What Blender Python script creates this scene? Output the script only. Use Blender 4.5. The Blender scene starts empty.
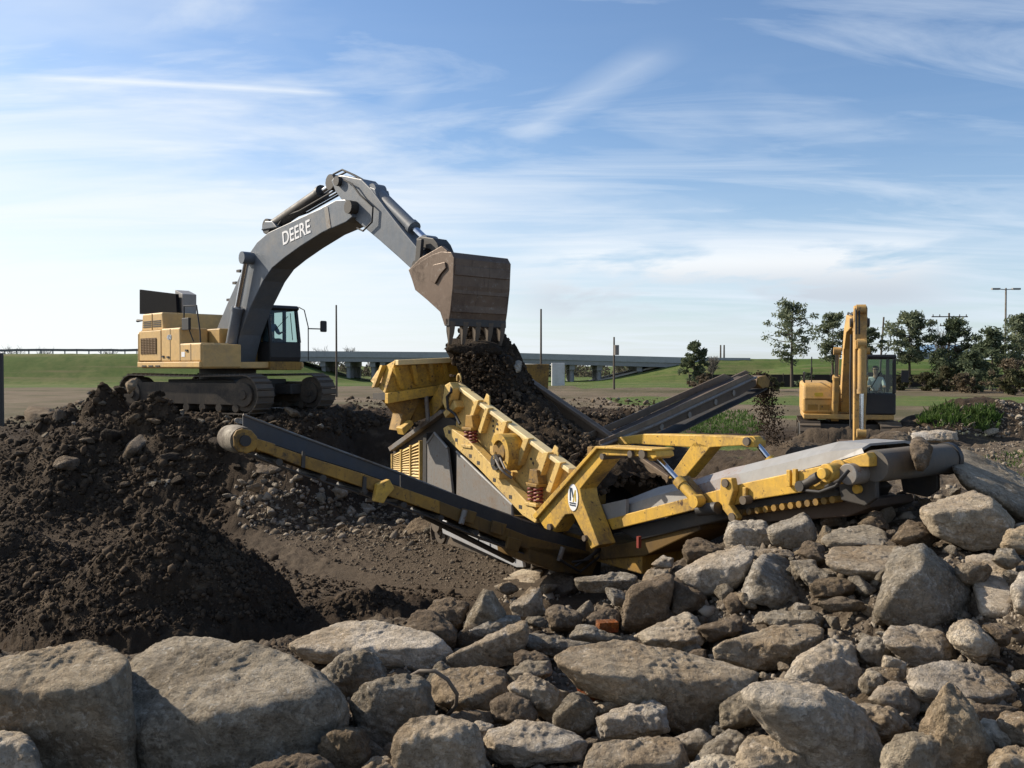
import bpy, bmesh, math, random
import numpy as np
from mathutils import Vector, Matrix, Euler, Quaternion
random.seed(7)
RNG = np.random.default_rng(11)
SC = bpy.context.scene
COL = SC.collection
R = math.radians

# ------------------------------------------------------------------ camera
EYE = np.array([0.0, 0.0, 4.0]); FPX = 900.0; HORIZON = 366.0
TILT = math.atan((384 - HORIZON) / FPX)
CT, ST = math.cos(TILT), math.sin(TILT)
cam_data = bpy.data.cameras.new('camera'); cam = bpy.data.objects.new('camera', cam_data); COL.objects.link(cam)
cam.location = EYE; cam.rotation_euler = (R(90) - TILT, 0, 0)
cam_data.sensor_width = 36.0; cam_data.lens = 36.0 * FPX / 1024.0
cam_data.clip_start = 0.1; cam_data.clip_end = 20000
SC.camera = cam

def ray(px, py):
    """direction of a picture point, scaled so that its y component is 1"""
    a, b = (px - 512.0) / FPX, (384.0 - py) / FPX
    d = np.array([a, CT + b * ST, -ST + b * CT])
    return d / d[1]

def at(px, py, depth):
    return EYE + ray(px, py) * depth

# ------------------------------------------------------------------ noise
def _hash(ix, iy, iz):
    h = (ix.astype(np.int64) * 374761393 + iy.astype(np.int64) * 668265263 + iz.astype(np.int64) * 1274126177) & 0xffffffff
    h = ((h ^ (h >> 13)) * 1103515245) & 0xffffffff
    h = ((h ^ (h >> 16)) * 2246822519) & 0xffffffff
    return ((h ^ (h >> 15)) & 0xffffff) / float(0xffffff)

def vnoise(p):
    i = np.floor(p).astype(np.int64); f = p - i
    u = f * f * f * (f * (f * 6 - 15) + 10)
    out = 0
    for dx in (0, 1):
        for dy in (0, 1):
            for dz in (0, 1):
                w = (u[:, 0] if dx else 1 - u[:, 0]) * (u[:, 1] if dy else 1 - u[:, 1]) * (u[:, 2] if dz else 1 - u[:, 2])
                out = out + w * _hash(i[:, 0] + dx, i[:, 1] + dy, i[:, 2] + dz)
    return out * 2 - 1

def fbm(p, octaves=4, gain=0.5, ridged=False):
    a, s, out = 1.0, 1.0, 0.0
    for k in range(octaves):
        n = vnoise(p * s + 17.3 * k)
        if ridged: n = 1 - 2 * np.abs(n)
        out = out + a * n; a *= gain; s *= 2.03
    return out

def sstep(a, b, x):
    t = np.clip((x - a) / (b - a), 0, 1)
    return t * t * (3 - 2 * t)

# ------------------------------------------------------------------ objects
def setp(o, label=None, cat=None, group=None, kind=None):
    if label: o['label'] = label
    if cat: o['category'] = cat
    if group: o['group'] = group
    if kind: o['kind'] = kind
    return o

def thing(name, loc, label, cat, group=None, rotz=0.0):
    o = bpy.data.objects.new(name, None); COL.objects.link(o)
    o.location = loc; o.rotation_euler = (0, 0, rotz); o.empty_display_size = 0.3
    return setp(o, label, cat, group)

def root_loc(o):
    p = Vector((0, 0, 0))
    while o is not None:
        p = p + Vector(o.location); o = o.parent
    return p

class G:
    """a pile of shapes that becomes ONE mesh object"""
    def __init__(s): s.v = []; s.f = []
    def add(s, vs, fs):
        n = len(s.v); s.v += [tuple(float(c) for c in p) for p in vs]; s.f += [tuple(n + i for i in f) for f in fs]; return s
    def prism(s, a, b):
        n = len(a)
        fs = [tuple(range(n))[::-1], tuple(range(n, 2 * n))] + [(i, (i + 1) % n, n + (i + 1) % n, n + i) for i in range(n)]
        return s.add(list(a) + list(b), fs)
    def hexa(s, p):   # 4 bottom, 4 top
        return s.prism(p[:4], p[4:])
    def box(s, c, d, m=None):
        x, y, z = (q / 2 for q in d)
        p = [(-x, -y, -z), (x, -y, -z), (x, y, -z), (-x, y, -z), (-x, -y, z), (x, -y, z), (x, y, z), (-x, y, z)]
        p = [(m @ Vector(q) if m else Vector(q)) + Vector(c) for q in p]
        return s.hexa(p)
    def tube(s, pts, r, n=10, cap=True):
        pts = [Vector(p) for p in pts]; rs = r if isinstance(r, (list, tuple)) else [r] * len(pts)
        t0 = (pts[1] - pts[0]).normalized()
        up = Vector((0, 0, 1)) if abs(t0.z) < .9 else Vector((1, 0, 0))
        u = t0.cross(up).normalized(); base = len(s.v); vs = []
        for i, p in enumerate(pts):
            t = (pts[min(i + 1, len(pts) - 1)] - pts[max(i - 1, 0)]).normalized()
            u = (u - t * u.dot(t)).normalized(); w = t.cross(u)
            for k in range(n):
                a = 2 * math.pi * k / n
                vs.append(p + (u * math.cos(a) + w * math.sin(a)) * rs[i])
        fs = []
        for i in range(len(pts) - 1):
            for k in range(n):
                fs.append((i * n + k, i * n + (k + 1) % n, (i + 1) * n + (k + 1) % n, (i + 1) * n + k))
        if cap:
            fs.append(tuple(range(n))[::-1]); m = (len(pts) - 1) * n; fs.append(tuple(range(m, m + n)))
        return s.add(vs, fs)
    def cyl(s, a, b, r, n=20): return s.tube([a, b], r, n)
    def obj(s, name, mat, parent=None, bevel=0.0, smooth=None, label=None, seg=2):
        me = bpy.data.meshes.new(name)
        off = root_loc(parent) if parent is not None else Vector((0, 0, 0))
        me.from_pydata([tuple(Vector(v) - off) for v in s.v], [], s.f)
        bm = bmesh.new(); bm.from_mesh(me); bmesh.ops.recalc_face_normals(bm, faces=bm.faces); bm.to_mesh(me); bm.free()
        me.materials.append(mat)
        if smooth is not None:
            me.shade_smooth(); me.set_sharp_from_angle(angle=smooth)
        o = bpy.data.objects.new(name, me); COL.objects.link(o)
        if parent is not None: o.parent = parent
        if bevel:
            b = o.modifiers.new('bevel', 'BEVEL'); b.width = bevel; b.segments = seg; b.limit_method = 'ANGLE'; b.angle_limit = R(40)
        if label: o['label'] = label
        return o

class Frame:
    """an upright local frame: X along a heading (positive = towards the camera when going right), Y away, Z up"""
    def __init__(s, origin, heading):
        h = R(heading); s.o = np.array(origin, float)
        s.ex = np.array([math.cos(h), -math.sin(h), 0]); s.ey = np.array([math.sin(h), math.cos(h), 0]); s.ez = np.array([0, 0, 1.0])
        s.m = Matrix((Vector(s.ex), Vector(s.ey), Vector(s.ez))).transposed()
    def w(s, x, y, z): return Vector(s.o + s.ex * x + s.ey * y + s.ez * z)
    def px(s, px, py, y=0.0):            # picture point on the upright plane Y = y
        d = ray(px, py); t = ((s.o + s.ey * y - EYE) @ s.ey) / (d @ s.ey); p = EYE + d * t - s.o
        return float(p @ s.ex), float(p @ s.ez)
    def pxx(s, px, py, x=0.0):           # picture point on the upright plane X = x
        d = ray(px, py); t = ((s.o + s.ex * x - EYE) @ s.ex) / (d @ s.ex); p = EYE + d * t - s.o
        return float(p @ s.ey), float(p @ s.ez)
    def slab(s, g, pxs, yref, y0, y1):   # outline seen on plane Y = yref, thickness y0..y1
        l = [s.px(a, b, yref) for a, b in pxs]
        return g.prism([s.w(x, y0, z) for x, z in l], [s.w(x, y1, z) for x, z in l])
    def slabx(s, g, pxs, xref, x0, x1):
        l = [s.pxx(a, b, xref) for a, b in pxs]
        return g.prism([s.w(x0, y, z) for y, z in l], [s.w(x1, y, z) for y, z in l])
    def lslab(s, g, xz, y0, y1):
        return g.prism([s.w(x, y0, z) for x, z in xz], [s.w(x, y1, z) for x, z in xz])
    def box(s, g, x0, x1, y0, y1, z0, z1):
        p = [(x0, y0), (x1, y0), (x1, y1), (x0, y1)]
        return g.hexa([s.w(a, b, z0) for a, b in p] + [s.w(a, b, z1) for a, b in p])

# ------------------------------------------------------------------ materials
MATS = {}
def new_mat(name):
    m = bpy.data.materials.new(name); m.use_nodes = True
    nt = m.node_tree; nt.nodes.clear()
    return m, nt, nt.nodes, nt.links

def N(nt, typ, **kw):
    n = nt.nodes.new(typ)
    for k, v in kw.items():
        if k.startswith('i_'): n.inputs[k[2:]].default_value = v
        else: setattr(n, k, v)
    return n

def noise(nt, co, scale, detail=4, rough=.6, dist=0.0):
    n = N(nt, 'ShaderNodeTexNoise'); n.inputs['Scale'].default_value = scale; n.inputs['Detail'].default_value = detail
    n.inputs['Roughness'].default_value = rough; n.inputs['Distortion'].default_value = dist
    if co is not None: nt.links.new(co, n.inputs['Vector'])
    return n.outputs['Fac']

def ramp(nt, fac, a, b, ca=(0, 0, 0, 1), cb=(1, 1, 1, 1)):
    r = N(nt, 'ShaderNodeValToRGB'); r.color_ramp.elements[0].position = a; r.color_ramp.elements[1].position = b
    r.color_ramp.elements[0].color = ca; r.color_ramp.elements[1].color = cb
    nt.links.new(fac, r.inputs['Fac']); return r.outputs['Color']

def mix(nt, fac, a, b, blend='MIX'):
    m = N(nt, 'ShaderNodeMix', data_type='RGBA', blend_type=blend)
    def put(sock, v):
        if isinstance(v, bpy.types.NodeSocket): nt.links.new(v, sock)
        elif isinstance(v, (int, float)): sock.default_value = v
        else: sock.default_value = (*v, 1) if len(v) == 3 else v
    put(m.inputs[0], fac); put(m.inputs[6], a); put(m.inputs[7], b)
    return m.outputs[2]

def math_(nt, op, a, b=None):
    m = N(nt, 'ShaderNodeMath', operation=op)
    for i, v in enumerate((a, b)):
        if v is None: continue
        if isinstance(v, bpy.types.NodeSocket): nt.links.new(v, m.inputs[i])
        else: m.inputs[i].default_value = v
    return m.outputs[0]

def lin(nt, v, a, b):
    m = N(nt, 'ShaderNodeMapRange', interpolation_type='SMOOTHSTEP'); nt.links.new(v, m.inputs['Value'])
    if a < b: m.inputs['From Min'].default_value = a; m.inputs['From Max'].default_value = b
    else: m.inputs['From Min'].default_value = b; m.inputs['From Max'].default_value = a; m.inputs['To Min'].default_value = 1; m.inputs['To Max'].default_value = 0
    return m.outputs[0]

def finish(nt, color, rough, metallic=0.0, bump=None, bstr=.3, bdist=.02, spec=.4):
    p = N(nt, 'ShaderNodeBsdfPrincipled'); o = N(nt, 'ShaderNodeOutputMaterial')
    for sock, v in ((p.inputs['Base Color'], color), (p.inputs['Roughness'], rough), (p.inputs['Metallic'], metallic)):
        if isinstance(v, bpy.types.NodeSocket): nt.links.new(v, sock)
        else: sock.default_value = (*v, 1) if isinstance(v, tuple) and len(v) == 3 else v
    p.inputs['Specular IOR Level'].default_value = spec
    if bump is not None:
        b = N(nt, 'ShaderNodeBump'); b.inputs['Strength'].default_value = bstr; b.inputs['Distance'].default_value = bdist
        nt.links.new(bump, b.inputs['Height']); nt.links.new(b.outputs['Normal'], p.inputs['Normal'])
    nt.links.new(p.outputs[0], o.inputs['Surface']); return p

def paint(name, c, dust=(.20, .16, .11), amount=.45, rough=.5, metallic=0.0, scale=2.2, chips=None):
    """painted or bare metal with dried mud, scuffs and streaks"""
    m, nt, ns, L = new_mat(name)
    co = N(nt, 'ShaderNodeTexCoord').outputs['Object']
    big = noise(nt, co, scale, 6, .65); fine = noise(nt, co, scale * 9, 5, .7); mid = noise(nt, co, scale * 3.1, 4, .6, .6)
    col = mix(nt, ramp(nt, mid, .35, .7), c, tuple(min(1, q * 1.18) for q in c))
    d = math_(nt, 'MULTIPLY', ramp(nt, math_(nt, 'ADD', math_(nt, 'MULTIPLY', big, .65), math_(nt, 'MULTIPLY', fine, .35)), .40, .68), amount)
    mp = N(nt, 'ShaderNodeMapping'); mp.inputs['Scale'].default_value = (6, 6, .7); L.new(co, mp.inputs['Vector']); stk = noise(nt, mp.outputs[0], scale, 4, .6)
    d = math_(nt, 'MULTIPLY', d, math_(nt, 'ADD', .35, ramp(nt, noise(nt, co, .9, 3), .40, .58)))
    d = math_(nt, 'MAXIMUM', d, math_(nt, 'MULTIPLY', ramp(nt, stk, .52, .72), amount * .7))
    col = mix(nt, d, col, dust)
    if chips:
        col = mix(nt, ramp(nt, math_(nt, 'ADD', math_(nt, 'MULTIPLY', mid, .5), math_(nt, 'MULTIPLY', fine, .5)), .57, .63), col, chips)
    r = N(nt, 'ShaderNodeMapRange'); L.new(d, r.inputs['Value']); r.inputs['To Min'].default_value = rough; r.inputs['To Max'].default_value = .9
    finish(nt, col, r.outputs[0], metallic, fine, .12, .01)
    return m

def flat(name, c, rough=.6, metallic=0.0):
    m, nt, ns, L = new_mat(name)
    co = N(nt, 'ShaderNodeTexCoord').outputs['Object']
    col = mix(nt, noise(nt, co, 6, 4), tuple(q * .8 for q in c), tuple(min(1, q * 1.15) for q in c))
    finish(nt, col, rough, metallic); return m

YEL_D = paint('dusty_yellow_paint', (.56, .36, .13), (.34, .26, .16), .55, .45)
YEL_E = paint('sunfaded_dirty_yellow', (.50, .30, .085), (.24, .17, .10), .85, .55, chips=(.14, .09, .05))
YEL_S = paint('worn_yellow_paint', (.58, .35, .05), (.17, .115, .06), .85, .5, chips=(.07, .04, .025))
YEL_P = paint('faded_yellow_paint', (.60, .41, .13), (.22, .16, .09), .7, .5, chips=(.12, .08, .05))
YEL_M = paint('muddy_yellow_paint', (.30, .17, .03), (.075, .055, .038), .95, .6, chips=(.05, .04, .03))
BLUEGR = paint('grey_boom_paint', (.115, .135, .16), (.22, .19, .15), .35, .4)
DARKST = paint('dark_steel', (.035, .034, .033), (.10, .08, .06), .5, .55)
SHOE = paint('worn_track_steel', (.09, .075, .06), (.15, .115, .08), .95, .7, .1)
TRACKF = paint('mud_caked_frame', (.045, .038, .031), (.13, .10, .07), 1.0, .85)
MUDBR = paint('muddy_brown_steel', (.075, .055, .040), (.13, .10, .07), .8, .8)
RUBBER = paint('black_rubber', (.022, .023, .026), (.09, .075, .055), .45, .7)
BELT = paint('grey_belt_rubber', (.045, .05, .06), (.10, .085, .065), .4, .65)
GREYST = paint('galvanised_grey_sheet', (.19, .185, .175), (.17, .125, .085), .9, .5, .2, chips=(.15, .09, .055))
GREYCV = paint('dull_grey_cover', (.24, .24, .235), (.22, .18, .14), .35, .5)
RUSTCV = paint('rust_stained_grey_cover', (.24, .23, .225), (.22, .11, .06), .75, .55, chips=(.20, .09, .05))
RUSTPL = paint('rusty_worn_plate', (.17, .125, .085), (.12, .09, .065), .7, .55, .2)
RAILST = paint('pale_track_plate', (.36, .37, .38), (.22, .18, .14), .5, .45, .2)
BUCKET = paint('worn_bucket_steel', (.140, .098, .070), (.07, .050, .038), .9, .45, .35, chips=(.2, .17, .14))
CHROME = flat('polished_rod', (.62, .64, .68), .18, 1.0)
WHITE = flat('white_lettering', (.80, .80, .80), .5)
NAVY = flat('dark_blue_marking', (.03, .05, .08), .5)
GOLD = flat('yellow_marking', (.62, .45, .05), .5)
REDSP = paint('dark_red_spring', (.20, .035, .025), (.1, .06, .05), .4, .5)
BLACK = paint('black_trim', (.018, .018, .02), (.08, .07, .055), .25, .5)
WOOD = paint('weathered_wood', (.10, .08, .06), (.06, .05, .04), .5, .8)
SKIN = flat('skin', (.45, .27, .19), .55)
SHIRTW = flat('white_cloth', (.72, .72, .70), .85)
SHIRTB = flat('blue_cloth', (.08, .14, .24), .85)
TROUS = flat('dark_cloth', (.03, .035, .05), .85)
HAIR = flat('dark_hair', (.02, .015, .012), .6)
CONC = paint('bridge_concrete', (.24, .245, .25), (.16, .16, .16), .4, .8)
CONCD = paint('grey_pipe_concrete', (.12, .118, .112), (.16, .125, .09), .5, .75)
def glass_mat():
    m, nt, ns, L = new_mat('cab_glass')
    t = N(nt, 'ShaderNodeBsdfTransparent'); t.inputs[0].default_value = (.62, .74, .72, 1)
    g = N(nt, 'ShaderNodeBsdfGlossy'); g.inputs['Roughness'].default_value = .03; g.inputs[0].default_value = (.9, .95, .95, 1)
    f = N(nt, 'ShaderNodeFresnel'); f.inputs[0].default_value = 1.45
    mx = N(nt, 'ShaderNodeMixShader'); o = N(nt, 'ShaderNodeOutputMaterial')
    L.new(f.outputs[0], mx.inputs[0]); L.new(t.outputs[0], mx.inputs[1]); L.new(g.outputs[0], mx.inputs[2]); L.new(mx.outputs[0], o.inputs[0])
    return m
GLASS = glass_mat()
PANELB = flat('matt_black_panel', (.010, .011, .013), .9)
for n_ in PANELB.node_tree.nodes:
    if n_.type == 'BSDF_PRINCIPLED': n_.inputs['Specular IOR Level'].default_value = .03

def rock_mat(name, c1, c2, c3, fleck, dirt=.6, red=None, crustk=.35):
    m, nt, ns, L = new_mat(name)
    tc = N(nt, 'ShaderNodeTexCoord'); oi = N(nt, 'ShaderNodeObjectInfo')
    v = N(nt, 'ShaderNodeVectorMath', operation='ADD'); L.new(tc.outputs['Object'], v.inputs[0])
    cx = N(nt, 'ShaderNodeCombineXYZ'); rr = math_(nt, 'MULTIPLY', oi.outputs['Random'], 37.0)
    L.new(rr, cx.inputs[0]); L.new(rr, cx.inputs[1]); L.new(cx.outputs[0], v.inputs[1]); co = v.outputs[0]
    big = noise(nt, co, 1.6, 5, .6); mid = noise(nt, co, 6.5, 7, .72); fine = noise(nt, co, 24, 5, .75); vf = noise(nt, co, 75, 4, .75)
    col = mix(nt, ramp(nt, oi.outputs['Random'], .1, .9), c1, c2); hv = N(nt, 'ShaderNodeHueSaturation'); L.new(col, hv.inputs['Color']); L.new(math_(nt, 'ADD', .82, math_(nt, 'MULTIPLY', math_(nt, 'FRACT', math_(nt, 'MULTIPLY', oi.outputs['Random'], 7.3)), .36)), hv.inputs['Value']); L.new(math_(nt, 'ADD', .75, math_(nt, 'MULTIPLY', math_(nt, 'FRACT', math_(nt, 'MULTIPLY', oi.outputs['Random'], 13.7)), .5)), hv.inputs['Saturation']); col = hv.outputs[0]
    col = mix(nt, ramp(nt, big, .40, .60), col, c3)
    mm = math_(nt, 'ADD', math_(nt, 'MULTIPLY', mid, .5), math_(nt, 'MULTIPLY', fine, .5))
    col = mix(nt, math_(nt, 'MULTIPLY', ramp(nt, mm, .525, .63), dirt), col, (.10, .075, .048))
    col = mix(nt, math_(nt, 'MULTIPLY', ramp(nt, mm, .46, .38), .0), col, fleck)
    fl = math_(nt, 'SUBTRACT', 1.0, ramp(nt, mm, .36, .46))
    col = mix(nt, math_(nt, 'MULTIPLY', fl, .75), col, fleck)
    col = mix(nt, math_(nt, 'MULTIPLY', ramp(nt, vf, .55, .68), .55), col, tuple(q * .42 for q in c3))
    crust = math_(nt, 'MULTIPLY', ramp(nt, math_(nt, 'ADD', math_(nt, 'MULTIPLY', noise(nt, co, 2.7, 3), .6), math_(nt, 'MULTIPLY', fine, .4)), .53, .61), dirt * crustk)
    col = mix(nt, crust, col, (.135, .105, .070))
    if red:
        col = mix(nt, ramp(nt, noise(nt, co, 4.0, 4), .47, .58), col, red)
    def vor(sc, feat='F1'):
        w = N(nt, 'ShaderNodeTexVoronoi', feature=feat); w.inputs['Scale'].default_value = sc
        ad = N(nt, 'ShaderNodeVectorMath', operation='ADD'); L.new(co, ad.inputs[0]); cb = N(nt, 'ShaderNodeCombineXYZ'); L.new(math_(nt, 'MULTIPLY', mid, .25), cb.inputs[0]); L.new(math_(nt, 'MULTIPLY', fine, .12), cb.inputs[1]); L.new(cb.outputs[0], ad.inputs[1]); L.new(ad.outputs[0], w.inputs['Vector'])
        return w.outputs['Distance']
    hgt = math_(nt, 'ADD', math_(nt, 'MULTIPLY', mid, .8), math_(nt, 'ADD', math_(nt, 'MULTIPLY', fine, .45), math_(nt, 'ADD', math_(nt, 'MULTIPLY', vf, .16), math_(nt, 'ADD', math_(nt, 'MULTIPLY', vor(9), .45), math_(nt, 'MULTIPLY', vor(28), .18)))))
    finish(nt, col, .92, 0, hgt, 1.0, .11, .12)
    return m
CEM = rock_mat('broken_concrete', (.47, .385, .28), (.40, .345, .27), (.31, .235, .155), (.66, .59, .49))
CEMP = rock_mat('pale_broken_concrete', (.60, .525, .41), (.56, .50, .42), (.44, .355, .255), (.76, .70, .61), .45)
CEMG = rock_mat('grey_rough_concrete', (.37, .32, .25), (.40, .355, .29), (.25, .21, .155), (.60, .56, .49), .6, crustk=.75)
CEMD = rock_mat('dirty_brown_concrete', (.21, .165, .115), (.25, .20, .15), (.16, .12, .082), (.36, .30, .23), .7)
BRICK = rock_mat('red_brick_masonry', (.26, .10, .05), (.28, .11, .055), (.22, .17, .12), (.38, .33, .27), .5, (.30, .075, .03))
CLODM = rock_mat('dark_soil_clod', (.050, .038, .027), (.065, .050, .036), (.042, .032, .024), (.10, .08, .06), .3)
# ------------------------------------------------------------------ terrain heights
HX = np.array([-30, -9.0, -6, -3.5, -1, .5, 1.6, 2.8, 5, 8, 12, 40]); HY = np.array([8.3, 8.6, 9.2, 9.8, 10.9, 11.5, 12.3, 13.2, 15.0, 20.0, 23.0, 24.0])
def boxmask(x, y, x0, x1, y0, y1, bx, by):
    return sstep(x0 - bx, x0 + bx, x) * (1 - sstep(x1 - bx, x1 + bx, x)) * sstep(y0 - by, y0 + by, y) * (1 - sstep(y1 - by, y1 + by, y))

def heap_mask(x, y):
    return sstep(1.1, -1.1, y - np.interp(x, HX, HY)) if False else 1 - sstep(-1.2, 1.0, y - np.interp(x, HX, HY))

def H0(x, y):
    x = np.asarray(x, float); y = np.asarray(y, float)
    z = np.full(x.shape, 1.2)
    pit = boxmask(x, y, -40, 4.8, -20, 26, 1.5, 2.5)
    z = z * (1 - pit) + pit * (.12 + .30 * (1 - sstep(10, 16, y)))
    # raised ground right of the plant
    right = boxmask(x, y, 5.6, 60, -20, 24, 1.4, 3.0)
    z = z * (1 - right) + right * (2.2 - .5 * sstep(18, 26, y))
    rb = boxmask(x, y, 5.2, 24, 24, 34, 1.5, 2.0); z = z * (1 - rb) + rb * 1.4
    # spoil bank that carries the left excavator, and the lower bank behind the plant
    wob = .5 * np.sin(x * .9) + .35 * np.sin(x * 2.1 + 1)
    b1 = sstep(20.3, 24.9, y + wob * .5) * (1 - sstep(31, 35, y)) * (1 - sstep(-5.4, -3.4, x)) * sstep(-16.5, -10.5, x)
    z = np.maximum(z, 2.68 * b1)
    b1b = sstep(19.8, 25, y + wob * .5) * (1 - sstep(29, 34, y)) * (1 - sstep(-11, -9, x)) * sstep(-40, -24, x)
    z = np.maximum(z, (1.95) * b1b)
    z = np.maximum(z, 3.45 * np.exp(-(((x + 11.4) / 1.3) ** 2 + ((y - 25.2) / .9) ** 2))); z = np.maximum(z, 3.12 * np.exp(-(((x + 9.7) / 1.9) ** 2 + ((y - 24.4) / .9) ** 2))) ; z = np.maximum(z, 2.75 * np.exp(-(((x + 12.6) / 1.8) ** 2 + ((y - 25.3) / 1.3) ** 2)))
    b2 = sstep(22.8, 28, y + wob * .6) * (1 - sstep(30, 35, y)) * sstep(-7, -5.5, x) * (1 - sstep(3.6, 5.2, x))
    z = np.maximum(z, 2.55 * b2)
    # cone of fines under the left belt
    r = np.hypot(x + 4.75, y - 12.3); cone = 2.2 - r * .92
    z = np.maximum(z, np.where(r < 4, np.where(cone > .25, cone, .25 + (cone - .25) * .35), -9))
    r2 = np.hypot((x + 2.0) / 1.4, y - 12.6); z = np.maximum(z, .95 - r2 * .62)
    # low spoil at the far left
    r3 = np.hypot((x + 8.2) / 1.6, y - 14.5); z = np.maximum(z, 1.35 - r3 * .5)
    # rubble heap in front
    hm = heap_mask(x, y)
    hp = 1.30 + .95 * sstep(.8, 5.2, x) + .15 * np.sin(x * 1.3 + y) * .5
    z = z * (1 - hm) + hm * np.maximum(hp, z * .5)
    # mounds at the right rear
    z = z + 1.35 * np.exp(-(((x - 15.2) / 2.6) ** 2 + ((y - 30) / 2.2) ** 2)) + .9 * np.exp(-(((x - 18.5) / 2.2) ** 2 + ((y - 31) / 2.2) ** 2))
    z = z + .75 * np.exp(-(((x - 9.2) / 1.2) ** 2 + ((y - 26.0) / .7) ** 2)) + .8 * np.exp(-(((x - 11.6) / 1.4) ** 2 + ((y - 26.0) / .7) ** 2))
    z = z + .5 * np.exp(-(((x - 7.4) / .9) ** 2 + ((y - 23.6) / .8) ** 2))
    # highway embankment with the gap under the bridge
    top = 1 - sstep(7.5, 20.5, np.abs(y - 160 - x * .03))
    left = 1 - sstep(-46, -22, x); rght = sstep(11, 36, x)
    z = z + np.maximum(left * 4.9, rght * (3.9)) * top
    # a long low levee at the right
    lev = (1 - sstep(5, 15, np.abs(y - 150))) * sstep(30, 50, x); z = np.where(lev > 0, np.maximum(z, 1.2 + 2.9 * lev), z)
    z = z + .25 * np.sin(x * .021 + 1) * np.sin(y * .017) * sstep(60, 120, y)
    return z

def rough_mask(x, y):
    return (1 - sstep(34, 46, y)) * (1 - sstep(26, 40, np.abs(x)))

def H(x, y):
    z = H0(x, y); rm = rough_mask(x, y)
    p = np.stack([x, y, z * 1.3], 1)
    slope = np.clip((np.abs(H0(x + .3, y) - z) + np.abs(H0(x, y + .3) - z)) * 2.2, 0, 1)
    floor_ = boxmask(x, y, -3.2, 1.6, 14.2, 19.5, .8, 1.0) * (1 - slope)
    amp = rm * (.35 + .65 * slope) * (1 - .7 * floor_)
    z = z - .20 * heap_mask(x, y) * (y > 2)
    z = z + amp * (.16 * fbm(p * .8, 3) + .10 * fbm(p * 2.3 + 5, 4, .6, True) + .05 * fbm(p * 7 + 9, 4, .6))
    z = z + (1 - rm) * sstep(40, 60, y) * .06 * fbm(p * .35, 3)
    return z

def _march(px, py, dmin=3.5, dmax=75):
    a, b = (px - 512) / FPX, (384 - py) / FPX
    dy = CT + b * ST; dx = a / dy; dz = (-ST + b * CT) / dy
    out = np.full(px.shape, np.nan); live = np.arange(len(px)); d = dmin
    while d < dmax and len(live):
        d *= 1.011
        below = EYE[2] + dz[live] * d < H0(dx[live] * d, np.full(len(live), d))
        out[live[below]] = d; live = live[~below]
    return out
GX, GY = np.arange(-238, 1302, 6.0), np.arange(376, 812, 4.0)
_a, _b = np.meshgrid(GX, GY); DMAP = _march(_a.ravel(), _b.ravel()).reshape(_a.shape)
def hit(px, py):
    """where the sight lines of picture points meet the ground (arrays)"""
    px = np.atleast_1d(np.asarray(px, float)); py = np.atleast_1d(np.asarray(py, float))
    fx = np.clip((px - GX[0]) / 6.0, 0, len(GX) - 1.001); fy = np.clip((py - GY[0]) / 4.0, 0, len(GY) - 1.001)
    i, j = fx.astype(int), fy.astype(int); u, v = fx - i, fy - j
    q = [DMAP[j, i], DMAP[j, i + 1], DMAP[j + 1, i], DMAP[j + 1, i + 1]]
    d = q[0] * (1 - u) * (1 - v) + q[1] * u * (1 - v) + q[2] * (1 - u) * v + q[3] * u * v
    bad = ~(np.ptp(np.array(q), axis=0) < .10 * q[2])
    if bad.any(): d[bad] = _march(px[bad], py[bad])
    a, b = (px - 512) / FPX, (384 - py) / FPX; dy = CT + b * ST
    x, y = a / dy * d, d; ok = np.isfinite(d); z = np.full(px.shape, np.nan)
    if ok.any(): z[ok] = H(x[ok], y[ok])
    return np.stack([x, y, z], 1), d

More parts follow.
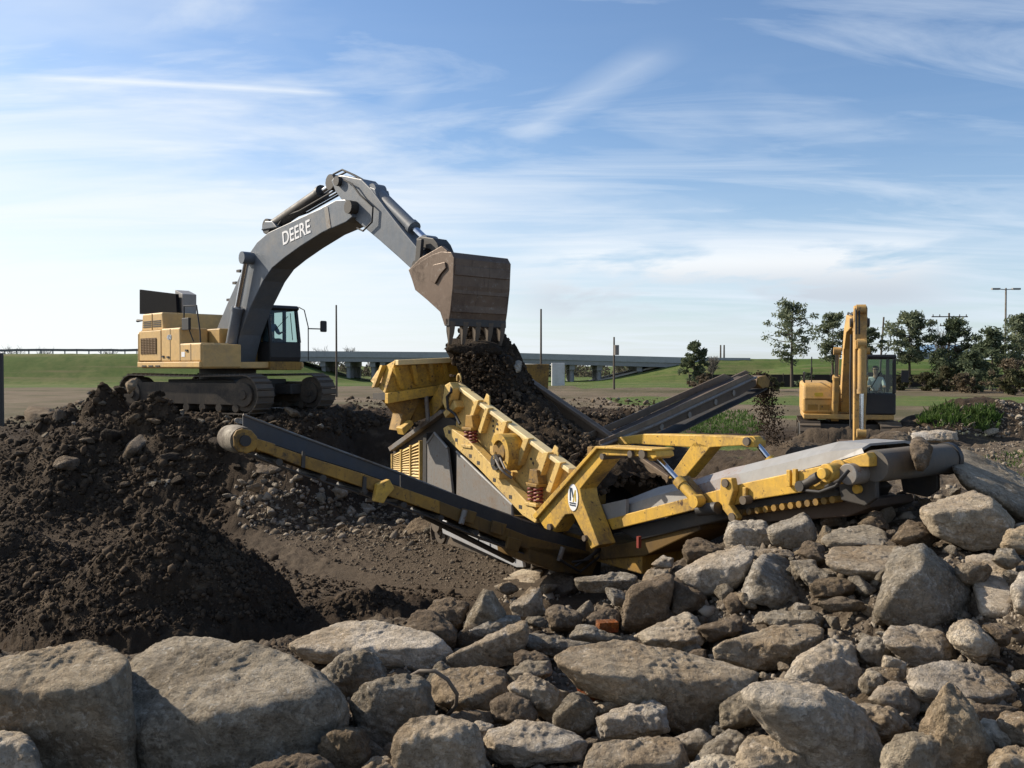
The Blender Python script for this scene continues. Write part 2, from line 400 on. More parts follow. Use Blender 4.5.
# ------------------------------------------------------------------ ground sheet
def build_ground():
    fa = np.linspace(-.62, .62, 560)
    sa = np.concatenate([np.linspace(-math.pi, -.66, 60), fa, np.linspace(.66, math.pi, 60)[:-1]])
    rr = [0.4]
    while rr[-1] < 9000:
        r = rr[-1]; rr.append(r * (1.0062 if 4 < r < 45 else 1.011 if r < 260 else 1.05))
    rr = np.array(rr); A, Rr = np.meshgrid(sa, rr)
    x = (np.sin(A) * Rr).ravel(); y = (np.cos(A) * Rr).ravel(); z = H(x, y)
    na, nr = len(sa), len(rr)
    i = np.arange(nr - 1)[:, None] * na; j = np.arange(na)[None, :]; j2 = (j + 1) % na
    q = np.stack([i + j, i + j2, i + na + j2, i + na + j], -1).reshape(-1, 4)
    verts = np.stack([x, y, z], 1)
    verts = np.vstack([verts, [[0, 0, float(H(np.array([0.]), np.array([0.]))[0])]]])
    me = bpy.data.meshes.new('ground'); n = len(verts)
    tri = np.stack([np.arange(na), np.full(na, n - 1), (np.arange(na) + 1) % na], 1)
    loops = np.concatenate([q.ravel(), tri.ravel()]); tot = np.concatenate([np.full(len(q), 4), np.full(len(tri), 3)])
    start = np.concatenate([[0], np.cumsum(tot)[:-1]])
    me.vertices.add(n); me.vertices.foreach_set('co', verts.ravel())
    me.loops.add(len(loops)); me.loops.foreach_set('vertex_index', loops.astype(np.int32))
    me.polygons.add(len(tot)); me.polygons.foreach_set('loop_start', start.astype(np.int32)); me.polygons.foreach_set('loop_total', tot.astype(np.int32))
    me.update(calc_edges=True); me.validate(); me.shade_smooth()
    x, y = verts[:, 0], verts[:, 1]; p = np.stack([x, y, np.zeros(n)], 1)
    edge = 6 * fbm(p * .06, 3)
    far = sstep(74, 80, y + edge * .3)
    grass = np.where(x < 8, sstep(112, 124, y + edge * .4), np.clip(sstep(100, 112, y + edge) + sstep(58, 64, y + edge) * (1 - sstep(72, 80, y + edge)) * .85, 0, 1))
    patch = boxmask(x, y, 5.2, 7.6, 25.5, 40, .7, 2.5) * sstep(-.3, .2, fbm(p * .6, 3) + .15)
    patch2 = boxmask(x, y, 14, 40, 33, 52, 2, 3) * sstep(-.2, .3, fbm(p * .4, 3))
    grass = np.maximum(grass, np.maximum(patch, patch2 * .8))
    tan = sstep(36, 48, y) * (1 - sstep(150, 170, y) * 0)
    pale = .85 * boxmask(x, y, -6.0, 1.8, 14.6, 21.5, 1.2, 1.4) + .8 * boxmask(x, y, 6, 40, 10, 28, 1.5, 3)
    rub = heap_mask(x, y) * sstep(.25, 1.0, H0(x, y)) * (y > 0)
    for nm, arr in (('rubble', np.clip(rub, 0, 1)), ('grass', grass), ('tan', tan), ('pale', np.clip(pale, 0, 1))):
        at_ = me.attributes.new(nm, 'FLOAT', 'POINT'); at_.data.foreach_set('value', arr.astype(np.float32))
    m, nt, ns, L = new_mat('bare_soil_and_grass')
    geo = N(nt, 'ShaderNodeNewGeometry').outputs['Position']
    def attr(nm): return N(nt, 'ShaderNodeAttribute', attribute_name=nm).outputs['Fac']
    n1 = noise(nt, geo, .9, 6, .65); n2 = noise(nt, geo, 7, 6, .7); n3 = noise(nt, geo, 30, 4, .7); nf = noise(nt, geo, .06, 6, .65)
    st = N(nt, 'ShaderNodeMapping'); st.inputs['Scale'].default_value = (.03, .5, 1); L.new(geo, st.inputs['Vector']); ns_ = noise(nt, st.outputs[0], 1.0, 5, .65)
    soil = mix(nt, n2, (.022, .016, .011), (.064, .046, .031)); soil = mix(nt, ramp(nt, n1, .54, .66), soil, (.105, .078, .052)); soil = mix(nt, ramp(nt, noise(nt, geo, 2.3, 5, .65), .45, .62), soil, (.040, .029, .020))
    pal = mix(nt, n2, (.075, .056, .039), (.135, .108, .080)); pal = mix(nt, ramp(nt, n3, .45, .7), pal, (.085, .066, .048))
    tan_ = mix(nt, ramp(nt, ns_, .35, .65), (.125, .098, .068), (.19, .15, .105)); tan_ = mix(nt, ramp(nt, nf, .45, .62), tan_, (.085, .078, .042))
    gr = mix(nt, ramp(nt, nf, .35, .65), (.070, .115, .026), (.125, .140, .050)); gr = mix(nt, ramp(nt, n1, .4, .7), gr, (.060, .100, .026))
    gr = mix(nt, ramp(nt, ns_, .52, .66), gr, (.15, .14, .065))
    c = mix(nt, attr('tan'), soil, tan_); c = mix(nt, attr('pale'), c, pal); c = mix(nt, math_(nt, 'MULTIPLY', attr('rubble'), ramp(nt, n2, .35, .6)), c, mix(nt, n3, (.085, .066, .047), (.20, .165, .125)))
    gm = math_(nt, 'ADD', attr('grass'), math_(nt, 'MULTIPLY', math_(nt, 'SUBTRACT', n1, .5), .5))
    c = mix(nt, ramp(nt, gm, .4, .6), c, gr)
    hgt = math_(nt, 'ADD', n2, math_(nt, 'MULTIPLY', n3, .5))
    finish(nt, c, .95, 0, hgt, .9, .06, .1)
    me.materials.append(m)
    o = bpy.data.objects.new('ground', me); COL.objects.link(o); setp(o, 'dark churned soil and far grassy field of the quarry yard', 'ground', kind='structure')
    return o
build_ground()

# ------------------------------------------------------------------ sky and sun
SUN_TO = Vector((-.92, .38, 0)).normalized() * math.cos(R(32)) + Vector((0, 0, math.sin(R(32))))
def build_world():
    w = bpy.data.worlds.new('World'); SC.world = w; w.use_nodes = True
    nt = w.node_tree; nt.nodes.clear(); L = nt.links
    sky = N(nt, 'ShaderNodeTexSky'); sky.sky_type = 'NISHITA'; sky.sun_disc = False
    sky.sun_elevation = R(32); sky.sun_rotation = math.atan2(SUN_TO.x, SUN_TO.y)
    sky.altitude = 0; sky.air_density = 1.0; sky.dust_density = .6; sky.ozone_density = 1.6
    gen = N(nt, 'ShaderNodeTexCoord').outputs['Generated']
    sep = N(nt, 'ShaderNodeSeparateXYZ'); L.new(gen, sep.inputs[0]); X, Y, Z = sep.outputs
    zc = math_(nt, 'ADD', math_(nt, 'MAXIMUM', Z, 0.0), .10)
    u = math_(nt, 'DIVIDE', X, zc); v = math_(nt, 'DIVIDE', Y, zc)
    cc = N(nt, 'ShaderNodeCombineXYZ'); L.new(u, cc.inputs[0]); L.new(v, cc.inputs[1])
    def mapped(rot, sc, loc=(0, 0, 0)):
        mp = N(nt, 'ShaderNodeMapping'); mp.inputs['Rotation'].default_value = (0, 0, R(rot)); mp.inputs['Scale'].default_value = sc; mp.inputs['Location'].default_value = loc
        L.new(cc.outputs[0], mp.inputs['Vector']); return mp.outputs[0]
    veil = noise(nt, mapped(20, (.45, .75, 1)), 1.0, 6, .55, .5)
    wisp = noise(nt, mapped(-52, (.55, 1.9, 1), (3, 1, 0)), 1.0, 8, .6, 1.2)
    leftness = lin(nt, math_(nt, 'ADD', math_(nt, 'MULTIPLY', X, -.9), math_(nt, 'MULTIPLY', Z, -.55)), -.40, .42)
    low = ramp(nt, Z, .02, .40, (1, 1, 1, 1), (0, 0, 0, 1))
    dens = math_(nt, 'ADD', math_(nt, 'MULTIPLY', leftness, .30), math_(nt, 'MULTIPLY', low, .18))
    f1 = ramp(nt, math_(nt, 'ADD', veil, math_(nt, 'SUBTRACT', dens, .18)), .44, .92)
    f2 = math_(nt, 'MULTIPLY', ramp(nt, math_(nt, 'ADD', wisp, math_(nt, 'MULTIPLY', dens, .35)), .50, .78), .75)
    # thin contrails: straight bands on the cloud plane
    def trail(a, b, c_, wid, lo, hi, k):
        t = math_(nt, 'ABSOLUTE', math_(nt, 'ADD', math_(nt, 'ADD', math_(nt, 'MULTIPLY', u, a), math_(nt, 'MULTIPLY', v, b)), c_))
        band = ramp(nt, t, 0.0, wid, (1, 1, 1, 1), (0, 0, 0, 1))
        along = math_(nt, 'SUBTRACT', math_(nt, 'MULTIPLY', u, b), math_(nt, 'MULTIPLY', v, a))
        win = math_(nt, 'MULTIPLY', lin(nt, along, lo, lo + .2), lin(nt, along, hi, hi - .2))
        return math_(nt, 'MULTIPLY', math_(nt, 'MULTIPLY', band, win), math_(nt, 'MULTIPLY', ramp(nt, wisp, .15, .5), k))
    def uv(px, py):
        d = ray(px, py); d = d / np.linalg.norm(d); zz = max(d[2], 0) + .10; return np.array([d[0] / zz, d[1] / zz])
    haze = math_(nt, 'MULTIPLY', lin(nt, Z, .26, -.05), math_(nt, 'ADD', .55, math_(nt, 'MULTIPLY', leftness, .35)))
    fs = [f1, f2, haze]
    for (p, q, wid, k) in (((0, 76), (366, 96), .03, .75), ((505, 145), (690, 35), .10, .35), ((380, 120), (432, 78), .07, .35)):
        A_, B_ = uv(*p), uv(*q); dirv = (B_ - A_) / np.linalg.norm(B_ - A_); nrm = np.array([-dirv[1], dirv[0]])
        c_ = -float(nrm @ A_); a, b = float(nrm[0]), float(nrm[1])
        s0, s1 = A_[0] * b - A_[1] * a, B_[0] * b - B_[1] * a
        fs.append(trail(a, b, c_, wid, min(s0, s1), max(s0, s1), k))
    # low bank of cumulus near the horizon at the right
    sph = N(nt, 'ShaderNodeCombineXYZ'); L.new(math_(nt, 'MULTIPLY', X, 3.2), sph.inputs[0]); L.new(math_(nt, 'MULTIPLY', Z, 13.0), sph.inputs[1])
    bank = noise(nt, sph.outputs[0], 1.6, 7, .55, .3)
    bw = math_(nt, 'MULTIPLY', lin(nt, Z, .035, .075), lin(nt, Z, .150, .105))
    bx = math_(nt, 'MULTIPLY', lin(nt, X, -.04, .08), lin(nt, X, .48, .38))
    f3 = math_(nt, 'MULTIPLY', ramp(nt, bank, .41, .52), math_(nt, 'MULTIPLY', math_(nt, 'MULTIPLY', bw, bx), .95))
    streaks = N(nt, 'ShaderNodeCombineXYZ'); L.new(math_(nt, 'MULTIPLY', X, 2.0), streaks.inputs[0]); L.new(math_(nt, 'MULTIPLY', Z, 30.0), streaks.inputs[1])
    sb = noise(nt, streaks.outputs[0], 1.5, 5, .6, .4)
    f4 = math_(nt, 'MULTIPLY', math_(nt, 'MULTIPLY', ramp(nt, sb, .40, .75), low), .10)
    fs += [f3, f4]
    inv = None
    for f in fs:
        g = math_(nt, 'SUBTRACT', 1.0, f); inv = g if inv is None else math_(nt, 'MULTIPLY', inv, g)
    cov = math_(nt, 'MULTIPLY', math_(nt, 'SUBTRACT', 1.0, inv), .92)
    glow = mix(nt, lin(nt, X, .5, -.5), (5.9, 6.6, 7.5), (7.4, 7.7, 7.9))
    shade = mix(nt, math_(nt, 'MULTIPLY', f3, .9), glow, mix(nt, lin(nt, Z, .07, .13), (4.6, 5.0, 5.6), (8.8, 8.7, 8.5)))
    colr = mix(nt, cov, mix(nt, 1.0, sky.outputs[0], (.89, 1.0, 1.13), 'MULTIPLY'), shade)
    bg = N(nt, 'ShaderNodeBackground'); bg.inputs['Strength'].default_value = .09
    L.new(colr, bg.inputs['Color']); o = N(nt, 'ShaderNodeOutputWorld'); L.new(bg.outputs[0], o.inputs['Surface'])
build_world()
sd = bpy.data.lights.new('sun', 'SUN'); sd.energy = 5.0; sd.angle = R(.5); sd.color = (1.0, .89, .74)
so = bpy.data.objects.new('sun', sd); COL.objects.link(so); so.rotation_euler = SUN_TO.to_track_quat('Z', 'Y').to_euler(); so.location = (-30, 10, 30)
SC.view_settings.view_transform = 'Standard'; SC.view_settings.look = 'None'; SC.view_settings.exposure = .55; SC.view_settings.gamma = 1
SC.view_settings.use_curve_mapping = False
SC.render.engine = 'CYCLES'; SC.cycles.max_bounces = 6; SC.cycles.transparent_max_bounces = 12
# ------------------------------------------------------------------ people
def skin_mesh(name, verts, edges, radii, mat, parent, frame, root_i=0, sub=1):
    me = bpy.data.meshes.new(name); off = root_loc(parent)
    me.from_pydata([tuple(frame.w(*v) - off) for v in verts], edges, [])
    o = bpy.data.objects.new(name, me); COL.objects.link(o); o.parent = parent
    o.modifiers.new('skin', 'SKIN')
    if not me.skin_vertices:
        bm = bmesh.new(); bm.from_mesh(me); bm.verts.layers.skin.verify(); bm.to_mesh(me); bm.free()
    sv = me.skin_vertices[0].data
    for i, r in enumerate(radii):
        sv[i].radius = r if isinstance(r, tuple) else (r, r); sv[i].use_root = (i == root_i)
    s = o.modifiers.new('sub', 'SUBSURF'); s.levels = sub; s.render_levels = sub
    me.materials.append(mat); return o

def seated_person(frame, seat, label, shirt, parent_none=None, hands=((.46, .22, .42), (.46, -.22, .42))):
    """seat: local point of the hips; X is where the person faces"""
    sx, sy, sz = seat
    F = Frame(frame.w(sx, sy, sz), 0); F.ex, F.ey, F.ez, F.m = frame.ex, frame.ey, frame.ez, frame.m
    root = thing('person', F.w(0, 0, 0), label, 'person', 'machine operators at the controls')
    V, E, Rr = [], [], []
    def v(p, r): V.append(p); Rr.append(r); return len(V) - 1
    def e(a, b): E.append((a, b))
    pel = v((0, 0, .05), (.15, .12)); bel = v((.0, 0, .22), (.145, .11)); ch = v((0.0, 0, .42), (.165, .12)); nk0 = v((-.01, 0, .56), .075); nk = v((.01, 0, .63), .052)
    hd0 = v((.03, 0, .70), .075); hd1 = v((.035, 0, .79), .10); hd2 = v((.025, 0, .87), .085)
    for a, b in ((pel, bel), (bel, ch), (ch, nk0), (nk0, nk), (nk, hd0), (hd0, hd1), (hd1, hd2)): e(a, b)
    for s, hp in ((1, hands[0]), (-1, hands[1])):
        sh = v((0, .19 * s, .50), .062); el = v((.14, .25 * s, .26), .046); wr = v((hp[0] - .08, hp[1], hp[2]), .028); pm = v(hp, (.040, .022))
        e(ch, sh); e(sh, el); e(el, wr); e(wr, pm)
        for k in range(4):
            ln = (.075, .085, .08, .06)[k]; yo = hp[1] + (k - 1.5) * .02
            a = v((hp[0] + .045, yo, hp[2] + .005), .0095); b = v((hp[0] + .045 + ln * .6, yo, hp[2] - .015), .0088); c = v((hp[0] + .05 + ln * .6, yo, hp[2] - .015 - ln * .4), .008)
            e(pm, a); e(a, b); e(b, c)
        a = v((hp[0] + .005, hp[1] - s * .045, hp[2] - .01), .0105); b = v((hp[0] + .045, hp[1] - s * .055, hp[2] - .03), .009); e(pm, a); e(a, b)
        hipj = v((.05, .10 * s, .02), .095); kn = v((.46, .14 * s, .06), .062); an = v((.52, .14 * s, -.36), .042); ft = v((.66, .14 * s, -.40), .038)
        e(pel, hipj); e(hipj, kn); e(kn, an); e(an, ft)
    body = skin_mesh('body', V, E, Rr, SKIN, root, F)
    g = G(); g.tube([F.w(.128, .075, .80), F.w(.138, .035, .80), F.w(.140, 0, .803), F.w(.138, -.035, .80), F.w(.128, -.075, .80)], [.012, .019, .008, .019, .012], 8)
    g.obj('sunglasses', BLACK, root)
    g = G(); g.tube([F.w(.12, 0, .80), F.w(.152, 0, .765), F.w(.125, 0, .755)], [.008, .016, .008], 6); g.obj('nose', SKIN, root, smooth=1.5)
    g = G()
    for k in range(6):
        a0 = math.pi * (.02 + .10 * k)
    n = 10; prof = [(0.0, .125), (.05, .118), (.09, .09), (.112, .05), (.112, -.01), (.095, -.045)]
    rings = [[F.w(.012 + r * math.cos(2 * math.pi * k / n) * (1.0 if math.cos(2 * math.pi * k / n) < 0.3 or zz > .05 else .55), r * math.sin(2 * math.pi * k / n) * .95, .80 + zz) for k in range(n)] for r, zz in prof]
    vs = [p for rg in rings for p in rg]; fs = [(i * n + k, i * n + (k + 1) % n, (i + 1) * n + (k + 1) % n, (i + 1) * n + k) for i in range(len(prof) - 1) for k in range(n)]
    g.add(vs, fs); g.obj('hair', HAIR, root, smooth=1.5)
    sv = [(0, 0, .06), (0, 0, .22), (0, 0, .42), (-.008, 0, .555)]; se = [(0, 1), (1, 2), (2, 3)]; sr = [(.165, .135), (.16, .125), (.18, .135), .085]
    for s, hp in ((1, hands[0]), (-1, hands[1])):
        b = len(sv); sv += [(0, .195 * s, .50), (.10, .235 * s, .33), (.14, .25 * s, .26)]; sr += [.08, .066, .06]; se += [(2, b), (b, b + 1), (b + 1, b + 2)]
    skin_mesh('shirt', sv, se, sr, shirt, root, F)
    tv = [(0, 0, .04)]; te = []; tr = [(.165, .13)]
    for s in (1, -1):
        b = len(tv); tv += [(.06, .10 * s, .02), (.46, .14 * s, .06), (.51, .14 * s, -.28)]; tr += [.11, .076, .058]; te += [(0, b), (b, b + 1), (b + 1, b + 2)]
    skin_mesh('trousers', tv, te, tr, TROUS, root, F)
    return root

# ------------------------------------------------------------------ crawler track
def crawler(F, parent, y0, y1, half, hgt, z0, pitch=.19, rollers=7, shoe_mat=SHOE, frame_mat=TRACKF, name='crawler_track', x0=0.0, plate=None):
    r = hgt / 2; zc = z0 + r; L = half - r; ym = (y0 + y1) / 2; w = y1 - y0
    path = []
    per = 4 * L + 2 * math.pi * r; n = int(per / pitch); sg = G()
    def pt(s):
        s %= per
        if s < 2 * L: return (-L + s, zc + r, 0.0)
        s -= 2 * L
        if s < math.pi * r: a = s / r; return (L + r * math.sin(a), zc + r * math.cos(a), a)
        s -= math.pi * r
        if s < 2 * L: return (L - s, zc - r, math.pi)
        s -= 2 * L; a = math.pi + s / r; return (-L + r * math.sin(a), zc + r * math.cos(a), a)
    for k in range(n):
        x, z, a = pt(k * per / n)
        m = F.m @ Matrix.Rotation(a, 3, 'Y')
        sag = -.03 * math.sin(math.pi * (x + L) / (2 * L)) if a == 0 else 0
        sg.box(F.w(x + x0, ym, z + sag), (per / n * .93, w, .035), m)
        q = F.w(x + x0, ym, z + sag) + m @ Vector((per / n * .25, 0, .032))
        sg.box(q, (.022, w, .04), m)
    tr = sg.obj(name, shoe_mat, parent)
    g = G(); F.lslab(g, [(-L + x0, zc - r * .55), (L + x0, zc - r * .55), (L + x0 + r * .2, zc + r * .1), (L + x0, zc + r * .60), (-L + x0, zc + r * .60), (-L + x0 - r * .2, zc + r * .1)], y0 + .06, y1 - .06)
    g.obj('track_frame', plate or frame_mat, tr, bevel=.02)
    for sx, nm in ((1, 'idler_wheel'), (-1, 'drive_sprocket')):
        g = G(); c = L * sx + x0
        g.cyl(F.w(c, y0 + .10, zc), F.w(c, y1 - .10, zc), r * .88, 24); g.cyl(F.w(c, y0 + .015, zc), F.w(c, y1 - .015, zc), r * .62, 24); g.cyl(F.w(c, y0 - .02, zc), F.w(c, y1 + .02, zc), r * .25, 16)
        g.obj(nm, frame_mat, tr, bevel=.01)
    for k in range(rollers):
        g = G(); c = -L + 2 * L * (k + .5) / rollers + x0
        g.cyl(F.w(c, y0 + .05, zc - r * .70), F.w(c, y1 - .05, zc - r * .70), r * .22, 12); g.obj('roller', frame_mat, tr)
    return tr

def ram(F, parent, name, a, b, frac, rb, rr, mb, eye=True):
    """hydraulic cylinder from a (barrel end) to b (rod end), with its rod as a sub-part"""
    a, b = Vector(a), Vector(b); m = a.lerp(b, frac)
    g = G(); g.tube([a, m], rb, 14); g.tube([m - (b - a).normalized() * .10, m + (b - a).normalized() * .02], rb * 1.18, 14)
    if eye: g.tube([a - Vector(F.ey) * rb * 1.1, a + Vector(F.ey) * rb * 1.1], rb * 1.25, 14)
    o = g.obj(name, mb, parent, smooth=.7)
    g = G(); g.tube([m, b], rr, 12); g.obj('rod', CHROME, o, smooth=.7)
    if eye:
        g = G(); g.tube([b - Vector(F.ey) * rb * 1.1, b + Vector(F.ey) * rb * 1.1], rb * 1.15, 14); g.obj('rod_eye', mb, o, smooth=.7)
    return o

def words(text, size, mat, parent, F, x, y, z, slope=0.0, name='lettering', extrude=.006, toward=True, xs=1.0):
    cu = bpy.data.curves.new(name, 'FONT'); cu.body = text; cu.size = size; cu.extrude = extrude; cu.align_x = 'CENTER'; cu.align_y = 'CENTER'; cu.offset = size * .012
    t = bpy.data.objects.new(name, cu); COL.objects.link(t)
    me = bpy.data.meshes.new_from_object(t.evaluated_get(bpy.context.evaluated_depsgraph_get())); bpy.data.objects.remove(t)
    c, s = math.cos(slope), math.sin(slope); off = root_loc(parent)
    for v in me.vertices:
        a, b, d = v.co.x * xs, v.co.y, v.co.z
        v.co = F.w(x + a * c - b * s, y - d, z + a * s + b * c) - off
    me.materials.clear(); me.materials.append(mat); me.name = name
    o = bpy.data.objects.new(name, me); COL.objects.link(o); o.parent = parent; return o

# ------------------------------------------------------------------ the large excavator on the bank
def large_excavator():
    zg = 2.66
    E = Frame((-8.52, 27.0, zg), 46); T = Frame((-8.52, 27.0, zg), 27)
    root = thing('excavator', E.w(0, 0, 0), 'large dusty yellow excavator with grey boom standing on the dark soil bank', 'excavator')
    for y0, y1 in ((-1.68, -1.03), (1.03, 1.68)): crawler(T, root, y0, y1, 2.7, 1.06, .02)
    g = G(); T.box(g, -1.3, 1.3, -1.1, 1.1, .45, .95); T.box(g, -1.9, 1.9, -1.1, -.6, .5, .8); T.box(g, -1.9, 1.9, .6, 1.1, .5, .8); g.obj('undercarriage', DARKST, root, bevel=.03)
    g = G(); g.cyl(E.w(0, 0, .95), E.w(0, 0, 1.28), .82, 32); g.obj('slew_ring', DARKST, root, smooth=.6)
    g = G(); E.box(g, -2.6, 1.62, -1.55, 1.62, 1.27, 1.46); g.obj('platform', YEL_D, root, bevel=.03)
    # counterweight with rounded rear
    arc = [(-2.62, -1.62)] + [(-2.72 - .72 * math.sin(math.pi * k / 12) ** .7, -1.62 + 3.24 * k / 12) for k in range(0, 13)] + [(-2.62, 1.62)]
    g = G(); g.prism([E.w(x, y, 1.3) for x, y in arc], [E.w(x, y, 2.36) for x, y in arc]); g.obj('counterweight', YEL_D, root, bevel=.06, smooth=.6, seg=3)
    # engine hood, grille side, tool box and step
    g = G(); E.lslab(g, [(-2.70, 1.46), (-1.06, 1.46), (-1.06, 2.42), (-1.16, 2.94), (-2.62, 2.94), (-2.70, 2.42)], -1.50, 1.55); hood = g.obj('engine_hood', YEL_D, root, bevel=.05, seg=3)
    g = G()
    for k in range(4):
        for j in (0, 1): E.box(g, -2.55 + j * .72, -1.95 + j * .72, -1.515, -1.498, 2.52 + k * .055, 2.545 + k * .055)
    g.obj('vent_slots', DARKST, hood)
    g = G(); x0, z0 = E.px(138.5, 361, -1.62); x1, z1 = E.px(160, 330, -1.62)
    E.box(g, x0, x1, -1.60, -1.53, z0, z1); door = g.obj('side_door', YEL_D, root, bevel=.02)
    g = G(); E.box(g, x0 + .17, x1 - .30, -1.606, -1.602, z0 + .2, z1 - .22); gr = g.obj('grille', flat('grille_brown', (.085, .045, .02), .8), door)
    g = G()
    for k in range(9): zz = z0 + .24 + (z1 - z0 - .5) * k / 8; E.box(g, x0 + .17, x1 - .30, -1.62, -1.607, zz - .012, zz + .012)
    for k in range(6): xx = x0 + .2 + (x1 - x0 - .53) * k / 5; E.box(g, xx - .01, xx + .01, -1.63, -1.621, z0 + .2, z1 - .22)
    g.obj('grille_bars', paint('grille_bar', (.20, .12, .05)), gr)
    g = G(); E.lslab(g, [(-1.0, 1.46), (1.62, 1.46), (1.62, 1.98), (.30, 1.98), (.28, 2.44), (-1.0, 2.44)], -1.60, -.75); box_ = g.obj('tool_box', YEL_D, root, bevel=.05, seg=3)
    words('450', .20, paint('pale_blue_marking', (.45, .52, .60)), box_, E, -.42, -1.607, 2.17)
    g = G(); E.box(g, -2.7, 1.62, -1.64, -1.52, 1.30, 1.46); g.obj('side_skirt', YEL_D, root, bevel=.02)
    g = G(); E.box(g, 1.0, 1.66, -1.56, -.42, 1.3, 1.95); g.obj('front_deck', YEL_D, root, bevel=.03)
    g = G(); E.box(g, -1.0, .95, -.72, .48, 1.47, 2.42); g.obj('hydraulic_bay', paint('shaded_yellow_cover', (.40, .26, .09), (.2, .15, .1), .5), root, bevel=.03)  # darker copy of the dusty yellow; its shade is put into the colour
    # the raised black cooler panel and silencer
    l = [E.px(a, b, -.8) for a, b in ((140, 289.5), (176.5, 294), (177.5, 314), (140, 314))]
    g = G(); g.prism([E.w(x, -.82, z) for x, z in l], [E.w(x, -.72, z) for x, z in l]); g.obj('raised_cooler_panel', PANELB, root, bevel=.015)
    l = [E.px(a, b, -.6) for a, b in ((176.5, 290), (184, 294), (184, 314), (177.5, 314))]
    g = G(); g.prism([E.w(x, -.65, z) for x, z in l], [E.w(x, -.2, z) for x, z in l]); g.obj('side_flap', GREYCV, root, bevel=.01)
    for px_ in (182.5, 190.5):
        x, z = E.px(px_, 314, -.3); g = G(); g.tube([E.w(x, -.3, 2.9), E.w(x, -.3, z + .15), E.w(x - .04, -.3, z + .33)], [.09, .09, .07], 12); g.obj('exhaust_pipe', DARKST, root, smooth=.7)
    g = G(); pts = [E.px(a, b, -1.45) for a, b in ((200.5, 344), (200, 331), (196.5, 305.5), (184, 306), (184, 316))]
    g.tube([E.w(x, -1.45, z) for x, z in pts], .022, 8); pts2 = [E.px(a, b, -1.45) for a, b in ((184, 325), (184, 306))]; g.tube([E.w(x, -1.45, z) for x, z in pts2], .022, 8)
    g.obj('handrail', BLACK, root, smooth=.8)
    x, z = E.px(187, 324, -1.5); g = G(); E.box(g, x - .22, x + .22, -1.56, -1.48, z - .17, z + .17); g.tube([E.w(x, -1.5, z), E.w(x + .2, -1.4, z - .5)], .02, 6); g.obj('side_mirror', BLACK, root, bevel=.03)
    x, z = E.px(131, 319, -1.5); g = G(); g.tube([E.w(-2.6, -1.48, 2.75), E.w(-2.95, -1.52, 2.75), E.w(-2.95, -1.52, 2.72)], [.02, .05, .05], 8); g.obj('hood_latch', DARKST, root)
    for x in (-.36, .30, 1.0):
        g = G(); E.box(g, x - .012, x + .012, -1.606, -1.601, 1.48, 2.42 if x < .2 else 1.96); g.obj('panel_seam', DARKST, box_)
    for x, z in ((-.85, 1.62), (.75, 1.78), (-.5, 1.60)):
        g = G(); E.box(g, x - .07, x + .07, -1.63, -1.603, z - .025, z + .025); g.obj('latch', BLACK, box_)
    g = G(); E.box(g, .40, .62, -1.608, -1.602, 1.60, 1.74); g.obj('warning_sticker', WHITE, box_)
    g = G(); E.box(g, 1.63, 1.65, -1.2, -1.0, 1.55, 1.75); g.obj('work_lamp', GREYCV, root, bevel=.02)
    g = G(); E.box(g, -2.72, -1.06, -1.512, -1.50, 2.40, 2.43); E.box(g, -1.90, -1.86, -1.512, -1.50, 2.43, 2.92); g.obj('hood_seam', YEL_M, hood)
    for k in range(3):
        g = G(); E.box(g, -2.3 + k * .5, -2.0 + k * .5, -1.66, -1.63, 1.32, 1.36); g.obj('step_tread', BLACK, root)
    g = G(); g.tube([E.w(-2.5, 1.4, 2.94), E.w(-2.5, 1.4, 3.35), E.w(-1.2, 1.4, 3.35), E.w(-1.2, 1.4, 2.94)], .022, 8); g.obj('handrail', BLACK, root, smooth=.8)
    # cab
    cx0, cx1, cy0, cy1 = .05, 1.66, .46, 1.48
    g = G(); E.lslab(g, [(cx0, 1.46), (cx1, 1.46), (cx1 + .04, 1.6), (cx1 + .04, 2.05), (cx0, 2.05)], cy0, cy1); cab = g.obj('cab', BLACK, root, bevel=.04)
    g = G(); E.box(g, cx0, cx1 + .06, cy0 - .012, cy1 + .01, 1.22, 1.47); g.obj('cab_base_band', YEL_M, cab, bevel=.02)
    g = G(); E.lslab(g, [(cx0 - .03, 2.98), (cx1 - .14, 2.98), (cx1 - .05, 3.04), (cx1 - .15, 3.13), (cx0 + .05, 3.13)], cy0 - .02, cy1 + .02); g.obj('cab_roof', BLACK, cab, bevel=.04, seg=3)
    for nm, (xa, za), (xb, zb), yy in (('cab_post', (cx0 + .04, 2.03), (cx0 + .04, 2.99), cy0), ('cab_post', (cx0 + .04, 2.03), (cx0 + .04, 2.99), cy1), ('cab_post', (cx1, 2.03), (cx1 - .18, 2.99), cy0), ('cab_post', (cx1, 2.03), (cx1 - .18, 2.99), cy1), ('cab_post', (cx0 + .75, 2.03), (cx0 + .75, 2.99), cy0), ('cab_post', (cx0 + .75, 2.03), (cx0 + .75, 2.99), cy1)):
        g = G(); s = .045; yo = yy + (s if yy == cy0 else -s)
        g.hexa([E.w(xa - s, yo - s, za), E.w(xa + s, yo - s, za), E.w(xa + s, yo + s, za), E.w(xa - s, yo + s, za), E.w(xb - s, yo - s, zb), E.w(xb + s, yo - s, zb), E.w(xb + s, yo + s, zb), E.w(xb - s, yo + s, zb)])
        g.obj(nm, BLACK, cab, bevel=.012)
    def pane(pts, nm='window'):
        g = G(); g.add(pts, [tuple(range(len(pts)))]); g.obj(nm, GLASS, cab)
    pane([E.w(cx1 + .02, cy0 + .05, 1.62), E.w(cx1 + .02, cy1 - .05, 1.62), E.w(cx1 - .165, cy1 - .05, 2.98), E.w(cx1 - .165, cy0 + .05, 2.98)], 'windscreen')
